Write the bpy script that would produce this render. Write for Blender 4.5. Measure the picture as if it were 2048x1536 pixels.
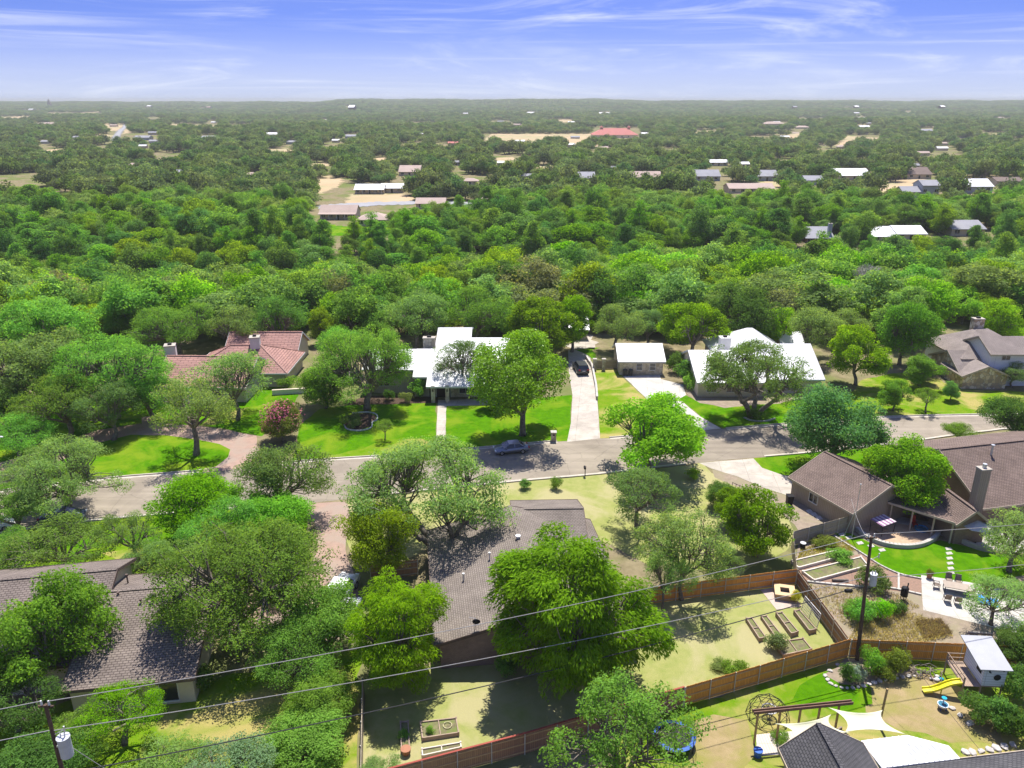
import bpy, bmesh, math, random
import numpy as np
from mathutils import Vector, Matrix
from mathutils.geometry import tessellate_polygon

for o in list(bpy.data.objects):
    bpy.data.objects.remove(o)
SC = bpy.context.scene
COL = SC.collection
R = math.radians
random.seed(7)

# ------------------------------------------------------------------ camera
FOC, CAMH = 1560.0, 45.0                  # focal length in photo pixels, drone height
PITCH = math.atan(568.0 / FOC)
cd = bpy.data.cameras.new('drone_camera')
cd.sensor_width = 36.0
cd.lens = 36.0 * FOC / 2048.0
cd.clip_start, cd.clip_end = 0.5, 30000.0
cam = bpy.data.objects.new('drone_camera', cd)
cam.location = (0, 0, CAMH)
cam.rotation_euler = (math.pi / 2 - PITCH, 0, 0)
COL.objects.link(cam)
SC.camera = cam

# ------------------------------------------------------------------ sky and sun
SUN_EL, SUN_AZ = R(66), R(8)              # sun stands over the far side, a little to the right
w = bpy.data.worlds.new('World')
SC.world = w
w.use_nodes = True
nt = w.node_tree
nt.nodes.clear()
def wn(t, **k):
    n = nt.nodes.new(t)
    for a, b in k.items():
        setattr(n, a, b)
    return n
L = nt.links.new
out = wn('ShaderNodeOutputWorld')
bg = wn('ShaderNodeBackground')
bg.inputs['Strength'].default_value = 0.117
sky = wn('ShaderNodeTexSky', sky_type='NISHITA', sun_disc=False)
sky.sun_elevation = SUN_EL
sky.sun_rotation = SUN_AZ
sky.altitude = 300
sky.air_density, sky.dust_density, sky.ozone_density = 1.0, 0.4, 2.2
tc = wn('ShaderNodeTexCoord')
sep = wn('ShaderNodeSeparateXYZ')
L(tc.outputs['Generated'], sep.inputs[0])
zs = wn('ShaderNodeMath', operation='MULTIPLY_ADD')      # clear deep-blue air: the pale band hugs the horizon
zs.inputs[1].default_value, zs.inputs[2].default_value = 6.0, 0.10
L(sep.outputs['Z'], zs.inputs[0])
cmb = wn('ShaderNodeCombineXYZ')
L(sep.outputs['X'], cmb.inputs[0]); L(sep.outputs['Y'], cmb.inputs[1]); L(zs.outputs[0], cmb.inputs[2])
nrm = wn('ShaderNodeVectorMath', operation='NORMALIZE')
L(cmb.outputs[0], nrm.inputs[0])
L(nrm.outputs[0], sky.inputs[0])
tint = wn('ShaderNodeMix', data_type='RGBA', blend_type='MULTIPLY')
tint.inputs['Factor'].default_value = 1.0
tint.inputs['B'].default_value = (0.47, 0.49, 0.77, 1)
L(sky.outputs[0], tint.inputs['A'])
# pale veil near the horizon
veil = wn('ShaderNodeMapRange', interpolation_type='SMOOTHSTEP')
veil.inputs['From Min'].default_value, veil.inputs['From Max'].default_value = 0.0, 0.098
veil.inputs['To Min'].default_value, veil.inputs['To Max'].default_value = 0.90, 0.0
L(sep.outputs['Z'], veil.inputs['Value'])
m1 = wn('ShaderNodeMix', data_type='RGBA')
m1.inputs['B'].default_value = (2.5, 2.75, 3.5, 1)
L(veil.outputs[0], m1.inputs['Factor']); L(tint.outputs['Result'], m1.inputs['A'])
# cirrus
def cirrus(sx, sz, scale, lo, hi, dist, rot):
    mp = wn('ShaderNodeMapping')
    mp.inputs['Scale'].default_value = (sx, sx, sz)
    mp.inputs['Rotation'].default_value = (0, rot, 0)
    L(tc.outputs['Generated'], mp.inputs[0])
    n = wn('ShaderNodeTexNoise')
    n.inputs['Scale'].default_value = scale
    n.inputs['Detail'].default_value = 8
    n.inputs['Roughness'].default_value = 0.62
    n.inputs['Distortion'].default_value = dist
    L(mp.outputs[0], n.inputs['Vector'])
    r = wn('ShaderNodeMapRange', interpolation_type='SMOOTHSTEP')
    r.inputs['From Min'].default_value, r.inputs['From Max'].default_value = lo, hi
    L(n.outputs[0], r.inputs['Value'])
    return r
c1 = cirrus(4.2, 26, 1.0, 0.48, 0.86, 1.0, R(-6))
c2 = cirrus(1.3, 50, 1.3, 0.52, 0.90, 0.7, R(1.5))
ad = wn('ShaderNodeMath', operation='MAXIMUM')
L(c1.outputs[0], ad.inputs[0]); L(c2.outputs[0], ad.inputs[1])
am = wn('ShaderNodeMath', operation='MULTIPLY')
am.inputs[1].default_value = 0.8
L(ad.outputs[0], am.inputs[0])
m2 = wn('ShaderNodeMix', data_type='RGBA')
m2.inputs['B'].default_value = (3.7, 3.9, 4.4, 1)
L(am.outputs[0], m2.inputs['Factor']); L(m1.outputs['Result'], m2.inputs['A'])
L(m2.outputs['Result'], bg.inputs['Color'])
L(bg.outputs[0], out.inputs['Surface'])

sl = bpy.data.lights.new('sun', 'SUN')
sl.energy = 4.0
sl.angle = R(0.53)
sl.color = (1.0, 0.955, 0.88)
sun = bpy.data.objects.new('sun', sl)
sd = Vector((math.sin(SUN_AZ) * math.cos(SUN_EL), math.cos(SUN_AZ) * math.cos(SUN_EL), math.sin(SUN_EL)))
sun.rotation_euler = sd.to_track_quat('Z', 'Y').to_euler()
sun.location = (0, 0, 300)
COL.objects.link(sun)

vs = SC.view_settings
vs.view_transform, vs.look, vs.exposure, vs.gamma = 'Standard', 'None', 1.12, 1.0
vs.use_curve_mapping = False
cy = SC.cycles
cy.max_bounces, cy.diffuse_bounces, cy.glossy_bounces, cy.transmission_bounces = 7, 4, 2, 4
cy.transparent_max_bounces, cy.volume_bounces = 6, 1
cy.use_adaptive_sampling = True
cy.adaptive_threshold = 0.015
cy.use_denoising = True
cy.denoiser = 'OPENIMAGEDENOISE'
cy.denoising_input_passes = 'RGB_ALBEDO_NORMAL'
cy.denoising_prefilter = 'ACCURATE'
cy.caustics_reflective = cy.caustics_refractive = False

# ------------------------------------------------------------------ geometry helpers
CP, SP = math.cos(PITCH), math.sin(PITCH)
def P(u, v, z=0.0):
    """World point at height z seen at photo pixel (u, v)."""
    dx, dy, dz = (u - 1024) / FOC, CP + (768 - v) / FOC * SP, -SP + (768 - v) / FOC * CP
    t = (z - CAMH) / dz
    return Vector((t * dx, t * dy, z))
def PX(p):
    """Photo pixel and depth of a world point."""
    Z = p[1] * CP - (p[2] - CAMH) * SP
    yy = p[1] * SP + (p[2] - CAMH) * CP
    return 1024 + FOC * p[0] / Z, 768 - FOC * yy / Z, Z

class MB:
    """Collects shapes into one mesh."""
    def __init__(s):
        s.v, s.f = [], []
    def add(s, vs, fs):
        n = len(s.v)
        s.v += [tuple(p) for p in vs]
        s.f += [tuple(i + n for i in f) for f in fs]
        return s
    def hexa(s, a):
        return s.add(a, [(3, 2, 1, 0), (4, 5, 6, 7), (0, 1, 5, 4), (1, 2, 6, 5), (2, 3, 7, 6), (3, 0, 4, 7)])
    def box(s, x0, x1, y0, y1, z0, z1):
        return s.hexa([(x0, y0, z0), (x1, y0, z0), (x1, y1, z0), (x0, y1, z0), (x0, y0, z1), (x1, y0, z1), (x1, y1, z1), (x0, y1, z1)])
    def bar(s, a, b, w, h, up=(0, 0, 1)):
        a, b = Vector(a), Vector(b)
        d = (b - a).normalized()
        sd_ = d.cross(Vector(up))
        if sd_.length < 1e-4:
            sd_ = d.cross(Vector((1, 0, 0)))
        sd_.normalize()
        u = sd_.cross(d).normalized()
        sw, uh = sd_ * w / 2, u * h / 2
        return s.hexa([a - sw - uh, a + sw - uh, b + sw - uh, b - sw - uh, a - sw + uh, a + sw + uh, b + sw + uh, b - sw + uh])
    def tube(s, pts, rad, n=6, cap=True):
        pts = [Vector(p) for p in pts]
        if not hasattr(rad, '__len__'):
            rad = [rad] * len(pts)
        rings = []
        for i, p in enumerate(pts):
            d = (pts[min(i + 1, len(pts) - 1)] - pts[max(i - 1, 0)])
            d = d.normalized() if d.length > 1e-9 else Vector((0, 0, 1))
            a = d.cross(Vector((0.31, 0.95, 0.05)))
            if a.length < 1e-3:
                a = d.cross(Vector((1, 0, 0)))
            a.normalize()
            b = d.cross(a)
            rings.append([p + (a * math.cos(2 * math.pi * k / n) + b * math.sin(2 * math.pi * k / n)) * rad[i] for k in range(n)])
        vs = [q for r in rings for q in r]
        fs = []
        for i in range(len(pts) - 1):
            for k in range(n):
                k2 = (k + 1) % n
                fs.append((i * n + k, i * n + k2, (i + 1) * n + k2, (i + 1) * n + k))
        if cap:
            fs.append(tuple(range(n - 1, -1, -1)))
            m = (len(pts) - 1) * n
            fs.append(tuple(range(m, m + n)))
        return s.add(vs, fs)
    def slab(s, poly, th, dirn=(0, 0, -1)):
        """polygon (top) thickened downwards"""
        n = len(poly)
        d = Vector(dirn) * th
        top = [Vector(p) for p in poly]
        bot = [p + d for p in top]
        fs = [tuple(range(n)), tuple(range(2 * n - 1, n - 1, -1))]
        for i in range(n):
            j = (i + 1) % n
            fs.append((i, i + n, j + n, j))
        return s.add(top + bot, fs)
    def ell(s, c, rx, ry, rz, nu=10, nv=6):
        vs, fs = [], []
        for j in range(nv + 1):
            th = math.pi * j / nv
            for i in range(nu):
                a = 2 * math.pi * i / nu
                vs.append((c[0] + rx * math.sin(th) * math.cos(a), c[1] + ry * math.sin(th) * math.sin(a), c[2] + rz * math.cos(th)))
        for j in range(nv):
            for i in range(nu):
                i2 = (i + 1) % nu
                fs.append((j * nu + i, (j + 1) * nu + i, (j + 1) * nu + i2, j * nu + i2))
        return s.add(vs, fs)
    def build(s, name, m, parent=None, smooth=False):
        me = bpy.data.meshes.new(name)
        me.from_pydata(s.v, [], s.f)
        me.update()
        if len(s.f) < 60000:
            uv = me.uv_layers.new(name='UVMap')
            nl = len(me.loops)
            buf = np.zeros((nl, 2), 'f')
            co = np.array(s.v, 'f')
            for p in me.polygons:
                n = p.normal
                if abs(n.z) > 0.995:
                    u, v = (1, 0, 0), (0, 1, 0)
                else:
                    uu = Vector((0, 0, 1)).cross(n).normalized()
                    vv = n.cross(uu)
                    u, v = tuple(uu), tuple(vv)
                for li in p.loop_indices:
                    c = co[me.loops[li].vertex_index]
                    buf[li, 0] = c[0] * u[0] + c[1] * u[1] + c[2] * u[2]
                    buf[li, 1] = c[0] * v[0] + c[1] * v[1] + c[2] * v[2]
            uv.data.foreach_set('uv', buf.ravel())
        if smooth:
            for p in me.polygons:
                p.use_smooth = True
        if m:
            me.materials.append(m)
        o = bpy.data.objects.new(name, me)
        COL.objects.link(o)
        if parent is not None:
            o.parent = parent
        return o

def tag(o, label=None, cat=None, group=None, kind=None):
    if label: o['label'] = label
    if cat: o['category'] = cat
    if group: o['group'] = group
    if kind: o['kind'] = kind
    return o
def empty(name, loc=(0, 0, 0), rz=0.0):
    o = bpy.data.objects.new(name, None)
    o.location = loc
    o.rotation_euler = (0, 0, rz)
    o.empty_display_size = 0.5
    COL.objects.link(o)
    return o
def thing(name, label, cat, loc=(0, 0, 0), rz=0.0, group=None):
    return tag(empty(name, loc, rz), label, cat, group)
def copy_tree(o, parent=None):
    c = o.copy()
    COL.objects.link(c)
    c.parent = parent
    for ch in list(o.children):
        copy_tree(ch, c)
    return c

# ------------------------------------------------------------------ materials
MATS = {}
def nodes(name):
    m = bpy.data.materials.new(name)
    m.use_nodes = True
    n = m.node_tree
    b = n.nodes['Principled BSDF']
    MATS[name] = m
    return m, n, b
def nn(n, t, ins=None, **k):
    x = n.nodes.new(t)
    for a, b in k.items():
        setattr(x, a, b)
    for a, b in (ins or {}).items():
        x.inputs[a].default_value = b
    return x
def rgba(c):
    return (c[0], c[1], c[2], 1)
def mat(name, c1, c2=None, scale=3.0, rough=0.8, bump=0.0, bscale=None, metal=0.0, spec=0.12, c3=None, scale3=0.3, lo=0.35, hi=0.65, coord='Object'):
    """Colour mottled by one or two noises, with fine relief."""
    m, n, b = nodes(name)
    b.inputs['Roughness'].default_value = rough
    b.inputs['Metallic'].default_value = metal
    b.inputs['Specular IOR Level'].default_value = spec
    t = nn(n, 'ShaderNodeTexCoord')
    col = None
    if c2 is None:
        c2 = tuple(x * 0.82 for x in c1)
    no = nn(n, 'ShaderNodeTexNoise', {'Scale': scale, 'Detail': 6.0, 'Roughness': 0.65})
    n.links.new(t.outputs[coord], no.inputs['Vector'])
    mr = nn(n, 'ShaderNodeMapRange', {'From Min': lo, 'From Max': hi})
    n.links.new(no.outputs[0], mr.inputs['Value'])
    mx = nn(n, 'ShaderNodeMix', data_type='RGBA')
    mx.inputs['A'].default_value, mx.inputs['B'].default_value = rgba(c1), rgba(c2)
    n.links.new(mr.outputs[0], mx.inputs['Factor'])
    col = mx.outputs['Result']
    if c3 is not None:
        n3 = nn(n, 'ShaderNodeTexNoise', {'Scale': scale3, 'Detail': 5.0, 'Roughness': 0.6, 'Distortion': 0.6})
        n.links.new(t.outputs[coord], n3.inputs['Vector'])
        r3 = nn(n, 'ShaderNodeMapRange', {'From Min': 0.46, 'From Max': 0.6})
        n.links.new(n3.outputs[0], r3.inputs['Value'])
        mx3 = nn(n, 'ShaderNodeMix', data_type='RGBA')
        mx3.inputs['B'].default_value = rgba(c3)
        n.links.new(col, mx3.inputs['A'])
        n.links.new(r3.outputs[0], mx3.inputs['Factor'])
        col = mx3.outputs['Result']
    n.links.new(col, b.inputs['Base Color'])
    if bump:
        bn = nn(n, 'ShaderNodeTexNoise', {'Scale': bscale or scale * 6, 'Detail': 4.0})
        n.links.new(t.outputs[coord], bn.inputs['Vector'])
        bp = nn(n, 'ShaderNodeBump', {'Strength': bump, 'Distance': 0.1})
        n.links.new(bn.outputs[0], bp.inputs['Height'])
        n.links.new(bp.outputs[0], b.inputs['Normal'])
    return m
def shingle(name, c1, c2, mortar, row=0.19, brick=0.42, rough=0.9, bump=0.6, off=0.5, stain=0.25, msize=0.03):
    """Rows of shingles, bricks or tiles on face-aligned UVs (metres)."""
    m, n, b = nodes(name)
    b.inputs['Roughness'].default_value = rough
    b.inputs['Specular IOR Level'].default_value = 0.2
    uv = nn(n, 'ShaderNodeUVMap')
    br = nn(n, 'ShaderNodeTexBrick', {'Scale': 1.0, 'Mortar Size': msize, 'Mortar Smooth': 0.3, 'Bias': 0.0, 'Brick Width': brick, 'Row Height': row})
    br.offset = off
    br.inputs['Color1'].default_value, br.inputs['Color2'].default_value, br.inputs['Mortar'].default_value = rgba(c1), rgba(c2), rgba(mortar)
    n.links.new(uv.outputs[0], br.inputs['Vector'])
    no = nn(n, 'ShaderNodeTexNoise', {'Scale': 0.35, 'Detail': 6.0, 'Roughness': 0.7})
    n.links.new(uv.outputs[0], no.inputs['Vector'])
    mr = nn(n, 'ShaderNodeMapRange', {'From Min': 0.3, 'From Max': 0.7, 'To Min': 1 - stain, 'To Max': 1 + stain})
    n.links.new(no.outputs[0], mr.inputs['Value'])
    mx = nn(n, 'ShaderNodeMix', {'Factor': 1.0}, data_type='RGBA', blend_type='MULTIPLY')
    n.links.new(br.outputs[0], mx.inputs['A'])
    n.links.new(mr.outputs[0], mx.inputs['B'])
    n.links.new(mx.outputs['Result'], b.inputs['Base Color'])
    bp = nn(n, 'ShaderNodeBump', {'Strength': bump, 'Distance': 0.03}, invert=True)
    n.links.new(br.outputs['Fac'], bp.inputs['Height'])
    n.links.new(bp.outputs[0], b.inputs['Normal'])
    return m
def stone(name, cols, scale, rough=0.9, gap=(0.35, 0.3, 0.22)):
    m, n, b = nodes(name)
    b.inputs['Roughness'].default_value = rough
    t = nn(n, 'ShaderNodeTexCoord')
    v = nn(n, 'ShaderNodeTexVoronoi', {'Scale': scale, 'Randomness': 0.9})
    n.links.new(t.outputs['Object'], v.inputs['Vector'])
    e = nn(n, 'ShaderNodeTexVoronoi', {'Scale': scale, 'Randomness': 0.9}, feature='DISTANCE_TO_EDGE')
    n.links.new(t.outputs['Object'], e.inputs['Vector'])
    s_ = nn(n, 'ShaderNodeSeparateXYZ')
    n.links.new(v.outputs['Color'], s_.inputs[0])
    cr = nn(n, 'ShaderNodeValToRGB')
    el = cr.color_ramp.elements
    for i, c in enumerate(cols):
        x = i / max(1, len(cols) - 1)
        (el[i] if i < 2 else el.new(x)).color = rgba(c)
    for i in range(len(cols)):
        el[i].position = i / max(1, len(cols) - 1)
    n.links.new(s_.outputs[0], cr.inputs[0])
    mr = nn(n, 'ShaderNodeMapRange', {'From Min': 0.02, 'From Max': 0.07})
    n.links.new(e.outputs['Distance'], mr.inputs['Value'])
    mx = nn(n, 'ShaderNodeMix', data_type='RGBA')
    mx.inputs['A'].default_value = rgba(gap)
    n.links.new(cr.outputs[0], mx.inputs['B'])
    n.links.new(mr.outputs[0], mx.inputs['Factor'])
    n.links.new(mx.outputs['Result'], b.inputs['Base Color'])
    bp = nn(n, 'ShaderNodeBump', {'Strength': 0.6, 'Distance': 0.05})
    n.links.new(mr.outputs[0], bp.inputs['Height'])
    n.links.new(bp.outputs[0], b.inputs['Normal'])
    return m
def siding(name, c1, c2, step=0.25, vertical=True, bump=0.5):
    m, n, b = nodes(name)
    b.inputs['Roughness'].default_value = 0.75
    uv = nn(n, 'ShaderNodeUVMap')
    wv = nn(n, 'ShaderNodeTexBrick', {'Scale': 1.0, 'Mortar Size': 0.02, 'Brick Width': step if vertical else 60.0, 'Row Height': 60.0 if vertical else step})
    wv.offset = 0.0
    wv.inputs['Color1'].default_value, wv.inputs['Color2'].default_value = rgba(c1), rgba(c2)
    wv.inputs['Mortar'].default_value = rgba(tuple(x * 0.6 for x in c1))
    n.links.new(uv.outputs[0], wv.inputs['Vector'])
    n.links.new(wv.outputs[0], b.inputs['Base Color'])
    bp = nn(n, 'ShaderNodeBump', {'Strength': bump, 'Distance': 0.02}, invert=True)
    n.links.new(wv.outputs['Fac'], bp.inputs['Height'])
    n.links.new(bp.outputs[0], b.inputs['Normal'])
    return m
def leafmat(name, trans=0.56, sheen=0.0):
    """Leaf colour comes from the object's own colour, varied leaf by leaf."""
    m, n, b = nodes(name)
    n.nodes.remove(b)
    o = n.nodes['Material Output']
    oi = nn(n, 'ShaderNodeObjectInfo')
    at = nn(n, 'ShaderNodeAttribute', attribute_name='lv')
    mr = nn(n, 'ShaderNodeMapRange', {'To Min': 0.62, 'To Max': 1.42})
    n.links.new(at.outputs['Fac'], mr.inputs['Value'])
    mx = nn(n, 'ShaderNodeMix', {'Factor': 1.0}, data_type='RGBA', blend_type='MULTIPLY')
    n.links.new(oi.outputs['Color'], mx.inputs['A'])
    n.links.new(mr.outputs[0], mx.inputs['B'])
    hr = nn(n, 'ShaderNodeMapRange', {'To Min': 0.485, 'To Max': 0.515})
    n.links.new(oi.outputs['Random'], hr.inputs['Value'])
    vr = nn(n, 'ShaderNodeMapRange', {'To Min': 0.85, 'To Max': 1.18})
    n.links.new(oi.outputs['Random'], vr.inputs['Value'])
    hs = nn(n, 'ShaderNodeHueSaturation')
    n.links.new(hr.outputs[0], hs.inputs['Hue'])
    n.links.new(vr.outputs[0], hs.inputs['Value'])
    n.links.new(mx.outputs['Result'], hs.inputs['Color'])
    d = nn(n, 'ShaderNodeBsdfDiffuse')
    tr = nn(n, 'ShaderNodeBsdfTranslucent')
    n.links.new(hs.outputs[0], d.inputs[0])
    ty = nn(n, 'ShaderNodeMix', {'Factor': 1.0, 'B': (1.25, 1.15, 0.5, 1)}, data_type='RGBA', blend_type='MULTIPLY')
    ty.inputs['B'].default_value = (1.45, 1.35, 0.5, 1)
    n.links.new(hs.outputs[0], ty.inputs['A'])
    n.links.new(ty.outputs['Result'], tr.inputs[0])
    ms = nn(n, 'ShaderNodeMixShader', {0: trans})
    n.links.new(d.outputs[0], ms.inputs[1]); n.links.new(tr.outputs[0], ms.inputs[2])
    g = nn(n, 'ShaderNodeBsdfGlossy', {'Roughness': 0.42, 'Color': (1, 1, 1, 1)})
    m2_ = nn(n, 'ShaderNodeMixShader', {0: sheen})
    n.links.new(ms.outputs[0], m2_.inputs[1]); n.links.new(g.outputs[0], m2_.inputs[2])
    n.links.new(m2_.outputs[0], o.inputs['Surface'])
    return m
def joints(m, w=3.2, dark=.72, size=.012):
    n = m.node_tree
    b = n.nodes['Principled BSDF']
    src = b.inputs['Base Color'].links[0].from_socket
    t = nn(n, 'ShaderNodeTexCoord')
    mp = nn(n, 'ShaderNodeMapping', {'Rotation': (0, 0, .12)})
    n.links.new(t.outputs['Object'], mp.inputs[0])
    br = nn(n, 'ShaderNodeTexBrick', {'Scale': 1.0, 'Mortar Size': size * 3, 'Brick Width': w, 'Row Height': w, 'Mortar Smooth': .2})
    br.offset = 0
    br.inputs['Color1'].default_value, br.inputs['Color2'].default_value, br.inputs['Mortar'].default_value = (1, 1, 1, 1), (.93, .93, .92, 1), (dark, dark, dark, 1)
    n.links.new(mp.outputs[0], br.inputs['Vector'])
    mx = nn(n, 'ShaderNodeMix', {'Factor': 1.0}, data_type='RGBA', blend_type='MULTIPLY')
    n.links.new(src, mx.inputs['A']); n.links.new(br.outputs[0], mx.inputs['B'])
    st = nn(n, 'ShaderNodeTexNoise', {'Scale': .55, 'Detail': 8.0, 'Roughness': .75, 'Distortion': .8})
    n.links.new(t.outputs['Object'], st.inputs['Vector'])
    sr = nn(n, 'ShaderNodeMapRange', {'From Min': .35, 'From Max': .62, 'To Min': .80, 'To Max': 1.05})
    n.links.new(st.outputs[0], sr.inputs['Value'])
    m2_ = nn(n, 'ShaderNodeMix', {'Factor': 1.0}, data_type='RGBA', blend_type='MULTIPLY')
    n.links.new(mx.outputs['Result'], m2_.inputs['A']); n.links.new(sr.outputs[0], m2_.inputs['B'])
    n.links.new(m2_.outputs['Result'], b.inputs['Base Color'])
    return m
def worn_road(m):
    n = m.node_tree
    b = n.nodes['Principled BSDF']
    src = b.inputs['Base Color'].links[0].from_socket
    t = nn(n, 'ShaderNodeTexCoord')
    mp = nn(n, 'ShaderNodeMapping', {'Rotation': (0, 0, -.16), 'Scale': (.03, .75, 1)})
    n.links.new(t.outputs['Object'], mp.inputs[0])
    s1 = nn(n, 'ShaderNodeTexNoise', {'Scale': 1.0, 'Detail': 5.0, 'Roughness': .6})
    n.links.new(mp.outputs[0], s1.inputs['Vector'])
    r1 = nn(n, 'ShaderNodeMapRange', {'From Min': .35, 'From Max': .65, 'To Min': .86, 'To Max': 1.1})
    n.links.new(s1.outputs[0], r1.inputs['Value'])
    wd = nn(n, 'ShaderNodeTexNoise', {'Scale': .5, 'Detail': 3.0})
    n.links.new(t.outputs['Object'], wd.inputs['Vector'])
    ad_ = nn(n, 'ShaderNodeMix', {'Factor': .35}, data_type='VECTOR')
    n.links.new(t.outputs['Object'], ad_.inputs[4]); n.links.new(wd.outputs['Color'], ad_.inputs[5])
    v = nn(n, 'ShaderNodeTexVoronoi', {'Scale': .28, 'Randomness': 1.0}, feature='DISTANCE_TO_EDGE')
    n.links.new(ad_.outputs[1], v.inputs['Vector'])
    r2 = nn(n, 'ShaderNodeMapRange', {'From Min': .004, 'From Max': .010, 'To Min': .84, 'To Max': 1.0})
    n.links.new(v.outputs['Distance'], r2.inputs['Value'])
    mu = nn(n, 'ShaderNodeMath', operation='MULTIPLY')
    n.links.new(r1.outputs[0], mu.inputs[0]); n.links.new(r2.outputs[0], mu.inputs[1])
    mx = nn(n, 'ShaderNodeMix', {'Factor': 1.0}, data_type='RGBA', blend_type='MULTIPLY')
    n.links.new(src, mx.inputs['A']); n.links.new(mu.outputs[0], mx.inputs['B'])
    n.links.new(mx.outputs['Result'], b.inputs['Base Color'])
    return m
def glass(name, c=(0.02, 0.025, 0.03), rough=0.08):
    m, n, b = nodes(name)
    b.inputs['Base Color'].default_value = rgba(c)
    b.inputs['Roughness'].default_value = rough
    b.inputs['Specular IOR Level'].default_value = 0.7
    return m

M_LEAF = leafmat('leaf')
M_LEAFG = leafmat('leaf_glossy', 0.45, 0.01)
M_BARK = mat('bark', (0.25, 0.215, 0.18), (0.105, 0.085, 0.07), 3.0, 0.95, 0.6)
M_BARKP = mat('bark_pale', (0.52, 0.48, 0.43), (0.36, 0.32, 0.28), 3.0, 0.95, 0.4)

# ------------------------------------------------------------------ tree meshes
def unit(a):
    return a / np.maximum(np.linalg.norm(a, axis=1, keepdims=True), 1e-6)
def leaf_mesh(name, C, N, T, Ln, Wd, lv, m):
    n = len(C)
    T = unit(T - N * np.sum(T * N, 1, keepdims=True))
    B = np.cross(N, T)
    Ln, Wd = Ln[:, None], Wd[:, None]
    V = np.empty((n, 4, 3), 'f')
    V[:, 0] = C - T * Ln * .5
    V[:, 1] = C + B * Wd * .5 - T * Ln * .05
    V[:, 2] = C + T * Ln * .5
    V[:, 3] = C - B * Wd * .5 - T * Ln * .05
    me = bpy.data.meshes.new(name)
    me.vertices.add(4 * n)
    me.vertices.foreach_set('co', V.ravel())
    me.loops.add(4 * n)
    me.loops.foreach_set('vertex_index', np.arange(4 * n, dtype='i'))
    me.polygons.add(n)
    me.polygons.foreach_set('loop_start', np.arange(0, 4 * n, 4, dtype='i'))
    me.update(calc_edges=True)
    a = me.attributes.new('lv', 'FLOAT', 'FACE')
    a.data.foreach_set('value', lv.astype('f'))
    me.materials.append(m)
    return me
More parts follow.
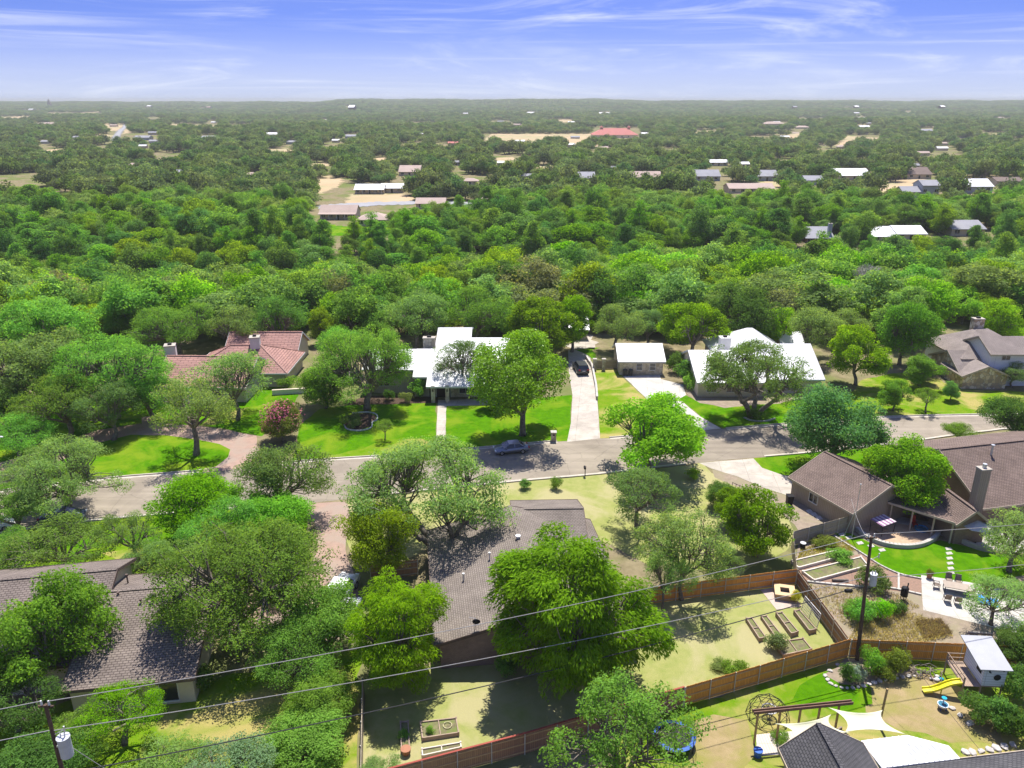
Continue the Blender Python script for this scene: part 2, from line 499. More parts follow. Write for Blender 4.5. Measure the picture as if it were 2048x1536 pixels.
def make_tree(name, seed, W, H, th, ncl, nleaf, leaf=0.22, crad=0.14, droop=False, trunks=1, low=-0.35, fill=0.45, m=None, bark=None, tr=None, twigs=True, flatten=0.75, nlobe=8, ratio=0.55, bend=1.0):
    """A crown of leaf clumps carried on trunk, limbs and twigs. Returns (trunk mesh, crown mesh)."""
    g = np.random.default_rng(seed)
    m = m or M_LEAF
    Hc = H - th
    cz = th + Hc * 0.5
    semi = np.array([W * .5, W * .5, Hc * .5])
    # several big lobes make up the crown; clumps sit on the lobes' skins
    ld0 = unit(g.normal(size=(nlobe * 6, 3)))
    ld0 = ld0[ld0[:, 2] > low - .1][:nlobe]
    lr0 = g.uniform(.27, .47, len(ld0))
    lc = ld0 * (1 - lr0[:, None]) * g.uniform(.72, 1.12, (len(ld0), 1))
    lc = np.concatenate([lc, [[0, 0, .1]]])
    lr0 = np.append(lr0, .5)
    pk = g.choice(len(lc), ncl * 5, p=lr0 ** 2 / np.sum(lr0 ** 2))
    dd_ = unit(g.normal(size=(len(pk), 3)) + unit(lc[pk] + 1e-4) * .5)
    q = lc[pk] + dd_ * (lr0[pk] * (fill + (1 - fill) * g.random(len(pk)) ** .5))[:, None]
    inside = np.zeros(len(q))
    for j in range(len(lc)):
        inside += (np.linalg.norm(q - lc[j], axis=1) < lr0[j] * .72)
    q = q[(inside < 1 + (g.random(len(q)) < .15)) & (q[:, 2] > low)][:ncl]
    d = unit(q)
    lim = 1 - crad * .8
    q = q * np.where(g.random(len(q)) < .07, g.uniform(1.05, 1.18, len(q)), 1.0)[:, None]
    cc = q * lim * semi + np.array([0, 0, cz])
    cr = W * crad * g.uniform(0.65, 1.3, len(cc))
    # leaves
    wt = cr ** 2
    cnt = np.maximum(8, (nleaf * wt / wt.sum()).astype(int))
    idx = np.repeat(np.arange(len(cc)), cnt)
    n = len(idx)
    ld = unit(g.normal(size=(n, 3)) + np.array([0, 0, 0.35]))
    # every clump gets its own lobes so it is not a ball
    clob = unit(g.normal(size=(len(cc), 3)))
    stretch = 1 + 0.45 * np.sum(ld * clob[idx], 1) ** 2
    lr = cr[idx] * (0.35 + 0.65 * g.random(n) ** 0.45) * stretch
    C = cc[idx] + ld * lr[:, None] * np.array([1, 1, flatten])
    outw = unit((C - np.array([0, 0, cz])) / semi)
    N = unit(ld * 0.6 + outw * 0.35 + np.array([0, 0, 0.5]) + g.normal(size=(n, 3)) * 0.7)
    if droop:
        T = unit(outw * 0.7 + ld * .5 + np.array([0, 0, -0.9]) + g.normal(size=(n, 3)) * 0.25)
        N = unit(N + np.array([0, 0, .3]))
    else:
        T = g.normal(size=(n, 3))
    lv = np.clip(0.5 + g.normal(size=len(cc))[idx] * 0.15 + g.normal(size=n) * 0.2, 0, 1)
    s = g.uniform(0.7, 1.35, n) * leaf
    crown = leaf_mesh(name + '_crown', C, N, T, s, s * ratio, lv, m)
    # wood
    mb = MB()
    tr = tr or W * 0.028
    nl = max(4, int(3 + W * 0.35))
    forks = []
    if trunks == 1:
        base = Vector((0, 0, -0.2))
        top = Vector((g.normal() * .03 * W, g.normal() * .03 * W, th + Hc * 0.12))
        mid = (base + top) * .5 + Vector((g.normal(), g.normal(), 0)) * .02 * W * bend
        mb.tube([base, (base + mid) * .5 + Vector((0, 0, .05)), mid, top], [tr * 1.5, tr * 1.1, tr, tr * .85], 7)
        mb.tube([top, Vector((0, 0, cz + Hc * .15))], [tr * .8, tr * .2], 6)
        forks = [top]
    else:
        for k in range(trunks):
            a = 2 * math.pi * k / trunks + g.random() * .7
            o_ = Vector((math.cos(a), math.sin(a), 0))
            b0 = o_ * W * .02 + Vector((0, 0, -.2))
            t1 = o_ * W * .07 + Vector((0, 0, th * .6))
            t2 = o_ * W * .16 + Vector((g.normal() * .15, g.normal() * .15, th + Hc * .1))
            mb.tube([b0, t1, t2], [tr * .95, tr * .75, tr * .6], 7)
            forks.append(t2)
    # limbs: clumps split by azimuth
    az = np.arctan2(cc[:, 1], cc[:, 0]) + g.random() * 6
    lab = ((az % (2 * np.pi)) / (2 * np.pi) * nl).astype(int)
    for k in range(nl):
        sel = np.where(lab == k)[0]
        if len(sel) == 0:
            continue
        ctr = Vector(cc[sel].mean(0))
        fk = min(forks, key=lambda q: (q - ctr).length)
        tip = fk.lerp(ctr, 0.9)
        m1_ = fk.lerp(tip, .45) + Vector((g.normal() * .04 * W, g.normal() * .04 * W, -.02 * W * bend))
        mb.tube([fk - Vector((0, 0, tr)), m1_, tip], [tr * .62, tr * .45, tr * .25], 6, cap=False)
        if twigs:
            for i in sel:
                c = Vector(cc[i])
                st = fk.lerp(m1_, 0.6) if (c - fk).length < (tip - fk).length * .7 else m1_.lerp(tip, g.random() * .9)
                md = st.lerp(c, .55) + Vector((g.normal(), g.normal(), g.normal())) * .025 * W
                mb.tube([st, md, c + Vector((0, 0, cr[i] * .2))], [tr * .26, tr * .17, tr * .06], 4, cap=False)
    me = bpy.data.meshes.new(name + '_trunk')
    me.from_pydata(mb.v, [], mb.f)
    me.materials.append(bark or M_BARK)
    for p in me.polygons:
        p.use_smooth = True
    return dict(trunk=me, crown=crown, W=W, H=H, k=cz / W)

SPEC = {}
def variants(key, n, **kw):
    SPEC[key] = [make_tree('%s_%d' % (key, i), hash_seed(key, i), **kw) for i in range(n)]
def hash_seed(key, i):
    return sum(ord(c) * (j + 3) for j, c in enumerate(key)) * 13 + i * 101

variants('oak', 4, W=10, H=8.4, th=1.5, ncl=135, nleaf=18000, leaf=0.19, crad=0.078, low=-0.5, fill=0.6, ratio=.5, nlobe=12)          # live oak, airy
variants('oakb', 2, W=14, H=10, th=1.6, ncl=250, nleaf=39000, leaf=0.18, crad=0.06, low=-0.55, fill=0.6, ratio=.5, nlobe=15)        # broad near oak
variants('oakm', 2, W=14, H=8.8, th=2.0, ncl=180, nleaf=30000, leaf=0.18, crad=0.055, low=-0.3, fill=0.6, ratio=.5, trunks=4, tr=.33, nlobe=14)   # multi-trunk
variants('airy', 3, W=10, H=8.6, th=1.8, ncl=125, nleaf=11500, leaf=0.18, crad=0.062, low=-0.45, fill=0.5, ratio=.5, nlobe=12, tr=.2)
variants('dense', 3, W=9, H=8.6, th=0.8, ncl=130, nleaf=25000, leaf=0.21, crad=0.095, low=-0.75, fill=0.6, nlobe=12)
variants('pecan', 2, W=14, H=14.5, th=1.2, ncl=280, nleaf=54000, leaf=0.36, crad=0.066, droop=True, low=-0.85, fill=0.6, ratio=.3, nlobe=16)
variants('bright', 3, W=8, H=8.8, th=0.9, ncl=110, nleaf=21000, leaf=0.22, crad=0.092, low=-0.8, fill=0.6, nlobe=11)
variants('magnolia', 1, W=11, H=12, th=1.2, ncl=130, nleaf=28000, leaf=0.26, crad=0.095, low=-0.85, fill=0.6, m=M_LEAFG, ratio=.5, nlobe=13)
variants('sparse', 2, W=9, H=6.4, th=2.2, ncl=60, nleaf=9500, leaf=0.17, crad=0.08, low=-0.2, fill=0.6, ratio=.45, nlobe=10)
variants('shrub', 3, W=2.0, H=1.5, th=0.0, ncl=30, nleaf=3000, leaf=0.11, crad=0.16, low=-0.7, fill=0.5, twigs=False, tr=.03, nlobe=9)
# woodland trees across the creek
variants('wood', 6, W=8.5, H=8.0, th=0.6, ncl=75, nleaf=8500, leaf=0.33, crad=0.125, low=-0.75, fill=0.7, twigs=False, nlobe=11)
variants('woodtall', 4, W=7.5, H=11, th=0.8, ncl=80, nleaf=9000, leaf=0.33, crad=0.13, low=-0.9, fill=0.7, twigs=False, nlobe=11)

# ------------------------------------------------------------------ terrain
def smooth(a, b, x):
    t = np.clip((x - a) / (b - a), 0, 1)
    return t * t * (3 - 2 * t)
def hgt(x, y):
    x, y = np.asarray(x, 'd'), np.asarray(y, 'd')
    c = 218 + 14 * np.sin(x / 55.0) + 8 * np.sin(x / 23.0 + 1)
    z = -9.0 * np.exp(-((y - c) / 24.0) ** 2) * smooth(150, 185, y)
    f = smooth(420, 900, y)
    z = z + f * (2.5 * np.sin(x / 210.0 + y / 330.0) + 2.0 * np.sin(y / 170.0 - x / 400.0) - 2.0)
    az = x / np.maximum(y, 1.0)
    ridge = 26 + 15 * smooth(-0.24, -0.19, az) - 6 * smooth(0.05, 0.22, az) - 3 * smooth(0.02, 0.25, az) + 2.2 * np.sin(az * 23) + 1.8 * np.sin(az * 61 + 1) + 1.0 * np.sin(az * 140)
    z = z + smooth(2300, 5200, y) * ridge
    return z
def hz(x, y):
    return float(hgt(x, y))

G_DRY = mat('ground_dry', (0.240, 0.200, 0.120), (0.152, 0.128, 0.072), 0.5, 0.95, 0.4, 9.0, c3=(0.128, 0.152, 0.048), scale3=0.05, spec=0.0)
ys = np.concatenate([np.linspace(-400, 20, 10), np.linspace(30, 150, 25)[0:], np.geomspace(156, 9500, 130)])
xs0 = np.concatenate([-np.geomspace(9000, 140, 34), np.linspace(-130, 130, 53), np.geomspace(140, 9000, 34)])
X, Y = np.meshgrid(xs0, ys)
Zg = hgt(X, Y)
nx, ny = len(xs0), len(ys)
gm = bpy.data.meshes.new('ground')
gm.from_pydata(np.stack([X, Y, Zg], -1).reshape(-1, 3).tolist(), [],
               [(j * nx + i, j * nx + i + 1, (j + 1) * nx + i + 1, (j + 1) * nx + i) for j in range(ny - 1) for i in range(nx - 1)])
gm.materials.append(G_DRY)
for p in gm.polygons:
    p.use_smooth = True
ground = bpy.data.objects.new('ground', gm)
COL.objects.link(ground)
tag(ground, 'dry grassy ground reaching to the wooded horizon', 'ground', kind='structure')

# ------------------------------------------------------------------ sheets on the ground
ASPHALT = mat('asphalt', (0.250, 0.214, 0.166), (0.212, 0.180, 0.140), 0.35, 0.9, 0.25, 30, c3=(0.275, 0.236, 0.184), scale3=0.12)
KERB = mat('kerb_concrete', (0.488, 0.440, 0.375), (0.375, 0.338, 0.281), 1.2, 0.9, 0.2)
CONC = mat('concrete', (0.481, 0.438, 0.377), (0.412, 0.369, 0.309), 0.5, 0.9, 0.2, 20, c3=(0.403, 0.360, 0.309), scale3=0.25)
CONCW = mat('concrete_pale', (0.511, 0.486, 0.438), (0.438, 0.413, 0.371), 0.5, 0.9, 0.2, 20)
joints(CONC); joints(CONCW, 2.6); worn_road(ASPHALT)
PINK = mat('pink_gravel', (0.357, 0.246, 0.196), (0.281, 0.200, 0.162), 1.5, 0.95, 0.4, 18, c3=(0.306, 0.238, 0.196), scale3=0.2, spec=0.0)
BRICKD = mat('brown_drive', (0.33, 0.25, 0.20), (0.25, 0.19, 0.16), 1.1, 0.95, 0.4, 18)
LAWN = mat('lawn_green', (0.081, 0.217, 0.003), (0.051, 0.153, 0.003), 1.1, 0.95, 0.7, 25, c3=(0.150, 0.235, 0.012), scale3=0.16, spec=0.0)
LAWNY = mat('lawn_mixed', (0.102, 0.217, 0.005), (0.162, 0.234, 0.017), 0.8, 0.95, 0.7, 25, c3=(0.340, 0.289, 0.098), scale3=0.13, spec=0.0)
LAWND = mat('lawn_dry', (0.306, 0.306, 0.111), (0.238, 0.268, 0.076), 0.9, 0.95, 0.7, 25, c3=(0.357, 0.327, 0.162), scale3=0.14, spec=0.0)
LAWNT = mat('lawn_tan', (0.336, 0.256, 0.136), (0.264, 0.208, 0.096), 1.0, 0.95, 0.6, 25, c3=(0.240, 0.224, 0.064), scale3=0.16, spec=0.0)
DIRT = mat('dirt', (0.306, 0.246, 0.187), (0.221, 0.178, 0.136), 1.4, 0.98, 0.7, 14, c3=(0.255, 0.221, 0.145), scale3=0.3, spec=0.0)
MULCH = mat('mulch', (0.11, 0.075, 0.055), (0.06, 0.045, 0.035), 5, 0.98, 0.8, 20, spec=0.0)
FIELD = mat('field_tan', (0.448, 0.336, 0.216), (0.368, 0.280, 0.168), 0.05, 0.98, c3=(0.320, 0.288, 0.160), scale3=0.02, spec=0.0)
def ragged(pts, rag, step=1.6, seed=0):
    g = random.Random(seed)
    o = []
    for i, a in enumerate(pts):
        b = pts[(i + 1) % len(pts)]
        d = b - a
        n = max(1, int(d.length / step))
        nn_ = Vector((-d.y, d.x, 0)).normalized() if d.length > 1e-6 else Vector((0, 0, 0))
        for k in range(n):
            o.append(a + d * (k / n) + nn_ * g.uniform(-rag, rag))
    return o
LABELN = [0]
def sheet(name, px, z, m, rag=0.25, kind='structure', world=False, label=None, follow=False):
    pts = [Vector((p[0], p[1], 0)) if world else P(*p) for p in px]
    pts = [Vector((p.x, p.y, 0)) for p in pts]
    LABELN[0] += 1
    if rag:
        pts = ragged(pts, rag, 1.6, LABELN[0])
    for p in pts:
        p.z = z + (hz(p.x, p.y) if follow else 0)
    tris = tessellate_polygon([pts])
    me = bpy.data.meshes.new(name)
    fs = []
    for t in tris:
        a, b, c = (pts[i] for i in t)
        fs.append(t if (b - a).cross(c - a).z > 0 else (t[0], t[2], t[1]))
    me.from_pydata([tuple(p) for p in pts], [], fs)
    me.materials.append(m)
    o = bpy.data.objects.new(name, me)
    COL.objects.link(o)
    tag(o, label, None, None, kind)
    return o
def catmull(pts, n=6):
    pts = [Vector(p) for p in pts]
    q = [pts[0] * 2 - pts[1]] + pts + [pts[-1] * 2 - pts[-2]]
    o = []
    for i in range(1, len(q) - 2):
        for k in range(n):
            t = k / n
            a, b, c, d = q[i - 1], q[i], q[i + 1], q[i + 2]
            o.append(0.5 * ((2 * b) + (c - a) * t + (2 * a - 5 * b + 4 * c - d) * t * t + (3 * b - a - 3 * c + d) * t ** 3))
    o.append(pts[-1])
    return o
far_px = [(-500, 1052), (-150, 1003), (0, 982), (212, 957), (359, 945), (500, 932), (637, 920), (808, 909), (960, 896), (1095, 884), (1200, 877), (1320, 868), (1431, 859), (1574, 848), (1776, 834), (1970, 829), (2048, 825), (2400, 812)]
near_px = [(-500, 1150), (-150, 1086), (0, 1066), (154, 1045), (297, 1031), (427, 1020), (619, 1006), (800, 986), (1043, 962), (1200, 948), (1399, 925), (1510, 915), (1645, 903), (1800, 886), (1900, 872), (1980, 862), (2048, 856), (2400, 838)]
FE = catmull([P(*p) for p in far_px])
NE = catmull([P(*p) for p in near_px])
rm = [Vector((p.x, p.y, 0.004)) for p in FE] + [Vector((p.x, p.y, 0.004)) for p in reversed(NE)]
sheet('road', [(p.x, p.y) for p in rm], 0.004, ASPHALT, 0, world=True, label='grey asphalt street curving past the houses')
def kerb(edge, u0, u1, sgn, name='kerb'):
    """Raised kerb with a pale gutter strip between photo columns u0 and u1."""
    seg = [p for p in edge if u0 <= PX(p)[0] <= u1]
    if len(seg) < 2:
        return
    mb = MB()
    gut = MB()
    L_, I_ = [], []
    for i, p in enumerate(seg):
        d = (seg[min(i + 1, len(seg) - 1)] - seg[max(i - 1, 0)]).normalized()
        nrm_ = Vector((-d.y, d.x, 0)) * sgn
        I_.append(p); L_.append((p + nrm_ * .18, p - nrm_ * .45))
    for i in range(len(seg) - 1):
        a, b, c, d = I_[i], I_[i + 1], L_[i + 1][0], L_[i][0]
        z0, z1 = 0.0, 0.14
        q = [a, b, c, d]
        if sgn < 0:
            q = [a, d, c, b]
        mb.hexa([(p.x, p.y, z0) for p in q] + [(p.x, p.y, z1) for p in q])
        q = [a, b, L_[i + 1][1], L_[i][1]]
        if sgn > 0:
            q = q[::-1]
        gut.add([(p.x, p.y, 0.009) for p in q], [(0, 1, 2, 3)])
    o = mb.build(name, KERB)
    tag(o, 'pale concrete kerb along the street', None, None, 'structure')
    gut.build('gutter', KERB, o)
for a, b in ((-400, 425), (520, 1128), (1208, 1335), (1442, 2300)):
    kerb(FE, a, b, 1)
for a, b in ((-400, 612), (700, 1392), (1518, 2300)):
    kerb(NE, a, b, -1)

# lawns, drives and beds (photo-pixel outlines laid onto the ground plane)
sheet('lawn', [(-250, 940), (0, 925), (110, 893), (190, 862), (300, 842), (460, 858), (520, 872), (575, 840), (600, 790), (575, 772), (480, 775), (300, 795), (0, 800), (-250, 830)], .008, LAWN, .4, label='green lawn of the red roofed house')
sheet('driveway', [(418, 945), (508, 932), (516, 900), (512, 872), (462, 861), (400, 853), (340, 847), (312, 845), (300, 832), (285, 834), (284, 848), (250, 852), (190, 862), (120, 890), (0, 926), (-150, 960), (-150, 1002), (0, 981), (212, 956), (359, 944)], .012, PINK, .15, label='pinkish circular drive of the red roofed house')
sheet('lawn', [(-100, 994), (40, 957), (130, 918), (200, 885), (262, 869), (330, 871), (385, 878), (440, 888), (461, 899), (456, 914), (432, 933), (359, 944), (212, 956), (0, 981)], .018, LAWN, .1, label='green lawn island inside the circular drive')
sheet('dry_lawn', [(420, 836), (470, 822), (545, 806), (556, 812), (500, 828), (440, 850), (400, 852)], .020, LAWNY, .3, label='yellowed strip of lawn by the circular drive')
sheet('lawn', [(585, 925), (600, 850), (640, 818), (720, 808), (872, 806), (874, 905), (808, 908), (637, 919)], .008, LAWN, .15, label='striped green front lawn beside the walk')
sheet('dry_lawn', [(640, 912), (700, 903), (770, 880), (850, 876), (874, 890), (874, 905), (808, 908), (640, 918)], .012, LAWNY, .5, label='yellowing kerb strip of the front lawn')
sheet('lawn', [(893, 806), (1000, 803), (1144, 790), (1141, 850), (1137, 882), (1095, 884), (985, 893), (890, 901)], .008, LAWN, .1, label='shaded green lawn under the magnolia')
sheet('front_walk', [(876, 800), (893, 800), (890, 901), (871, 903)], .016, CONC, .03, label='straight concrete walk to the porch')
sheet('patio', [(893, 800), (960, 798), (1000, 803), (1000, 810), (893, 812)], .016, CONC, .03, label='pale paving before the stone porch')
sheet('garden_bed', [(730, 792), (876, 790), (876, 806), (720, 810), (690, 808)], .013, MULCH, .15, label='mulched bed under the front wall')
sheet('driveway', [(1134, 884), (1200, 877), (1197, 830), (1192, 775), (1182, 738), (1180, 700), (1136, 700), (1138, 748), (1145, 790), (1142, 845)], .012, CONC, 0, label='long pale concrete driveway with a parked truck')
sheet('lawn', [(1184, 738), (1240, 738), (1246, 755), (1292, 797), (1345, 830), (1345, 866), (1200, 877), (1198, 830), (1193, 775)], .008, LAWNY, .15, label='patchy yellow lawn strip between two driveways')
sheet('driveway', [(1246, 752), (1320, 750), (1322, 758), (1366, 770), (1372, 790), (1358, 798), (1400, 833), (1442, 857), (1340, 868), (1350, 850), (1292, 796)], .012, CONCW, .05, label='wide pale concrete drive below the white roofed garage')
sheet('lawn', [(1360, 798), (1372, 790), (1400, 806), (1450, 815), (1560, 806), (1650, 788), (1720, 790), (1735, 837), (1574, 848), (1445, 857), (1402, 833)], .008, LAWN, .1, label='green lawn around the multi trunk oak')
sheet('lawn', [(1735, 837), (1700, 790), (1720, 760), (1800, 745), (1880, 758), (1910, 778), (2100, 785), (2100, 820), (1970, 828), (1776, 834)], .006, LAWNY, .3, label='patchy lawn before the stone house')
sheet('garden_bed', [(1372, 785), (1400, 775), (1500, 790), (1620, 785), (1650, 788), (1560, 806), (1450, 815), (1400, 806)], .010, DIRT, .3, label='bare bed in front of the white roofed house')
sheet('dry_lawn', [(690, 1004), (1043, 963), (1200, 949), (1399, 926), (1425, 945), (1480, 965), (1530, 990), (1580, 1015), (1590, 1090), (1480, 1150), (1300, 1130), (1100, 1030), (900, 1060), (830, 1110), (740, 1150), (700, 1100)], .008, LAWND, .4, label='dry pale lawn in front of the brown ranch house')
sheet('driveway', [(1398, 926), (1507, 917), (1524, 936), (1568, 951), (1592, 953), (1602, 1000), (1528, 976), (1474, 953), (1422, 937)], .014, CONC, .05, label='tan concrete drive of the brown garage')
sheet('lawn', [(1507, 917), (1645, 905), (1800, 890), (1880, 880), (1890, 930), (1700, 960), (1592, 953), (1568, 951), (1524, 936)], .010, LAWN, .1, label='green lawn beside the tan drive')
sheet('dirt_path', [(1425, 938), (1474, 954), (1528, 977), (1602, 1002), (1680, 1040), (1600, 1065), (1560, 1020), (1480, 975), (1430, 955)], .012, DIRT, .2, label='dirt strip along the tan drive')
sheet('lawn', [(-250, 1100), (0, 1067), (154, 1046), (297, 1032), (612, 1008), (615, 1080), (560, 1140), (430, 1160), (230, 1145), (0, 1150), (-250, 1180)], .008, LAWN, .2, label='green front lawn of the left ranch house')
sheet('dry_lawn', [(200, 1110), (330, 1095), (420, 1120), (400, 1150), (280, 1150)], .012, LAWNY, .5, label='yellowed lawn patch beside the ranch roof')
sheet('driveway', [(612, 1008), (694, 1003), (700, 1040), (690, 1100), (715, 1170), (720, 1270), (640, 1290), (470, 1290), (430, 1260), (440, 1200), (600, 1170), (636, 1100), (630, 1050)], .012, PINK, .1, label='pinkish gravel drive between the ranch houses')
sheet('back_lawn', [(727, 1360), (900, 1320), (1100, 1330), (1180, 1200), (1380, 1170), (1590, 1140), (1692, 1296), (1367, 1405), (1235, 1447), (1049, 1497), (860, 1560), (727, 1620)], .008, LAWND, .2, label='pale dry back lawn of the brown ranch house')
sheet('back_lawn', [(-100, 1700), (-100, 1480), (150, 1400), (420, 1360), (720, 1300), (722, 1620)], .008, LAWNY, .3, label='shaded patchy back lawn of the left ranch house')
sheet('garden_soil', [(1592, 1130), (1600, 1090), (1702, 1060), (1780, 1110), (2048, 1130), (2100, 1300), (1700, 1290)], .006, DIRT, .3, label='bare tan garden soil behind the fence')
sheet('lawn', [(1668, 1066), (1700, 1066), (1760, 1095), (1835, 1094), (1880, 1080), (1930, 1092), (1975, 1105), (2060, 1110), (2060, 1150), (1950, 1166), (1850, 1157), (1800, 1147), (1760, 1128), (1725, 1105)], .012, LAWN, .08, label='bright clipped lawn with stepping stones')
sheet('sand_pit', [(1716, 1060), (1770, 1042), (1870, 1060), (1872, 1078), (1835, 1091), (1765, 1090)], .020, mat('sandy', (0.46, 0.33, 0.22), (0.38, 0.27, 0.18), 2, .95, .5), .1, label='sandy bed inside the curved low wall')
sheet('patio', [(1715, 1058), (1780, 1030), (1900, 1050), (1990, 1052), (2060, 1070), (2060, 1108), (1975, 1100), (1900, 1075), (1800, 1050)], .014, mat('patio_shade', (0.40, 0.37, 0.34), (0.33, 0.30, 0.28), 1, .9), .1, label='grey paving under the porch roof')  # paving in a somewhat darker grey than the other patios
sheet('patio', [(1842, 1150), (1940, 1165), (2010, 1180), (2060, 1210), (2060, 1275), (1990, 1256), (1846, 1220)], .016, CONCW, .02, label='pale concrete patio carrying the dining table')
sheet('mulch_strip', [(1726, 1108), (1760, 1130), (1800, 1149), (1842, 1158), (1842, 1190), (1800, 1183), (1720, 1176), (1640, 1166), (1605, 1160), (1600, 1135), (1700, 1110)], .010, mat('red_mulch', (0.30, 0.19, 0.14), (0.22, 0.15, 0.11), 4, .98, .6), .1, label='reddish mulch strip beside the clipped lawn')
sheet('play_lawn', [(1240, 1560), (1240, 1462), (1367, 1414), (1696, 1316), (1917, 1320), (2100, 1330), (2160, 1700), (1240, 1700)], .006, LAWNY, .2, label='patchy play yard lawn behind the new fence')
sheet('dry_lawn', [(1730, 1372), (1850, 1352), (1930, 1385), (1990, 1440), (2000, 1480), (1900, 1490), (1800, 1460), (1720, 1420)], .012, LAWNT, .6, label='worn brown lawn below the slide')
sheet('green_patch', [(1600, 1372), (1660, 1345), (1690, 1345), (1745, 1362), (1735, 1400), (1690, 1425), (1640, 1410), (1560, 1420)], .014, LAWN, .5, label='greener lawn patch before the shrub bed')
sheet('dry_lawn', [(1380, 1440), (1480, 1440), (1500, 1500), (1460, 1560), (1380, 1560)], .012, LAWNT, .6, label='worn tan lawn beside the trampoline')
sheet('garden_bed', [(1648, 1350), (1690, 1318), (1780, 1322), (1830, 1330), (1830, 1352), (1770, 1360), (1720, 1372), (1680, 1370)], .016, DIRT, .2, label='stone edged shrub bed by the corner post')
sheet('mulch_ring', [(690, 835), (705, 828), (735, 826), (752, 832), (752, 840), (742, 844), (740, 853), (720, 860), (695, 858), (689, 850)], .016, MULCH, .05, label='dark mulch ring under the front oak')
# far fields and roads beyond the creek
def ff(px, m=FIELD, name='dry_field', z=.06, lab=None):
    sheet(name, px, z, m, 2.0, follow=True, label=lab)
ff([(700, 388), (820, 388), (830, 404), (690, 408)], lab='tan dry lawn before the long white roofed house')
ff([(600, 372), (640, 352), (690, 352), (680, 372), (640, 388)], lab='tan field left of the long white roofed house')
ff([(960, 283), (985, 264), (1180, 263), (1300, 270), (1280, 285), (1100, 288)], lab='wide tan field by the red roofed hall')
ff([(620, 448), (700, 452), (780, 450), (850, 458), (760, 470), (620, 474)], LAWN, lab='bright lawn behind the far tan house')
ff([(1460, 368), (1560, 362), (1580, 384), (1470, 388)], lab='tan yard before the far grey house')
ff([(1760, 360), (1850, 352), (1860, 395), (1760, 385)], lab='tan yard by the far two storey house')
ff([(1930, 350), (2048, 345), (2048, 372), (1990, 372)], lab='tan yard at the far right')
ff([(190, 262), (215, 244), (250, 246), (262, 268), (205, 280)], lab='tan verge beside the far straight road')
ff([(1500, 272), (1600, 262), (1780, 270), (1760, 280), (1540, 280)], lab='thin tan field in the far woods')
ff([(340, 246), (440, 250), (450, 262), (350, 258)], lab='small tan clearing at the far left')
ff([(1130, 640), (1165, 640), (1190, 700), (1140, 702)], CONC, 'driveway', .02, lab='pale drive beyond the gate')
ff([(1160, 690), (1195, 695), (1192, 714), (1160, 712)], LAWN, 'lawn', .02, lab='small green lawn beyond the gate')
RD = mat('far_asphalt', (0.30, 0.30, 0.31), (0.25, 0.25, 0.26), .2, .9)
ff([(640, 410), (760, 404), (860, 402), (960, 404), (960, 410), (860, 408), (760, 411), (640, 418)], RD, 'road', .12, lab='far grey road before the white roofed house')
ff([(222, 282), (236, 284), (256, 247), (248, 247)], RD, 'road', .3, lab='far straight road climbing through tan verges')
FARCLEAR = [(110, 300, 60, 6), (330, 318, 50, 6), (560, 300, 60, 5), (820, 290, 50, 5), (1010, 318, 46, 6), (1330, 300, 60, 5), (1420, 262, 60, 4), (1660, 300, 56, 5), (1900, 312, 60, 6), (1990, 268, 60, 4), (480, 250, 50, 3), (840, 246, 60, 3), (1120, 240, 50, 3), (1620, 238, 60, 3), (30, 236, 70, 5), (150, 228, 110, 5), (760, 318, 40, 5), (1090, 335, 40, 5), (640, 330, 50, 6), (1570, 322, 46, 5)]
for i, (u, v, w_, h_) in enumerate(FARCLEAR):
    ff([(u - w_ / 2, v), (u - w_ * .3, v - h_ * .7), (u + w_ * .35, v - h_), (u + w_ / 2, v - 1), (u + w_ * .2, v + h_ * .4), (u - w_ * .3, v + h_ * .5)], FIELD, lab='small tan clearing in the distant woods')

# ------------------------------------------------------------------ trees
C_GREY, C_OAK, C_BRIGHT, C_YEL, C_DARK, C_BLUE, C_LIME = (0.186, 0.296, 0.088), (0.152, 0.295, 0.048), (0.148, 0.310, 0.008), (0.205, 0.330, 0.016), (0.096, 0.200, 0.042), (0.122, 0.258, 0.068), (0.185, 0.350, 0.012)
TREES = []          # (x, y, radius) of placed trees
TN = [0]
def plant(key, x, y, z, sc, sz, col, label, cat='tree', name='tree', group=None, rz=None, vi=None, crown='crown'):
    v = SPEC[key][TN[0] % len(SPEC[key]) if vi is None else vi % len(SPEC[key])]
    TN[0] += 1
    g = random.Random(TN[0] * 17 + 5)
    t = thing(name, label, cat, (x, y, z), g.uniform(0, 6.28) if rz is None else rz, group)
    t.scale = (sc, sc, sz)
    for nm in ('trunk', 'crown'):
        o = bpy.data.objects.new('trunk' if nm == 'trunk' else crown, v[nm])
        o.parent = t
        j = g.uniform(.88, 1.12)
        j *= 1.12
        o.color = (col[0] * j * g.uniform(.94, 1.06), col[1] * j, col[2] * j, 1)
        COL.objects.link(o)
    TREES.append((x, y, v['W'] * sc * .5))
    return t
def tree(key, cx, cy, w_, label, col, hs=1.0, name='tree', group=None, rz=None, vi=None, cat='tree', crown='crown', z0=0.0):
    """Tree whose crown is centred on photo pixel (cx, cy) and w_ pixels wide."""
    v = SPEC[key][TN[0] % len(SPEC[key]) if vi is None else vi % len(SPEC[key])]
    k = v['k'] * hs
    dx, dy, dz = (cx - 1024) / FOC, CP + (768 - cy) / FOC * SP, -SP + (768 - cy) / FOC * CP
    t = (CAMH - z0) / (k * w_ / FOC - dz)
    sc = w_ * t / FOC / v['W']
    return plant(key, t * dx, t * dy, z0, sc, sc * hs, col, label, cat, name, group, rz, TN[0] if vi is None else vi, crown)

OK, SH = 'live_oak', 'shrub'
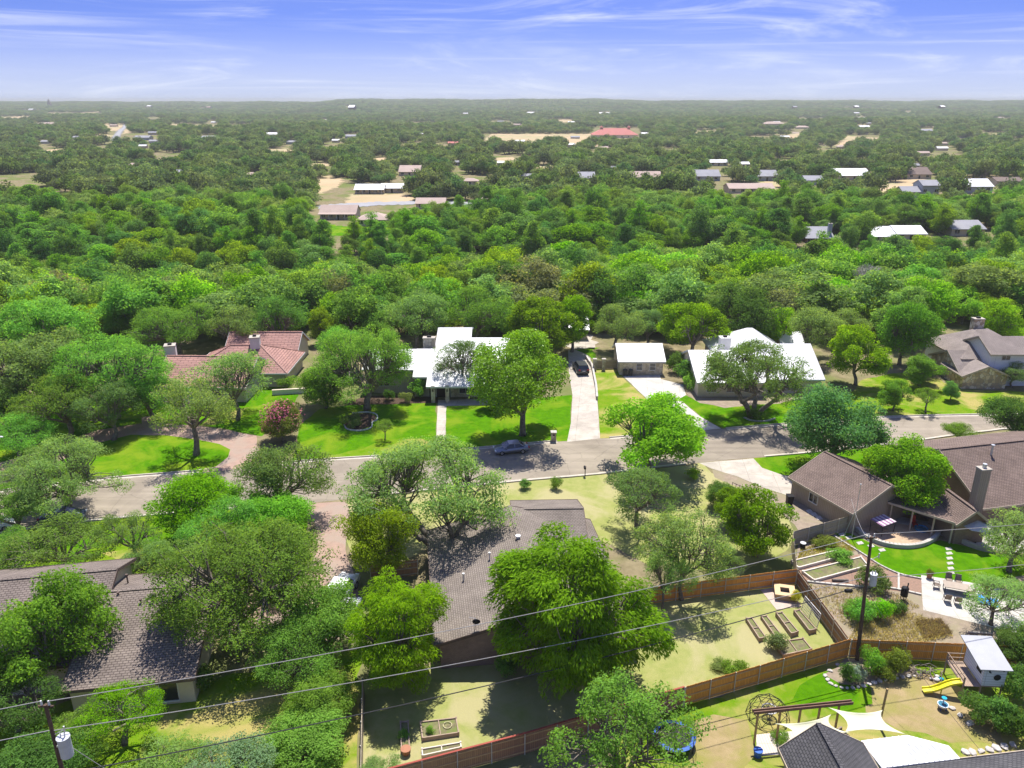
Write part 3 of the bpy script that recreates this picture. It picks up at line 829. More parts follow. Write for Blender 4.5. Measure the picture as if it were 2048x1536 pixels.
# foreground
tree('dense', 105, 1262, 250, 'olive green oak crowding over the left ranch roof', (0.124, 0.215, 0.023), 1.05, OK, vi=0)
tree('oakb', 475, 1155, 395, 'big spreading live oak beside the gravel drive', C_OAK, .9, OK, vi=0)
tree('dense', 655, 1245, 190, 'rounded oak beside the bright green tree and drive', C_OAK, .9, OK, vi=1)
tree('pecan', 800, 1255, 225, 'bright green tree hugging the left side of brown ranch roof', (0.177, 0.351, 0.011), 1.05, 'tree', vi=1)
tree('pecan', 1148, 1205, 375, 'huge bright green pecan with drooping leaves over the brown ranch house', (0.140, 0.265, 0.012), .92, 'pecan_tree', vi=0)
tree('airy', 1372, 1095, 225, 'grey green airy oak right of the huge pecan', C_GREY, 1.05, OK, vi=0)
tree('airy', 1330, 1150, 130, 'slim grey oak rising by the back fence beside the pecan', C_GREY, 1.2, OK, vi=1)
tree('airy', 1250, 1480, 350, 'airy oak growing in front of the fence at the bottom edge', C_OAK, .95, OK, vi=2)
tree('oakm', 870, 985, 375, 'multi trunk live oak leaning over the brown ranch roof by the street', C_GREY, .95, OK, vi=0, rz=.4)
tree('dense', 762, 1072, 165, 'yellowish green oak below the multi trunk oak', C_YEL, 1.0, OK, vi=2)
tree('oak', 565, 950, 195, 'grey green elm at the kerb below the circular drive mouth', (0.139, 0.242, 0.065), 1.0, 'elm_tree', vi=3)
tree('dense', 385, 1000, 200, 'dense green oak spreading over the near kerb left of the elm', C_BRIGHT, .7, OK, vi=0)
tree('dense', 528, 1035, 190, 'dense green oak below the elm at the gravel drive', (0.148, 0.294, 0.026), .7, OK, vi=1)
tree('oak', 455, 1065, 200, 'oak between the small lawn oak and the gravel drive', C_OAK, .85, OK, vi=0)
tree('airy', 400, 1130, 180, 'grey green oak touching the left ranch roof ridge', C_GREY, .85, OK, vi=2)
tree('oak', 570, 1125, 130, 'oak shading the gravel drive from its left side', C_OAK, .9, OK, vi=1)
tree('oakb', 120, 950, 250, 'flat topped live oak over the street at the blue car', C_GREY, .85, OK, vi=1)
tree('oak', 22, 1022, 150, 'live oak behind the blue car on the near verge', C_OAK, .8, OK, vi=3)
tree('airy', 120, 1085, 230, 'low wide oak along the left ranch lawn', (0.146, 0.256, 0.053), .65, OK, vi=1)
tree('oak', 8, 1105, 150, 'oak at the left edge above the ranch roof', C_OAK, .7, OK, vi=2)
tree('sparse', 265, 1065, 130, 'small forked oak alone on the ranch lawn', C_GREY, 1.3, OK, vi=0)
tree('bright', 1305, 858, 235, 'bright green elm overhanging the street at the wide drive', (0.169, 0.335, 0.020), .72, 'elm_tree', vi=1)
tree('airy', 1278, 985, 185, 'grey green round oak on the dry lawn by the mailbox', (0.150, 0.262, 0.079), .85, OK, vi=0)
tree('bright', 1520, 1038, 150, 'bright green tree by the side fence of the brown garage', C_BRIGHT, .95, 'tree', vi=2)
tree('bright', 1470, 1015, 90, 'smaller bright tree left of the fence side tree', (0.143, 0.282, 0.016), .9, 'tree', vi=0)
tree('dense', 1438, 985, 75, 'dark round shrub tree beside the low iron rail', C_DARK, .8, 'tree', vi=1)
tree('dense', 1672, 845, 195, 'blue green glossy oak between street and brown garage', (0.119, 0.236, 0.079), .95, OK, vi=0)
tree('bright', 1810, 930, 170, 'yellow green tree between the two brown roofs', (0.172, 0.320, 0.016), .95, 'tree', vi=1)
tree('dense', 2035, 835, 130, 'dark dense tree at the right edge above brown roof', C_DARK, .8, OK, vi=2)
tree('oak', 1922, 866, 85, 'low light tree at the kerb above the brown roof', (0.154, 0.302, 0.039), .6, 'tree', vi=2)
tree('oak', 2035, 1075, 160, 'pale leaved tree at the right edge below brown roof', (0.210, 0.300, 0.100), 1.0, 'tree', vi=1)
tree('airy', 1995, 1195, 180, 'airy oak shading the concrete patio edge', C_GREY, .7, OK, vi=3)
tree('dense', 2045, 1290, 110, 'dark bush tree beside the playhouse', C_DARK, .8, 'tree', vi=0)
tree('sparse', 235, 1425, 190, 'leaning small tree under the power lines', C_BRIGHT, .9, 'tree', vi=1)
tree('oak', 470, 1560, 260, 'grey brush tree at the bottom edge by the vines', (0.150, 0.262, 0.131), .6, 'tree', vi=0)
tree('dense', 600, 1490, 210, 'vine covered bush on the grey side fence', C_OAK, .5, 'bush', vi=1, cat='bush')
tree('dense', 60, 1550, 200, 'bushy oak around the transformer pole foot', C_DARK, .7, OK, vi=2)
tree('oak', 590, 1300, 190, 'shady oak over the lower end of the gravel drive', C_OAK, .85, OK, vi=1)
tree('dense', 640, 1395, 150, 'low bushy oak beside the end on grey fence', (0.146, 0.288, 0.039), .7, OK, vi=0)
tree('oak', 20, 1400, 200, 'oak at the left edge beside the ranch house back wall', C_DARK, .8, OK, vi=3)
tree('oak', 150, 1480, 170, 'low green tree under the wires right of the transformer', C_OAK, .7, OK, vi=2)
tree('oak', 320, 1545, 220, 'brushy tree at the bottom edge under the wires', (0.180, 0.314, 0.079), .55, OK, vi=1)
tree('oak', 760, 1545, 110, 'thin grey shrub tree at the bottom by the end on fence', C_GREY, .6, OK, vi=0)
tree('oak', 300, 1120, 120, 'grey oak rising at the ranch roof ridge', C_GREY, .9, OK, vi=0)
tree('oak', 690, 690, 120, 'oak behind the large mulch ring oak', C_OAK, 1.0, OK, vi=2)
tree('oak', 300, 790, 150, 'oak crowding the court wall of the red house', C_OAK, .8, OK, vi=3)
tree('oak', 30, 870, 150, 'oak shading the left end of the circular drive', C_OAK, .8, OK, vi=1)
tree('airy', 1440, 1120, 120, 'thin grey oak over the fire pit fence', C_GREY, .95, OK, vi=3)
# front yards across the street
tree('sparse', 378, 812, 195, 'open forked oak standing on the lawn island', C_GREY, 1.15, OK, vi=0, rz=1.0)
tree('airy', 465, 758, 200, 'live oak before the red tile roof', C_GREY, .85, OK, vi=1)
tree('oakb', 215, 745, 280, 'wide live oak at the left end of the red roof', C_OAK, .85, OK, vi=0)
tree('oak', 60, 730, 240, 'live oak by the left frame edge behind the circular drive', C_GREY, .85, OK, vi=2)
tree('oak', 120, 805, 190, 'live oak leaning over the circular drive lawn', C_OAK, .85, OK, vi=3)
tree('oak', 215, 815, 150, 'twin stem oak at the back of the circular drive', (0.113, 0.210, 0.065), .95, OK, vi=0)
tree('dense', 5, 800, 130, 'dark oak at the left edge by the street lamp', C_DARK, .9, OK, vi=1)
tree('dense', 648, 772, 120, 'slim stemmed elm on the front lawn by the crape myrtle', (0.125, 0.248, 0.023), .75, 'elm_tree', vi=2)
tree('oakb', 728, 728, 225, 'large oak in the mulch ring before the white metal roof', C_OAK, 1.05, OK, vi=1)
tree('airy', 925, 722, 130, 'dark airy oak standing before the white metal roof porch', (0.105, 0.183, 0.059), 1.1, OK, vi=1)
tree('magnolia', 1046, 756, 218, 'big glossy magnolia on the shaded lawn', (0.135, 0.275, 0.012), .95, 'magnolia_tree', vi=0)
tree('magnolia', 982, 785, 62, 'young magnolia left of the big one', (0.135, 0.275, 0.012), 1.0, 'magnolia_tree', vi=0)
tree('sparse', 768, 852, 42, 'staked sapling on the open front lawn', (0.158, 0.275, 0.053), 1.5, 'sapling', vi=1)
tree('oakm', 1515, 748, 260, 'multi trunk live oak before the wide white roof', (0.142, 0.248, 0.065), .92, OK, vi=1, rz=2.2)
tree('bright', 1722, 702, 120, 'vivid green tree in the stone house side yard', C_LIME, 1.0, 'tree', vi=0)
tree('dense', 1812, 655, 130, 'tall dark green tree left of the stone house', (0.119, 0.236, 0.026), 1.15, 'tree', vi=1)
tree('bright', 1800, 620, 130, 'pale light green rounded tree behind the stone house yard', (0.182, 0.351, 0.088), .9, 'tree', vi=2)
tree('bright', 1792, 782, 70, 'leafy young tree near the kerb of the stone house', (0.132, 0.262, 0.033), 1.0, 'tree', vi=1)
tree('sparse', 1857, 795, 62, 'small rounded tree on the stone house lawn', (0.142, 0.262, 0.039), 1.1, 'tree', vi=0)
tree('bright', 1905, 778, 40, 'upright shrub tree at the stone house corner', (0.131, 0.248, 0.065), 1.0, 'tree', vi=2)
tree('bright', 1845, 735, 90, 'bushy tree beside the stone house path', (0.139, 0.275, 0.039), .7, 'tree', vi=0)
tree('bright', 1390, 645, 140, 'bright green spreading tree behind the white roofed garage', C_LIME, .85, 'tree', vi=1)
tree('bright', 1085, 648, 150, 'bright willow like tree behind the magnolia', (0.151, 0.299, 0.013), .8, 'tree', vi=2)
tree('bright', 1145, 640, 110, 'bright tree over the gate drive', C_BRIGHT, 1.0, 'tree', vi=0)
tree('oak', 1238, 648, 115, 'grey oak behind the white garage roof left end', C_GREY, .95, OK, vi=0)
tree('oak', 1298, 648, 95, 'grey oak behind the white garage roof right end', (0.120, 0.210, 0.079), .95, OK, vi=2)
tree('dense', 1480, 630, 150, 'dark oak behind the wide white roof', C_DARK, .9, OK, vi=2)
tree('bright', 1562, 645, 90, 'bright green tree behind the white hip roof', C_LIME, 1.0, 'tree', vi=1)
tree('oak', 1625, 655, 140, 'grey oak right of the white hip roof', C_GREY, .95, OK, vi=3)
tree('oak', 1690, 650, 100, 'grey oak between white roof and vivid tree', C_GREY, .9, OK, vi=1)
tree('oak', 2030, 745, 70, 'pale oak in front of the stone house eave', (0.150, 0.262, 0.099), .9, OK, vi=0)
tree('bright', 2010, 640, 110, 'bright green tree behind the stone house chimney', C_LIME, .9, 'tree', vi=2)
tree('oak', 550, 640, 120, 'dark oak behind the red tile roof', C_DARK, 1.1, OK, vi=1)
tree('bright', 648, 645, 60, 'yellow green slim tree at the red house back yard', C_YEL, 1.2, 'tree', vi=0)
tree('dense', 90, 660, 180, 'broad oak in the wood at far left of the red roof', C_OAK, .8, OK, vi=2)
tree('oakb', 350, 655, 190, 'broad oak behind the red roof chimney', C_OAK, .8, OK, vi=0)
tree('oak', 470, 655, 130, 'grey oak between the two red roof chimneys', C_GREY, .9, OK, vi=1)
tree('oak', 830, 630, 160, 'grey oak behind the stone chimney of the white metal roof', C_GREY, .95, OK, vi=2)
tree('oak', 960, 625, 150, 'live oak behind the raised back roof', C_OAK, .95, OK, vi=0)

# pink flowering crape myrtle
cm = tree('bright', 562, 838, 100, 'crape myrtle with pink blossom by the circular drive', (0.14, 0.20, 0.04), .8, 'crape_myrtle', vi=2)
g_ = np.random.default_rng(5)
n_ = 1300
dd = unit(g_.normal(size=(n_, 3)) + np.array([0, -.3, .6]))
bl = leaf_mesh('blossom', dd * np.array([3.5, 3.5, 3.6]) * g_.uniform(.45, 1.1, (n_, 1)) + np.array([0, 0, 5.0]), unit(dd + g_.normal(size=(n_, 3)) * .4), g_.normal(size=(n_, 3)), g_.uniform(.15, .42, n_), g_.uniform(.15, .32, n_), g_.random(n_), mat('pink_blossom', (0.42, 0.11, 0.16), (0.34, 0.09, 0.13), 8, .9))
ob = bpy.data.objects.new('blossom', bl)
COL.objects.link(ob)
ob.parent = cm

# bare pale dead tree beyond the near wood
def dead_tree(x, y, z, h):
    g = random.Random(4)
    t = thing('dead_tree', 'bare whitish dead tree among the green crowns', 'tree', (x, y, z))
    mb = MB()
    def grow(p, d, l, r, n):
        q = p + d * l
        mb.tube([p, p.lerp(q, .5) + Vector((g.gauss(0, .05), g.gauss(0, .05), 0)) * l, q], [r, r * .85, r * .65], 5, cap=False)
        if n == 0:
            return
        for i in range(3 if n > 2 else 4):
            a = g.uniform(0, 6.28)
            nd = (d + Vector((math.cos(a), math.sin(a), g.uniform(-.05, .5))) * g.uniform(.5, .95)).normalized()
            grow(q, nd, l * g.uniform(.6, .8), r * .6, n - 1)
    grow(Vector((0, 0, 0)), Vector((.05, 0, 1)), h * .3, .32, 5)
    mb.build('trunk', M_BARKP, t)
p_ = P(1742, 575, 6)
dead_tree(p_.x, p_.y, hz(p_.x, p_.y), 13)
TREES.append((p_.x, p_.y, 5))

# ---- woodland behind the houses and beyond
BACK = [(-3000, 760), (0, 740), (200, 715), (300, 690), (480, 678), (620, 690), (700, 705), (740, 690), (880, 682), (1100, 690), (1200, 700), (1240, 680), (1330, 690), (1400, 680), (1450, 662), (1550, 668), (1650, 690), (1760, 700), (1870, 690), (1900, 655), (2048, 650), (5000, 640)]
def backline(u):
    return np.interp(u, [b[0] for b in BACK], [b[1] for b in BACK])
CLEAR = [(705, 366, 810, 402), (628, 415, 742, 458), (712, 428, 778, 464), (690, 392, 830, 410), (795, 338, 842, 352), (640, 402, 960, 412), (628, 356, 690, 372),
         (1608, 467, 1672, 492), (1742, 465, 1850, 486), (1902, 458, 1970, 471), (1800, 356, 1882, 396), (1925, 356, 1988, 386), (1672, 341, 1742, 360),
         (1388, 346, 1440, 362), (1512, 344, 1556, 362), (1457, 372, 1550, 386), (1262, 348, 1322, 362), (1147, 350, 1190, 366), (1812, 344, 1862, 356), (1608, 360, 1645, 369),
         (1185, 254, 1277, 278), (965, 266, 1190, 282), (218, 248, 258, 282), (400, 268, 440, 281), (268, 264, 300, 280), (66, 244, 112, 252), (340, 246, 440, 254), (905, 320, 920, 330), (1132, 284, 1152, 294), (1690, 268, 1760, 276), (1500, 270, 1600, 277),
         (1430, 368, 1475, 384), (1760, 366, 1800, 384), (1990, 355, 2048, 372), (490, 345, 512, 356), (296, 232, 318, 242), (690, 210, 712, 218), (640, 236, 656, 242), (1528, 242, 1572, 250), (1836, 254, 1868, 264), (1196, 222, 1222, 228), (1710, 232, 1732, 238), (1718, 249, 1742, 256), (1418, 322, 1456, 331), (420, 240, 432, 246), (530, 264, 560, 272), (1280, 264, 1300, 270), (1052, 222, 1075, 227), (1808, 220, 1822, 227), (80, 280, 100, 288), (690, 266, 716, 276), (830, 402, 892, 418), (1880, 284, 1900, 290), (1220, 334, 1236, 342),
         (295, 682, 612, 790), (735, 680, 1000, 800), (1230, 690, 1330, 750), (1345, 674, 1645, 765), (1885, 656, 2048, 775), (1128, 662, 1185, 760), (600, 668, 640, 690)]
CLEAR += [(146, 272, 162, 279), (298, 281, 316, 287), (572, 283, 592, 289), (346, 346, 370, 352), (255, 331, 275, 337), (538, 371, 556, 378), (214, 411, 240, 420), (838, 267, 848, 271), (896, 286, 916, 291), (995, 326, 1008, 332), (925, 363, 955, 371), (965, 398, 990, 408), (1044, 352, 1064, 360), (1476, 329, 1498, 335), (1594, 254, 1620, 258), (1676, 292, 1692, 298), (1820, 331, 1838, 338)]
CLEAR += [(u - w_ / 2, v - h_, u + w_ / 2, v + h_ * .3) for u, v, w_, h_ in FARCLEAR]
gr = random.Random(77)
SPECKS = []
for _ in range(34):
    v_ = 214 + 100 * gr.random() ** 1.5
    u_, w_, h_ = gr.uniform(10, 2040), gr.uniform(14, 55), 1.5 + (v_ - 205) * .04 * gr.uniform(.6, 1.3)
    CLEAR.append((u_ - w_ / 2, v_ - h_, u_ + w_ / 2, v_ + h_ * .2))
    if gr.random() < .75:
        SPECKS.append((u_, v_, min(w_ * .6, 6 + (v_ - 205) * .16)))
CL = np.array(CLEAR, 'd')
g_ = np.random.default_rng(11)
def jitter_grid(y0, y1, sp, jit=.42):
    yy = np.arange(y0, y1, sp)
    pts = []
    for y in yy:
        half = .70 * y + 40
        xx = np.arange(-half, half, sp)
        pts.append(np.stack([xx, np.full(len(xx), y)], 1))
    p = np.concatenate(pts)
    return p + g_.uniform(-jit, jit, p.shape) * sp
def px_arr(x, y, z):
    Z = y * CP - (z - CAMH) * SP
    yy = y * SP + (z - CAMH) * CP
    return 1024 + FOC * x / Z, 768 - FOC * yy / Z, Z
def keep(p, W, H):
    """Drops trees that would stand in or in front of the open places of the photograph."""
    x, y = p[:, 0], p[:, 1]
    z = hgt(x, y)
    u, v, Z = px_arr(x, y, z)
    u2, vt, _ = px_arr(x, y, z + H * .9)
    hw = W * FOC / Z * .24
    ok = (v < backline(u)) & (y > 100)
    for (a, b, c, d) in CL:
        ok &= ~((u + hw > a) & (u - hw < c) & (v > b + 2) & (vt < d - np.minimum(5, (d - b) * .35)))
    return ok
def far_from_placed(p, f=.75, own=3.0):
    T = np.array(TREES)
    ok = np.ones(len(p), bool)
    for x, y, r in T:
        ok &= (p[:, 0] - x) ** 2 + (p[:, 1] - y) ** 2 > (r * f + own) ** 2
    return ok
near = np.concatenate([jitter_grid(118, 205, 5.3), jitter_grid(205, 350, 5.9)])
Wn = np.clip(g_.lognormal(2.25, .27, len(near)), 5.5, 15)
Hn = np.clip(Wn * g_.uniform(.65, 1.15, len(near)), 5, 13)
kp = keep(near, Wn, Hn) & far_from_placed(near)
# a clearing here and there
near, Wn, Hn = near[kp], Wn[kp], Hn[kp]
zn = hgt(near[:, 0], near[:, 1])
un, vn, Zn = px_arr(near[:, 0], near[:, 1], zn)
PAL_NEAR = [C_GREY, C_OAK, (0.185, 0.327, 0.034), (0.225, 0.352, 0.053), C_OAK, (0.166, 0.282, 0.066), C_YEL, (0.174, 0.345, 0.018), C_GREY, C_OAK, C_DARK, (0.190, 0.225, 0.100), C_GREY]
PAL_CREEK = [C_DARK, C_BLUE, (0.140, 0.276, 0.035), (0.162, 0.320, 0.018), C_BRIGHT, C_OAK, (0.132, 0.262, 0.040), (0.140, 0.272, 0.050), C_YEL, (0.162, 0.320, 0.030)]
PAL_FAR = [C_OAK, C_GREY, (0.113, 0.192, 0.053), (0.118, 0.224, 0.039), C_DARK, (0.146, 0.199, 0.079)]
def pal_of(y):
    return PAL_NEAR if y < 200 else (PAL_CREEK if y < 285 else PAL_FAR)
inview = (un > -40) & (un < 2090)
order = np.argsort(-(Wn / Zn) * inview)
NIND = 225
ind = set(order[:NIND].tolist())
ZONES = {0: ('live oak in the wood just behind the street houses', 'oaks in the wood behind the houses'),
         1: ('leafy tree on the sunken creek bank beyond the first wood', 'trees along the creek bank'),
         2: ('tree on the far side of the creek before the distant houses', 'trees beyond the creek')}
rest = [[], []]
SECT = [(250, 'at the far left of the wood'), (620, 'behind the red tile roof'), (1010, 'behind the white metal roof'), (1220, 'behind the magnolia'), (1400, 'behind the small garage'), (1680, 'behind the wide white roof'), (1880, 'behind the vivid tree'), (9999, 'behind the stone house')]
def shade(c):
    if c[0] > c[1] * .62: return 'yellowish'
    if c[2] > c[1] * .3: return 'grey green'
    if c[1] < .17: return 'dark green'
    return 'bright green' if c[0] < c[1] * .5 else 'olive'
def wood_label(u, v, W, c):
    sec = [t for lim, t in SECT if u < lim][0]
    row = 'front row' if v > 655 else ('second row' if v > 625 else ('third row' if v > 600 else 'back row'))
    return '%s %s tree, %s %s' % ('broad' if W > 11 else ('mid sized' if W > 9.3 else 'small'), shade(c), row, sec)
WL = []
for i in range(len(near)):
    x, y = near[i]
    c = pal_of(y + g_.normal() * 26)
    ci = int(g_.integers(len(c)))
    if i in ind:
        zi = 0 if y < 200 else (1 if y < 285 else 2)
        lab, grp = ZONES[zi]
        key = 'woodtall' if g_.random() < (.25, .6, .3)[zi] else 'wood'
        v = SPEC[key][0]
        WL.append((wood_label(un[i], vn[i], Wn[i], c[ci]), un[i], plant(key, x, y, zn[i], Wn[i] / v['W'], Hn[i] / v['H'], c[ci], lab, 'tree', 'woodland_tree', grp, vi=int(g_.integers(9)))))
    else:
        rest[0].append((x, y, zn[i], Wn[i] / 8.5, 0 if c is PAL_NEAR else (1 if c is PAL_CREEK else 2)))
NTH = ('leftmost', 'second from left', 'third from left', 'fourth from left', 'fifth from left', 'sixth from left', 'seventh from left', 'eighth from left', 'ninth from left', 'tenth from left', 'eleventh from left', 'twelfth from left', 'thirteenth from left', 'fourteenth from left')
for lb in {a[0] for a in WL}:
    same = sorted([a for a in WL if a[0] == lb], key=lambda a: a[1])
    for k, a in enumerate(same):
        a[2]['label'] = lb if len(same) == 1 else '%s %s' % (NTH[min(k, 13)], lb)
# ---- the far woods: one mass, instanced
FARCOL = [C_OAK, C_GREY, (0.120, 0.194, 0.060), C_DARK, (0.130, 0.242, 0.040), C_YEL, C_BLUE, (0.142, 0.281, 0.020)]
def farmat(i, c):
    m, n, b = nodes('far_leaf_%d' % i)
    oi = nn(n, 'ShaderNodeObjectInfo')
    at = nn(n, 'ShaderNodeAttribute', attribute_name='lv')
    mr = nn(n, 'ShaderNodeMapRange', {'To Min': .65, 'To Max': 1.35})
    n.links.new(at.outputs['Fac'], mr.inputs['Value'])
    hs = nn(n, 'ShaderNodeHueSaturation')
    hs.inputs['Color'].default_value = rgba(c)
    a = nn(n, 'ShaderNodeMapRange', {'To Min': .48, 'To Max': .52})
    n.links.new(oi.outputs['Random'], a.inputs['Value'])
    n.links.new(a.outputs[0], hs.inputs['Hue'])
    n.links.new(mr.outputs[0], hs.inputs['Value'])
    d = nn(n, 'ShaderNodeBsdfDiffuse')
    t = nn(n, 'ShaderNodeBsdfTranslucent')
    s = nn(n, 'ShaderNodeMixShader', {0: .54})
    ty = nn(n, 'ShaderNodeMix', {'Factor': 1.0}, data_type='RGBA', blend_type='MULTIPLY')
    ty.inputs['B'].default_value = (1.45, 1.35, 0.6, 1)
    n.links.new(hs.outputs[0], ty.inputs['A'])
    n.links.new(hs.outputs[0], d.inputs[0]); n.links.new(ty.outputs['Result'], t.inputs[0])
    n.links.new(d.outputs[0], s.inputs[1]); n.links.new(t.outputs[0], s.inputs[2])
    n.links.new(s.outputs[0], n.nodes['Material Output'].inputs['Surface'])
    n.nodes.remove(b)
    return m
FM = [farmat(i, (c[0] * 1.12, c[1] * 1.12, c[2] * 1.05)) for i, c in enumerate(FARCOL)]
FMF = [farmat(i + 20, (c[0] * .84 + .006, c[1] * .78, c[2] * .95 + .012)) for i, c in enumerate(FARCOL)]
def source(col, name, tm, m):
    bm = bmesh.new()
    bm.from_mesh(tm['crown'])
    nf = len(bm.faces)
    bm.from_mesh(tm['trunk'])
    for i, f in enumerate(bm.faces):
        f.material_index = 0 if i < nf else 1
    me = bpy.data.meshes.new(name)
    bm.to_mesh(me)
    bm.free()
    me.materials.append(m); me.materials.append(M_BARK)
    o = bpy.data.objects.new(name, me)
    col.objects.link(o)
    return o
def instancer(name, label, data, srcs):
    """Geometry-node scatter: data rows are x, y, z, scale, source index."""
    col = bpy.data.collections.new(name + '_kinds')
    for i, (tm, m) in enumerate(srcs):
        source(col, '%s_kind_%02d' % (name, i), tm, m)
    me = bpy.data.meshes.new(name)
    d = np.array(data, 'd')
    me.vertices.add(len(d))
    me.vertices.foreach_set('co', d[:, :3].astype('f').ravel())
    a = me.attributes.new('sc', 'FLOAT_VECTOR', 'POINT')
    s = d[:, 3]
    a.data.foreach_set('vector', np.stack([s, s, np.minimum(s, 1.15) * np.clip(g_.lognormal(-.05, .22, len(s)), .6, 1.3)], 1).astype('f').ravel())
    a = me.attributes.new('rot', 'FLOAT_VECTOR', 'POINT')
    a.data.foreach_set('vector', np.stack([np.zeros(len(s)), np.zeros(len(s)), g_.uniform(0, 6.28, len(s))], 1).astype('f').ravel())
    a = me.attributes.new('kind_index', 'INT', 'POINT')
    a.data.foreach_set('value', d[:, 4].astype('i'))
    o = bpy.data.objects.new(name, me)
    COL.objects.link(o)
    ng = bpy.data.node_groups.new(name + '_scatter', 'GeometryNodeTree')
    ng.interface.new_socket('Geometry', in_out='INPUT', socket_type='NodeSocketGeometry')
    ng.interface.new_socket('Geometry', in_out='OUTPUT', socket_type='NodeSocketGeometry')
    gi, go = ng.nodes.new('NodeGroupInput'), ng.nodes.new('NodeGroupOutput')
    ci = ng.nodes.new('GeometryNodeCollectionInfo')
    ci.inputs['Collection'].default_value = col
    ci.inputs['Separate Children'].default_value = True
    ci.inputs['Reset Children'].default_value = True
    ip = ng.nodes.new('GeometryNodeInstanceOnPoints')
    ip.inputs['Pick Instance'].default_value = True
    def na(nm, t):
        x = ng.nodes.new('GeometryNodeInputNamedAttribute')
        x.data_type = t
        x.inputs['Name'].default_value = nm
        return x.outputs['Attribute']
    ng.links.new(gi.outputs[0], ip.inputs['Points'])
    ng.links.new(ci.outputs[0], ip.inputs['Instance'])
    ng.links.new(na('kind_index', 'INT'), ip.inputs['Instance Index'])
    er = ng.nodes.new('FunctionNodeEulerToRotation')
    ng.links.new(na('rot', 'FLOAT_VECTOR'), er.inputs[0])
    ng.links.new(er.outputs[0], ip.inputs['Rotation'])
    ng.links.new(na('sc', 'FLOAT_VECTOR'), ip.inputs['Scale'])
    ng.links.new(ip.outputs[0], go.inputs[0])
    md = o.modifiers.new('scatter', 'NODES')
    md.node_group = ng
    tag(o, label, 'woods', None, 'stuff')
    return o
# mid woods share the woodland meshes
wsrc, wmap = [], {}
for zi, cols in ((0, (0, 1, 4, 5)), (1, (0, 3, 6, 7)), (2, (0, 1, 2, 4))):
    wmap[zi] = []
    for j, cidx in enumerate(cols):
        for t_ in range(3):
            key = 'woodtall' if (zi == 1 and t_ >= 1) else 'wood'
            wmap[zi].append(len(wsrc))
            wsrc.append((SPEC[key][(j * 3 + t_) % len(SPEC[key])], FM[cidx]))
rows = [(x, y, z, s, wmap[zi][int(g_.integers(len(wmap[zi])))]) for x, y, z, s, zi in rest[0]]
instancer('woods', 'unbroken belt of green tree crowns along the creek', rows, wsrc)
variants('far', 4, W=11, H=8.5, th=1.0, ncl=34, nleaf=1300, leaf=0.95, crad=0.17, low=-0.55, fill=0.55, twigs=False)
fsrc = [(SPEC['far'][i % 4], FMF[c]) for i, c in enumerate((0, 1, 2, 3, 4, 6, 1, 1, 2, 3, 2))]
bands = []
for y0, y1, sp, w0, w1, gap in ((350, 620, 7.6, 8, 14, .47), (620, 1300, 11.0, 10, 17, .45), (1300, 2600, 17, 13, 22, .42), (2600, 4600, 30, 22, 40, .35), (4600, 6500, 48, 40, 70, .3)):
    p = jitter_grid(y0, y1, sp)
    Wf = g_.uniform(w0, w1, len(p))
    Hf = np.minimum(Wf * .75, 9.5)
    nz = np.sin(p[:, 0] / 47 + np.sin(p[:, 1] / 61) * 2) * np.sin(p[:, 1] / 83 + np.sin(p[:, 0] / 39)) * .5 + .5
    ok = keep(p, Wf, Hf) & (nz > gap * .42)
    p, Wf = p[ok], Wf[ok]
    z = hgt(p[:, 0], p[:, 1]) - .3
    k = g_.integers(0, len(fsrc), len(p))
    hzs = np.where(Wf > 24, .55, 1)
    bands.append(np.stack([p[:, 0], p[:, 1], z, Wf / 11, k], 1))
bands = np.concatenate(bands)
print('woodland', len(near), 'far', len(bands))
instancer('far_woods', 'distant woods fading to the horizon between scattered roofs', bands, fsrc)

# ------------------------------------------------------------------ houses
ROOF_BR = shingle('roof_brown', (0.195, 0.143, 0.118), (0.162, 0.118, 0.098), (0.085, 0.062, 0.052), .20, .34)
ROOF_TAU = shingle('roof_taupe', (0.212, 0.18, 0.152), (0.178, 0.15, 0.127), (0.105, 0.087, 0.074), .20, .34)
ROOF_J = shingle('roof_grey_brown', (0.2, 0.164, 0.14), (0.165, 0.135, 0.116), (0.078, 0.062, 0.054), .24, .42, msize=.035)
ROOF_CH = shingle('roof_charcoal', (0.095, 0.092, 0.095), (0.07, 0.068, 0.072), (0.03, 0.03, 0.032), .20, .34)
ROOF_G = shingle('roof_pinkgrey', (0.262, 0.222, 0.198), (0.23, 0.194, 0.174), (0.15, 0.125, 0.113), .20, .34)
ROOF_W = mat('roof_white_metal', (0.640, 0.640, 0.640), (0.576, 0.576, 0.584), .5, .42, spec=.5)
ROOF_B = mat('roof_seam_metal', (0.527, 0.535, 0.544), (0.459, 0.468, 0.484), .4, .45, spec=.5)  # white metal toned down: the roof's slight shade is put into the colour
ROOF_M = mat('roof_pale_metal', (0.360, 0.366, 0.372), (0.312, 0.318, 0.330), .7, .40, spec=.5)
ROOF_R = shingle('roof_red_tile', (0.35, 0.19, 0.155), (0.31, 0.17, 0.14), (0.16, 0.085, 0.07), .42, 1.3, rough=.65, msize=.05, bump=.9)
W_CREAM = mat('wall_cream', (0.558, 0.486, 0.378), (0.495, 0.432, 0.333), .8, .9, .1)
W_WHITE = mat('wall_white', (0.629, 0.620, 0.595), (0.561, 0.552, 0.527), .8, .8)
W_WOOD = siding('wall_wood_vertical', (0.45, 0.40, 0.33), (0.40, 0.355, 0.29), .30)
W_LAP = siding('wall_white_lap', (0.70, 0.70, 0.70), (0.66, 0.66, 0.66), .22, False)
W_STONE = stone('wall_limestone', [(0.50, 0.42, 0.30), (0.62, 0.53, 0.40), (0.40, 0.33, 0.23), (0.56, 0.50, 0.40)], 1.9)
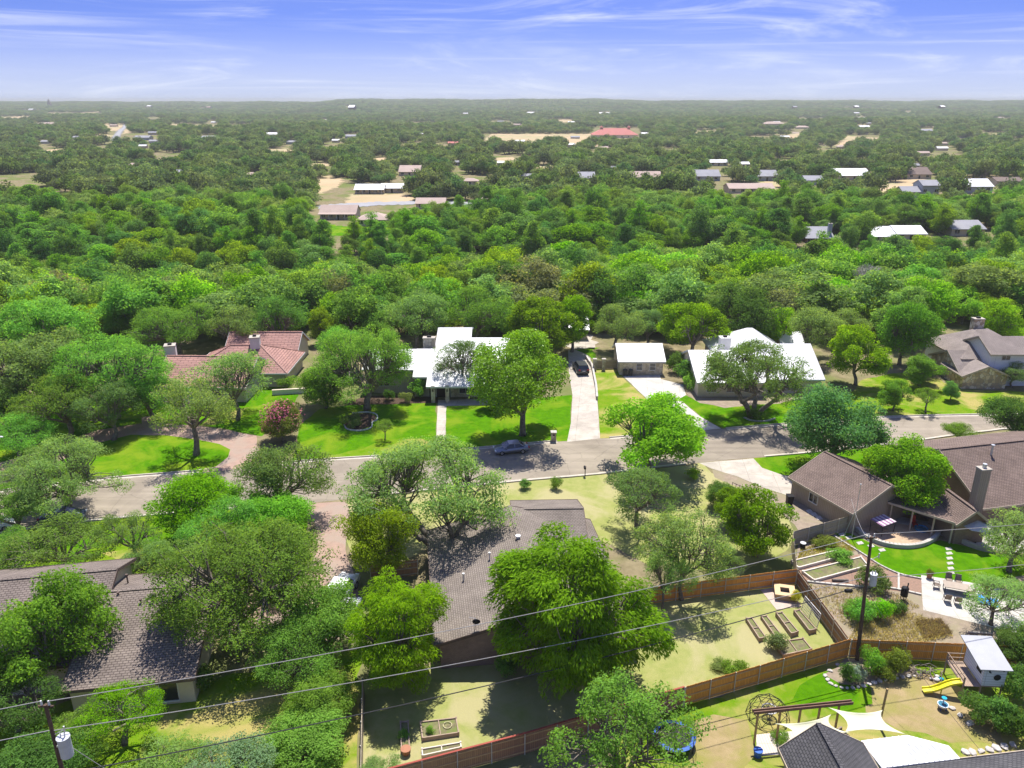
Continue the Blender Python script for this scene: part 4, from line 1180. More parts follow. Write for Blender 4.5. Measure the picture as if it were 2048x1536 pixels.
W_STONE2 = stone('wall_field_stone', [(0.44, 0.31, 0.17), (0.62, 0.50, 0.32), (0.32, 0.23, 0.14), (0.54, 0.40, 0.22), (0.68, 0.60, 0.45)], 1.7, gap=(.3, .25, .18))
W_BRICK = shingle('wall_brown_brick', (0.23, 0.155, 0.115), (0.19, 0.125, 0.095), (0.27, 0.22, 0.18), .075, .22, bump=.4, msize=.012)
W_BRICKT = shingle('wall_tan_brick', (0.38, 0.30, 0.22), (0.34, 0.26, 0.19), (0.38, 0.33, 0.27), .075, .22, bump=.4, msize=.012)
W_TAN = siding('wall_tan_siding', (0.33, 0.26, 0.20), (0.31, 0.24, 0.185), .25)
T_BROWN = mat('trim_brown', (0.13, 0.095, 0.08), None, 2, .7)
T_TAN = mat('trim_tan', (0.47, 0.39, 0.30), None, 2, .7)
T_WHITE = mat('trim_white', (0.629, 0.620, 0.603), None, 2, .6)
T_DARK = mat('trim_dark', (0.03, 0.028, 0.028), None, 2, .6)
GLASS = glass('window_glass')
DOOR_D = mat('door_dark', (0.035, 0.025, 0.02), None, 2, .5)
IRON = mat('iron_black', (0.018, 0.018, 0.02), None, 3, .5)
GALV = mat('galvanised', (0.55, 0.56, 0.57), (0.47, 0.48, 0.5), 2, .4, metal=.5)

def xy(v):
    return Vector((v[0], v[1], 0))
def linedist(p, a, b):
    d = (xy(b) - xy(a)).normalized()
    q = xy(p) - xy(a)
    return abs(d.x * q.y - d.y * q.x)
class Wing:
    """Gabled or hipped block under one ridge A-B. Side t<0 lies right of A->B."""
    def __init__(s, par, A, B, zr, wf, wb, ef, eb, roof, wall, oh=.5, ohf=None, ohb=None, hip=(0, 0), gend=.35, th=.2, fascia=T_WHITE, cap=None, seams=None, end=None, walls=True, roofname='roof'):
        s.par = par
        s.org = xy(par.location)
        s.A, s.B = xy(A), xy(B)
        s.L = (s.B - s.A).length
        s.d = (s.B - s.A).normalized()
        s.n = Vector((-s.d.y, s.d.x, 0))
        s.zr, s.wf, s.wb, s.ef, s.eb, s.hip = zr, wf, wb, ef, eb, hip
        ohf = oh if ohf is None else ohf
        ohb = oh if ohb is None else ohb
        mf, mbk = (zr - ef) / wf, (zr - eb) / wb
        p, Ln = s.p, s.L
        if walls:
            m = MB()
            b = -0.1
            for end_s, hp in ((0, hip[0]), (Ln, hip[1])):
                q = [p(end_s, -wf, b), p(end_s, wb, b), p(end_s, wb, eb - .03)] + ([] if hp else [p(end_s, 0, zr - .06)]) + [p(end_s, -wf, ef - .03)]
                m.add(q, [tuple(range(len(q))) if end_s == 0 else tuple(range(len(q) - 1, -1, -1))])
            m.add([p(0, -wf, b), p(Ln, -wf, b), p(Ln, -wf, ef - .03), p(0, -wf, ef - .03)], [(0, 1, 2, 3)])
            m.add([p(0, wb, b), p(Ln, wb, b), p(Ln, wb, eb - .03), p(0, wb, eb - .03)], [(3, 2, 1, 0)])
            m.build('wall', wall, par)
        s0, s1 = (-oh if hip[0] else -gend), (Ln + (oh if hip[1] else gend))
        r0 = hip[0] if hip[0] else -gend
        r1 = Ln - hip[1] if hip[1] else Ln + gend
        zf, zb = ef - ohf * mf, eb - ohb * mbk
        m = MB()
        m.slab([p(s0, -wf - ohf, zf), p(s1, -wf - ohf, zf), p(r1, 0, zr), p(r0, 0, zr)], th)
        m.slab([p(s1, wb + ohb, zb), p(s0, wb + ohb, zb), p(r0, 0, zr), p(r1, 0, zr)], th)
        if hip[0]:
            m.slab([p(s0, wb + ohb, zb), p(s0, -wf - ohf, zf), p(r0, 0, zr)], th)
        if hip[1]:
            m.slab([p(s1, -wf - ohf, zf), p(s1, wb + ohb, zb), p(r1, 0, zr)], th)
        s.roof = m.build(roofname, roof, par)
        # boards along the eaves and rakes, set a little proud of the slab
        if fascia:
            m = MB()
            e = .03
            m.bar(p(s0 - e, -wf - ohf - e, zf - .10), p(s1 + e, -wf - ohf - e, zf - .10), .05, .26)
            m.bar(p(s0 - e, wb + ohb + e, zb - .10), p(s1 + e, wb + ohb + e, zb - .10), .05, .26)
            for ss, hp in ((s0 - e, hip[0]), (s1 + e, hip[1])):
                if hp:
                    m.bar(p(ss, -wf - ohf - e, zf - .10), p(ss, wb + ohb + e, zb - .10), .05, .26)
                else:
                    m.bar(p(ss, -wf - ohf, zf - .10), p(ss, 0, zr - .10), .05, .28)
                    m.bar(p(ss, wb + ohb, zb - .10), p(ss, 0, zr - .10), .05, .28)
            m.build('fascia', fascia, par)
        if cap:
            m = MB()
            m.bar(p(r0, 0, zr + .02), p(r1, 0, zr + .02), .34, .07)
            for hp, ss, rr in ((hip[0], s0, r0), (hip[1], s1, r1)):
                if hp:
                    m.bar(p(rr, 0, zr + .02), p(ss, -wf - ohf, zf + .02), .28, .07)
                    m.bar(p(rr, 0, zr + .02), p(ss, wb + ohb, zb + .02), .28, .07)
            m.build('ridge_cap', cap, s.roof)
        if seams:
            m = MB()
            k = r0 + .25
            while k < r1:
                m.bar(p(k, -wf - ohf, zf + .02), p(k, -.05, zr + .005), .05, .06)
                k += seams
            o = m.build('standing_seams', roof, s.roof)
            o['kind'] = 'stuff'
    def p(s, a, t, z):
        return s.A + s.d * a + s.n * t + Vector((0, 0, z)) - s.org
    def side(s, sd_):
        if sd_ == 'f': return lambda a, o, z: s.p(a, -s.wf - o, z)
        if sd_ == 'b': return lambda a, o, z: s.p(a, s.wb + o, z)
        if sd_ == 'l': return lambda a, o, z: s.p(-o, a, z)
        return lambda a, o, z: s.p(s.L + o, a, z)
    def window(s, sd_, a, z, w_, h_, n=2, m=1, frame=T_WHITE, name='window', sill=True):
        q = s.side(sd_)
        def rect(mb_, a0, a1, z0, z1, o0, o1):
            mb_.hexa([q(a0, o0, z0), q(a1, o0, z0), q(a1, o1, z0), q(a0, o1, z0), q(a0, o0, z1), q(a1, o0, z1), q(a1, o1, z1), q(a0, o1, z1)])
        f = MB()
        t = .07
        rect(f, a - w_ / 2 - t, a - w_ / 2, z - h_ / 2 - t, z + h_ / 2 + t, -.02, .07)
        rect(f, a + w_ / 2, a + w_ / 2 + t, z - h_ / 2 - t, z + h_ / 2 + t, -.02, .07)
        rect(f, a - w_ / 2, a + w_ / 2, z + h_ / 2, z + h_ / 2 + t, -.02, .066)
        rect(f, a - w_ / 2 - .04, a + w_ / 2 + .04, z - h_ / 2 - t - .03, z - h_ / 2, -.02, .11)
        for i in range(1, n):
            x = a - w_ / 2 + w_ * i / n
            rect(f, x - .03, x + .03, z - h_ / 2, z + h_ / 2, .0, .05)
        for i in range(1, m):
            x = z - h_ / 2 + h_ * i / m
            rect(f, a - w_ / 2, a + w_ / 2, x - .025, x + .025, .0, .045)
        o = f.build(name, frame, s.par)
        g = MB()
        rect(g, a - w_ / 2, a + w_ / 2, z - h_ / 2, z + h_ / 2, -.01, .02)
        g.build('pane', GLASS, o)
        return o
    def door(s, sd_, a, w_, h_, m=DOOR_D, name='door', panels=0, frame=T_WHITE):
        q = s.side(sd_)
        d = MB()
        def rect(mb_, a0, a1, z0, z1, o0, o1):
            mb_.hexa([q(a0, o0, z0), q(a1, o0, z0), q(a1, o1, z0), q(a0, o1, z0), q(a0, o0, z1), q(a1, o0, z1), q(a1, o1, z1), q(a0, o1, z1)])
        rect(d, a - w_ / 2, a + w_ / 2, 0, h_, -.02, .03)
        o = d.build(name, m, s.par)
        f = MB()
        rect(f, a - w_ / 2 - .1, a - w_ / 2, 0, h_ + .1, -.02, .08)
        rect(f, a + w_ / 2, a + w_ / 2 + .1, 0, h_ + .1, -.02, .08)
        rect(f, a - w_ / 2, a + w_ / 2, h_, h_ + .1, -.02, .076)
        f.build('door_frame', frame, o)
        for i in range(panels):
            g = MB()
            z0 = h_ * (i + .08) / panels
            rect(g, a - w_ / 2 + .1, a + w_ / 2 - .1, z0, h_ * (i + .92) / panels, .0, .05)
            g.build('panel', m, o)
        return o
def chimney(par, c, wx, wy, z0, z1, m, rz=0.0, cap=CONC, flue=True, name='chimney'):
    r = Matrix.Rotation(rz, 4, 'Z')
    o = Vector((c[0], c[1], 0)) - xy(par.location)
    def bx(mb, ax, ay, a, b):
        mb.hexa([o + r @ Vector((x * ax / 2, y * ay / 2, z)) for z in (a, b) for x, y in ((-1, -1), (1, -1), (1, 1), (-1, 1))])
    mb = MB()
    bx(mb, wx, wy, z0, z1)
    ch = mb.build(name, m, par)
    mb = MB()
    bx(mb, wx + .12, wy + .12, z1 - .002, z1 + .14)
    mb.build('chimney_cap', cap, ch)
    if flue:
        mb = MB()
        bx(mb, wx * .35, wy * .35, z1 + .13, z1 + .4)
        mb.build('flue', T_DARK, ch)
    return ch
def pbox(par, name, m, x0, x1, y0, y1, z0, z1):
    o = par.location
    return MB().box(x0 - o.x, x1 - o.x, y0 - o.y, y1 - o.y, z0, z1).build(name, m, par)
def vent(par, u, v, z, m=GALV, h=.45, r=.09):
    c = P(u, v, z) - xy(par.location)
    mb = MB().tube([c - Vector((0, 0, .3)), c + Vector((0, 0, h))], r, 7)
    mb.tube([c + Vector((0, 0, h)), c + Vector((0, 0, h + .1))], r * 1.8, 7)
    mb.build('roof_vent', m, par)

# --- red tile house
hA = thing('red_tile_house', 'low house with dark red tile roofs and two white chimneys', 'house', (-50, 122, 0))
a1 = Wing(hA, P(338, 711, 5.6), P(512, 713, 5.6), 5.6, 6.2, 6.2, 2.8, 2.8, ROOF_R, W_CREAM, cap=ROOF_R)
a2 = Wing(hA, (-53.5, 127.6), (-37.6, 127.6), 5.7, 5.4, 5.4, 2.8, 2.8, ROOF_R, W_CREAM, hip=(5.4, 5.4), cap=ROOF_R)
a3 = Wing(hA, (-51, 136.6), (-38.5, 136.6), 5.4, 4.2, 4.2, 2.8, 2.8, ROOF_R, W_CREAM, cap=ROOF_R)
for c in (-2.7, 2.4):
    dr = a2.door('r', c, 4.2, 2.25, W_CREAM, 'garage_door', 0, T_WHITE)
    for i in range(6):
        q = a2.side('r')
        mb = MB()
        x = c - 1.75 + i * .7
        mb.hexa([q(x - .2, .02, 1.75), q(x + .2, .02, 1.75), q(x + .2, .05, 1.75), q(x - .2, .05, 1.75), q(x - .2, .02, 2.02), q(x + .2, .02, 2.02), q(x + .2, .05, 2.02), q(x - .2, .05, 2.02)])
        mb.build('pane', GLASS, dr)
for i in (3.5, 8):
    a1.window('f', i, 1.5, 1.6, 1.3, 2, 2)
chimney(hA, P(341, 700, 6.0), 1.7, 1.7, 3.5, 6.8, W_WHITE, .3)
chimney(hA, P(510, 682, 6.4), 1.6, 1.6, 4.0, 7.1, W_WHITE, .2)
# curved court wall of the red house
cw = thing('court_wall', 'curved white courtyard wall before the red roof', 'wall', P(350, 790))
mb = MB()
pts = [P(*q) - P(350, 790) for q in ((318, 790), (330, 790), (345, 795), (358, 805), (366, 808), (410, 806))]
for i in range(len(pts) - 1):
    mb.bar(pts[i] + Vector((0, 0, .9)), pts[i + 1] + Vector((0, 0, .9)), .25, 1.8)
mb.build('wall_body', W_WHITE, cw)
mb = MB()
for i in range(len(pts) - 1):
    mb.bar(pts[i] + Vector((0, 0, 1.85)), pts[i + 1] + Vector((0, 0, 1.85)), .38, .12)
mb.build('coping', W_CREAM, cw)
lw = thing('low_wall', 'low white wall by the red house garage', 'wall', P(575, 787))
MB().bar(P(545, 790) - P(575, 787) + Vector((0, 0, .4)), P(612, 786) - P(575, 787) + Vector((0, 0, .4)), .3, .8).build('wall_body', W_WHITE, lw)
MB().bar(P(545, 790) - P(575, 787) + Vector((0, 0, .84)), P(612, 786) - P(575, 787) + Vector((0, 0, .84)), .4, .08).build('coping', W_CREAM, lw)

# --- white standing-seam house
hB = thing('white_metal_roof_house', 'house with white standing seam roof, stone chimney and stone porch pillars', 'house', (-13, 119, 0))
b1 = Wing(hB, (-23.8, 124.2), (-15.9, 124.2), 6.0, 4.9, 5, 4.25, 4.2, ROOF_B, W_WOOD, oh=.4, seams=.55)
b2 = Wing(hB, (-15.7, 124.22), (-13.3, 124.22), 6.03, 6.6, 5, 3.7, 4.2, ROOF_B, W_WOOD, oh=.5, seams=.55, gend=.1)
b3 = Wing(hB, (-13.1, 124.24), (-1.0, 124.24), 6.06, 6.8, 5, 3.65, 4.2, ROOF_B, W_STONE, oh=.5, ohf=2.6, seams=.55)
b4 = Wing(hB, (-12.6, 132.5), (-7.4, 132.5), 7.3, 8.6, 4, 5.3, 6.2, ROOF_B, W_WOOD, oh=.3, seams=.55)
b5 = Wing(hB, (-7.2, 128.5), (-0.8, 128.5), 6.7, 5.8, 4, 5.1, 5.4, ROOF_B, W_WOOD, oh=.3, seams=.55)
b2.window('f', 1.1, 2.6, 1.7, 1.4, 2, 5, T_WHITE)
b1.window('f', 3, 2.0, 1.6, 1.4, 2, 2)
b3.door('f', 2.1, 2.2, 2.3, DOOR_D)  # dark box standing in for the shaded depth of the entry recess
b3.window('f', 6.2, 1.55, 3.1, 1.7, 3, 1)
b3.window('f', 9.6, 1.55, 1.6, 1.4, 2, 1)
for x in (-12.45, -10.2):
    pbox(hB, 'porch_pillar', W_STONE, x - .3, x + .3, 114.9, 115.5, 0, 2.85)
for x in (-12.45, -10.2):
    mb = MB().tube([Vector((x + 13, -4.2, 1.9)), Vector((x + 13, -4.2, 2.3))], .1, 6)
    mb.build('wall_lantern', T_DARK, hB)
chimney(hB, (-13.9, 125.6), 2.0, 1.1, 5.0, 7.5, W_STONE)
vent(hB, 815, 712, 5.2, GALV, .9, .06)

# --- hut, garage and the wide white roofs
hC = thing('pool_hut', 'small hut with white roof beyond the gate drive', 'hut', (12, 150, 0))
c1_ = Wing(hC, (9.2, 152.5), (15.0, 152.5), 3.9, 3, 3, 2.4, 2.4, ROOF_W, W_CREAM)
c1_.door('f', 3.9, .9, 2.0); c1_.window('f', 1.6, 1.4, 1.2, 1.0)
hD = thing('white_roof_garage', 'small stone garage with a plain white roof and two windows', 'garage', (22.4, 130, 0))
d1 = Wing(hD, (18.7, 132.2), (26.2, 132.2), 4.55, 4.0, 4.0, 2.7, 2.7, ROOF_W, W_STONE, oh=.35)
d1.window('f', 3.4, 1.5, .9, 1.15, 1, 2, T_WHITE); d1.window('f', 5.7, 1.5, .9, 1.15, 1, 2, T_WHITE)
for a in (2.55, 4.25):
    q = d1.side('f')
    mb = MB().hexa([q(a - .2, -.02, .9), q(a + .2, -.02, .9), q(a + .2, .05, .9), q(a - .2, .05, .9), q(a - .2, -.02, 2.15), q(a + .2, -.02, 2.15), q(a + .2, .05, 2.15), q(a - .2, .05, 2.15)])
    mb.build('shutter', W_CREAM, hD)
d1.door('r', -1.5, 1.0, 2.1, T_DARK)
hE = thing('wide_white_roof_house', 'wide house with bright white gable and hip roofs', 'house', (40, 122, 0))
e1_ = Wing(hE, (29.9, 124.9), (40.4, 124.9), 5.6, 7.3, 6.5, 2.85, 2.85, ROOF_W, W_CREAM, oh=.6, seams=.9)
e2_ = Wing(hE, (40.6, 126.6), (50.2, 126.6), 6.2, 7.4, 6, 2.85, 2.85, ROOF_W, W_CREAM, oh=.6, seams=.9)
e3_ = Wing(hE, (36.4, 134.6), (48.6, 134.6), 6.7, 6, 6, 2.9, 2.9, ROOF_W, W_CREAM, hip=(5.6, 5.6))
for a in (2.2, 5.4, 8.3):
    e1_.window('f', a, 1.5, 1.5, 1.3, 2, 1)
e2_.door('f', 1.6, 1.0, 2.1); e2_.window('f', 5, 1.5, 2.0, 1.4, 3, 1)
e1_.window('l', 2, 1.5, 1.2, 1.2)
chimney(hE, (37.1, 130.4), 1.8, 1.5, 3, 6.1, W_WHITE, cap=W_WHITE)
hF = thing('garden_shed', 'small shed with white roof among the grey oaks', 'shed', (52, 144, 0))
f1 = Wing(hF, (50.8, 143), (54.6, 143), 3.6, 2.2, 2.2, 2.3, 2.3, ROOF_W, W_TAN)
f1.door('f', 1.9, .9, 1.9, T_BROWN)

# --- stone house
hG = thing('stone_house', 'two storey house with pinkish grey roofs and a field stone front gable', 'house', (80, 125, 0))
g1 = Wing(hG, P(1899, 700, 4.9), P(2120, 700, 4.9), 4.9, 4.0, 5, 2.7, 2.6, ROOF_G, W_STONE2, fascia=T_TAN)
g0 = P(1966, 774)
g2 = Wing(hG, (78.1, 127.4), (78.1, 121.3), 4.0, 3.6, 3.6, 2.5, 2.5, ROOF_G, W_STONE2, fascia=T_TAN)
ga = P(1962, 672, 7.6)
g3 = Wing(hG, (ga.x, ga.y), (ga.x + 13, ga.y), 7.6, 3.7, 3.7, 5.9, 5.9, ROOF_G, W_LAP, fascia=T_TAN)
gb = P(1958, 660, 6.9)
g4 = Wing(hG, (gb.x - 6, gb.y), (gb.x + 7, gb.y), 7.2, 7, 5, 4.2, 4, ROOF_G, W_LAP, hip=(5.5, 5.5), fascia=T_TAN)
g3.window('f', 2.6, 5.0, 1.3, .8, 2, 1, T_WHITE)
g1.window('l', -2.0, 1.5, .9, 1.3, 2, 1, T_DARK)
g1.door('f', 8.2, 1.0, 2.1, T_DARK)
g1.window('f', 11, 1.4, 1.4, 1.4, 2, 1)
chimney(hG, (gb.x + .2, gb.y + 1.2), 1.8, 1.2, 5, 8.6, W_STONE2)

# --- brown house at the right with its garage
hH = thing('brown_house', 'brown shingled house with a tall chimney, porch and gabled garage', 'house', P(1850, 1000))
rA, rB = P(1654, 905, 4.9), P(1779, 968, 4.9)
wH = linedist(P(1715, 1033, 2.6), rA, rB)
h1 = Wing(hH, rA, rB, 4.9, wH - .4, wH - .4, 2.75, 2.75, ROOF_BR, W_TAN, oh=.4, fascia=T_TAN, cap=ROOF_BR)
h1.window('f', 3.5, 1.5, 1.2, 1.0, 2, 1)
mA, mB_ = P(1883, 898, 6.4), P(2160, 868, 6.4)
wM = linedist(P(1957, 1017, 2.8), mA, mB_)
h2 = Wing(hH, mA, mB_, 6.4, wM - .5, 8, 2.9, 3.4, ROOF_BR, W_BRICK, oh=.5, fascia=T_TAN, cap=ROOF_BR)
gA, gB = P(1898, 981, 4.1), P(1950, 1019, 4.1)
wG = linedist(P(1912, 1046, 2.7), gA, gB)
h3 = Wing(hH, gA, gB, 4.1, wG - .3, wG - .3, 2.8, 2.8, ROOF_BR, W_BRICK, oh=.3, fascia=T_TAN, cap=ROOF_BR)
h2.door('f', 9, 2.4, 2.1, GLASS, 'patio_door')
cH = P(1952, 1008, 4.0)
chimney(hH, (cH.x, cH.y), 1.1, .9, 2.0, 8.2, W_TAN, .15, flue=False)
mb = MB().tube([Vector((cH.x - hH.location.x, cH.y - hH.location.y, 8.3)), Vector((cH.x - hH.location.x, cH.y - hH.location.y, 8.8))], .22, 9)
mb.build('flue_pipe', GALV, hH)
vent(hH, 1983, 905, 6.0, GALV, .9, .12)
o_ = xy(hH.location)
pr = [P(1776, 1004, 2.65) - o_, P(1911, 1046, 2.65) - o_]
bk = (pr[1] - pr[0]).normalized()
bn = Vector((-bk.y, bk.x, 0))
MB().slab([pr[0], pr[1], pr[1] + bn * 4.5 + Vector((0, 0, .6)), pr[0] + bn * 4.5 + Vector((0, 0, .6))], .16).build('porch_roof', ROOF_BR, hH)
MB().bar(pr[0] - bn * .03 - Vector((0, 0, .08)), pr[1] - bn * .03 - Vector((0, 0, .08)), .05, .24).build('fascia', T_TAN, hH)
for t in (.06, .38, .7, .97):
    q = pr[0].lerp(pr[1], t) + bn * .2
    MB().box(q.x - .07, q.x + .07, q.y - .07, q.y + .07, 0, 2.55).build('porch_post', T_TAN, hH)
q0, q1 = pr[0] + bn * 4.3, pr[1] + bn * 4.3
MB().slab([q0 + Vector((0, 0, .4)), q1 + Vector((0, 0, .4)), q1 + bn * .2 + Vector((0, 0, .4)), q0 + bn * .2 + Vector((0, 0, .4))], 3.0).build('porch_wall', W_BRICK, hH)

# --- brown ranch house in the middle
hI = thing('brown_ranch_house', 'brown ranch house with large taupe shingle roof under the huge pecan', 'house', P(1000, 1200))
iA, iB = P(1020, 1015, 5.0), P(1076, 1222, 5.0)
w0 = (linedist(P(835, 1087, 2.7), iA, iB) + linedist(P(895, 1302, 2.7), iA, iB)) / 2
i1 = Wing(hI, iA, iB, 5.0, w0 - .5, w0 - .5, 2.85, 2.85, ROOF_TAU, W_BRICK, oh=.5, fascia=T_BROWN, cap=ROOF_TAU)
i2 = Wing(hI, P(1030, 1018, 4.6), P(1160, 1016, 4.6), 4.6, 6.0, 5.0, 2.8, 2.8, ROOF_TAU, W_BRICK, oh=.5, fascia=T_BROWN, cap=ROOF_TAU)
i1.door('r', 2, 1.0, 2.1, T_BROWN)
i1.window('f', 5, 1.5, 1.5, 1.2, 2, 1, T_BROWN); i1.window('f', 12, 1.5, 1.5, 1.2, 2, 1, T_BROWN)
for u, v, z in ((1036, 1079, 4.9), (979, 1113, 4.5), (927, 1155, 3.8)):
    vent(hI, u, v, z, T_WHITE if u == 1036 else GALV, .35, .16 if u == 1036 else .07)
# dish aerial on its roof
c = P(950, 1252, 3.9)
da = thing('roof_aerial', 'small dark aerial dish on the near end of the taupe roof', 'aerial', c)
MB().tube([(0, 0, -.5), (0, 0, .7)], .03, 6).build('mast', IRON, da)
MB().ell((.12, -.15, .55), .34, .12, .26, 10, 6).build('dish', IRON, da)
MB().tube([(-.5, .1, .8), (.1, 0, .75)], .02, 5).build('arm', GALV, da)

# --- left ranch house
hJ = thing('grey_ranch_house', 'ranch house with grey brown shingle roof under oak shade', 'house', P(250, 1250))
jA, jB = P(206, 1184, 4.9), P(424, 1166, 4.9)
wJ = (linedist(P(176, 1382, 2.7), jA, jB) + linedist(P(410, 1351, 2.7), jA, jB)) / 2
j1 = Wing(hJ, jA, jB, 4.9, wJ - .6, 4.3, 2.85, 3.5, ROOF_J, W_CREAM, oh=.6, fascia=T_BROWN, cap=ROOF_J)
j2 = Wing(hJ, P(-330, 1190, 5.6), P(226, 1139, 5.6), 5.6, 8.5, 4.3, 3.0, 3.9, ROOF_J, W_CREAM, oh=.6, fascia=T_BROWN, cap=ROOF_J)
j1.window('f', 7.2, 1.35, 1.3, 2.0, 1, 1, T_WHITE, 'window'); j1.window('f', 2.8, 1.5, 1.6, 1.2, 2, 1)
for u, v, z, m_ in ((255, 1160, 4.5, T_BROWN), (237, 1191, 4.7, T_BROWN), (282, 1205, 4.6, T_BROWN), (305, 1203, 4.6, T_DARK)):
    vent(hJ, u, v, z, m_, .5 if u in (255, 305) else .25, .12 if u == 305 else .07)
MB().slab([p - xy(hJ.location) + Vector((0, 0, .06)) for p in (P(0, 1176, 5.0), P(58, 1170, 5.0), P(45, 1222, 4.4), P(-30, 1226, 4.4))], .04).build('roof_patch', mat('rust_patch', (0.38, 0.27, 0.19), (0.33, 0.23, 0.17), 1, .9), hJ)

# --- charcoal roof house at the bottom right
hK = thing('charcoal_roof_house', 'charcoal shingled house with white metal patio cover at the bottom edge', 'house', P(1700, 1540))
kA, kB = P(1641, 1454, 4.7), P(1704, 1570, 4.7)
wk1, wk2 = linedist(P(1558, 1494, 2.7), kA, kB), linedist(P(1721, 1480, 2.7), kA, kB)
k1 = Wing(hK, kA, kB, 4.7, wk1 - .4, wk2 - .2, 2.9, 2.9, ROOF_CH, W_BRICKT, oh=.4, ohb=.2, fascia=T_TAN, cap=ROOF_CH)
ok_ = xy(hK.location)
pc = [P(1722, 1481, 2.75), P(1815, 1470, 2.6), P(1897, 1491, 2.6), P(1921, 1517, 2.6), P(1764, 1536, 2.8)]
cov = MB().slab([p - ok_ for p in pc], .12).build('patio_cover', ROOF_W, hK)
mb = MB()
for i in range(1, 15):
    t = i / 15
    a = pc[0].lerp(pc[2], t) if t > .45 else pc[0].lerp(pc[1], t / .5)
    b = pc[4].lerp(pc[3], t)
    mb.bar(a - ok_ + Vector((0, 0, .03)), b - ok_ + Vector((0, 0, .03)), .05, .05)
mb.build('ribs', ROOF_W, cov)['kind'] = 'stuff'
for q in (pc[1], pc[2], pc[3]):
    q = q - ok_
    MB().box(q.x - .3, q.x - .18, q.y - .35, q.y - .23, 0, 2.45).build('cover_post', T_WHITE, hK)
kc, kd = P(1921, 1518, 2.6), P(2160, 1489, 2.6)
dk = (kd - kc).normalized()
nk = Vector((dk.y, -dk.x, 0))
c0 = P(1766, 1538, 2.62)
MB().slab([c0 - ok_, c0 - ok_ + nk * 7 + Vector((0, 0, 2.2)), kd - ok_ + nk * 7 + Vector((0, 0, 2.2)), kd - ok_], .2).build('roof', ROOF_CH, hK)
MB().bar(kc - ok_ + Vector((0, 0, -.06)) - nk * .04, kd - ok_ + Vector((0, 0, -.06)) - nk * .04, .06, .24).build('gutter', T_TAN, hK)
MB().slab([c0 - ok_ + nk * .6 - Vector((0, 0, .3)), kd - ok_ + nk * .6 - Vector((0, 0, .3)), kd - ok_ + nk * .8 - Vector((0, 0, .3)), c0 - ok_ + nk * .8 - Vector((0, 0, .3))], 2.4).build('wall', W_BRICKT, hK)

# ------------------------------------------------------------------ houses beyond the creek
R_TAN = mat('far_roof_tan', (0.42, 0.33, 0.28), (0.36, 0.28, 0.24), .2, .9)
R_GREY = mat('far_roof_grey', (0.30, 0.30, 0.32), (0.25, 0.25, 0.27), .2, .9)
R_BRN = mat('far_roof_brown', (0.19, 0.145, 0.125), None, .2, .9)
R_WHT = mat('far_roof_white', (0.78, 0.78, 0.78), None, .2, .5)
R_RED = mat('far_roof_red', (0.47, 0.17, 0.14), (0.42, 0.15, 0.13), .1, .8)
W_FAR = mat('far_wall_tan', (0.58, 0.48, 0.36), None, .3, .9)
W_FARG = mat('far_wall_grey', (0.42, 0.44, 0.47), None, .3, .9)
W_FARB = mat('far_wall_brick', (0.25, 0.10, 0.08), None, .3, .9)
def far_house(u0, u1, vb, label, roof, wall, hr=5.0, he=2.7, dep=9.0, rz=0.0, hip=0, win=3, name='house', extra=None, cat='house'):
    a, b = P(u0, vb), P(u1, vb)
    zg = hz((a.x + b.x) / 2, a.y)
    a, b = P(u0, vb, zg), P(u1, vb, zg)
    mid = (a + b) / 2
    Lh = (b - a).length / max(.5, math.cos(rz))
    t = thing(name, label, cat, (mid.x, mid.y + dep / 2, zg))
    d = Vector((math.cos(rz), math.sin(rz), 0))
    c = Vector((mid.x, mid.y + dep / 2, 0))
    wg = Wing(t, c - d * Lh / 2, c + d * Lh / 2, hr, dep / 2, dep / 2, he, he, roof, wall, oh=.6, hip=(hip, hip), fascia=None)
    if win:
        for i in range(win):
            s_ = Lh * (i + .5) / win
            if i == win // 2:
                wg.door('f', s_, 1.1, 2.1, DOOR_D)
            else:
                wg.window('f', s_, he * .56, 1.7, 1.3, 2, 1)
    if extra:
        extra(t, wg)
    return t, wg
def porch(t, wg):
    for i in range(5):
        s_ = wg.L * (i + .3) / 4.6
        q = wg.p(s_, -wg.wf - 1.8, 0)
        MB().box(q.x - .08, q.x + .08, q.y - .08, q.y + .08, 0, 2.35).build('porch_post', T_WHITE, t)
    q0, q1 = wg.p(-.3, -wg.wf, 2.75), wg.p(wg.L + .3, -wg.wf, 2.75)
    q2, q3 = wg.p(wg.L + .3, -wg.wf - 2.1, 2.35), wg.p(-.3, -wg.wf - 2.1, 2.35)
    MB().slab([q3, q2, q1, q0], .15).build('porch_roof', wg.roof.data.materials[0], t)
far_house(710, 768, 388, 'long white roofed house with tan walls beyond the creek', R_WHT, W_FAR, 4.6, 2.7, 9, win=5, extra=porch)
far_house(762, 806, 386, 'white roofed wing joined to the long white roofed house', R_WHT, W_FAR, 4.5, 2.7, 8, win=3)
far_house(640, 712, 439, 'brown roofed ranch house with white porch posts by the bright lawn', R_TAN, W_FAR, 5.2, 2.7, 10, win=5, extra=porch)
far_house(716, 774, 453, 'tan hip roofed house on the bright lawn beyond the creek', R_TAN, W_FAR, 4.8, 2.8, 10, hip=4.5, win=5)
far_house(798, 840, 352, 'tan gabled house behind the long white roof', R_TAN, W_FAR, 6, 2.8, 16)
far_house(832, 890, 418, 'low tan roofed house right of the far road', R_TAN, W_FAR, 4.4, 2.6, 9)
far_house(1610, 1665, 491, 'grey roofed house with dark red gable in the creek wood', R_GREY, W_FARB, 5.5, 2.8, 13, extra=lambda t, w_: chimney(t, (t.location.x + 4, t.location.y - 4), 1.2, 1.2, 2, 7, W_FARG))
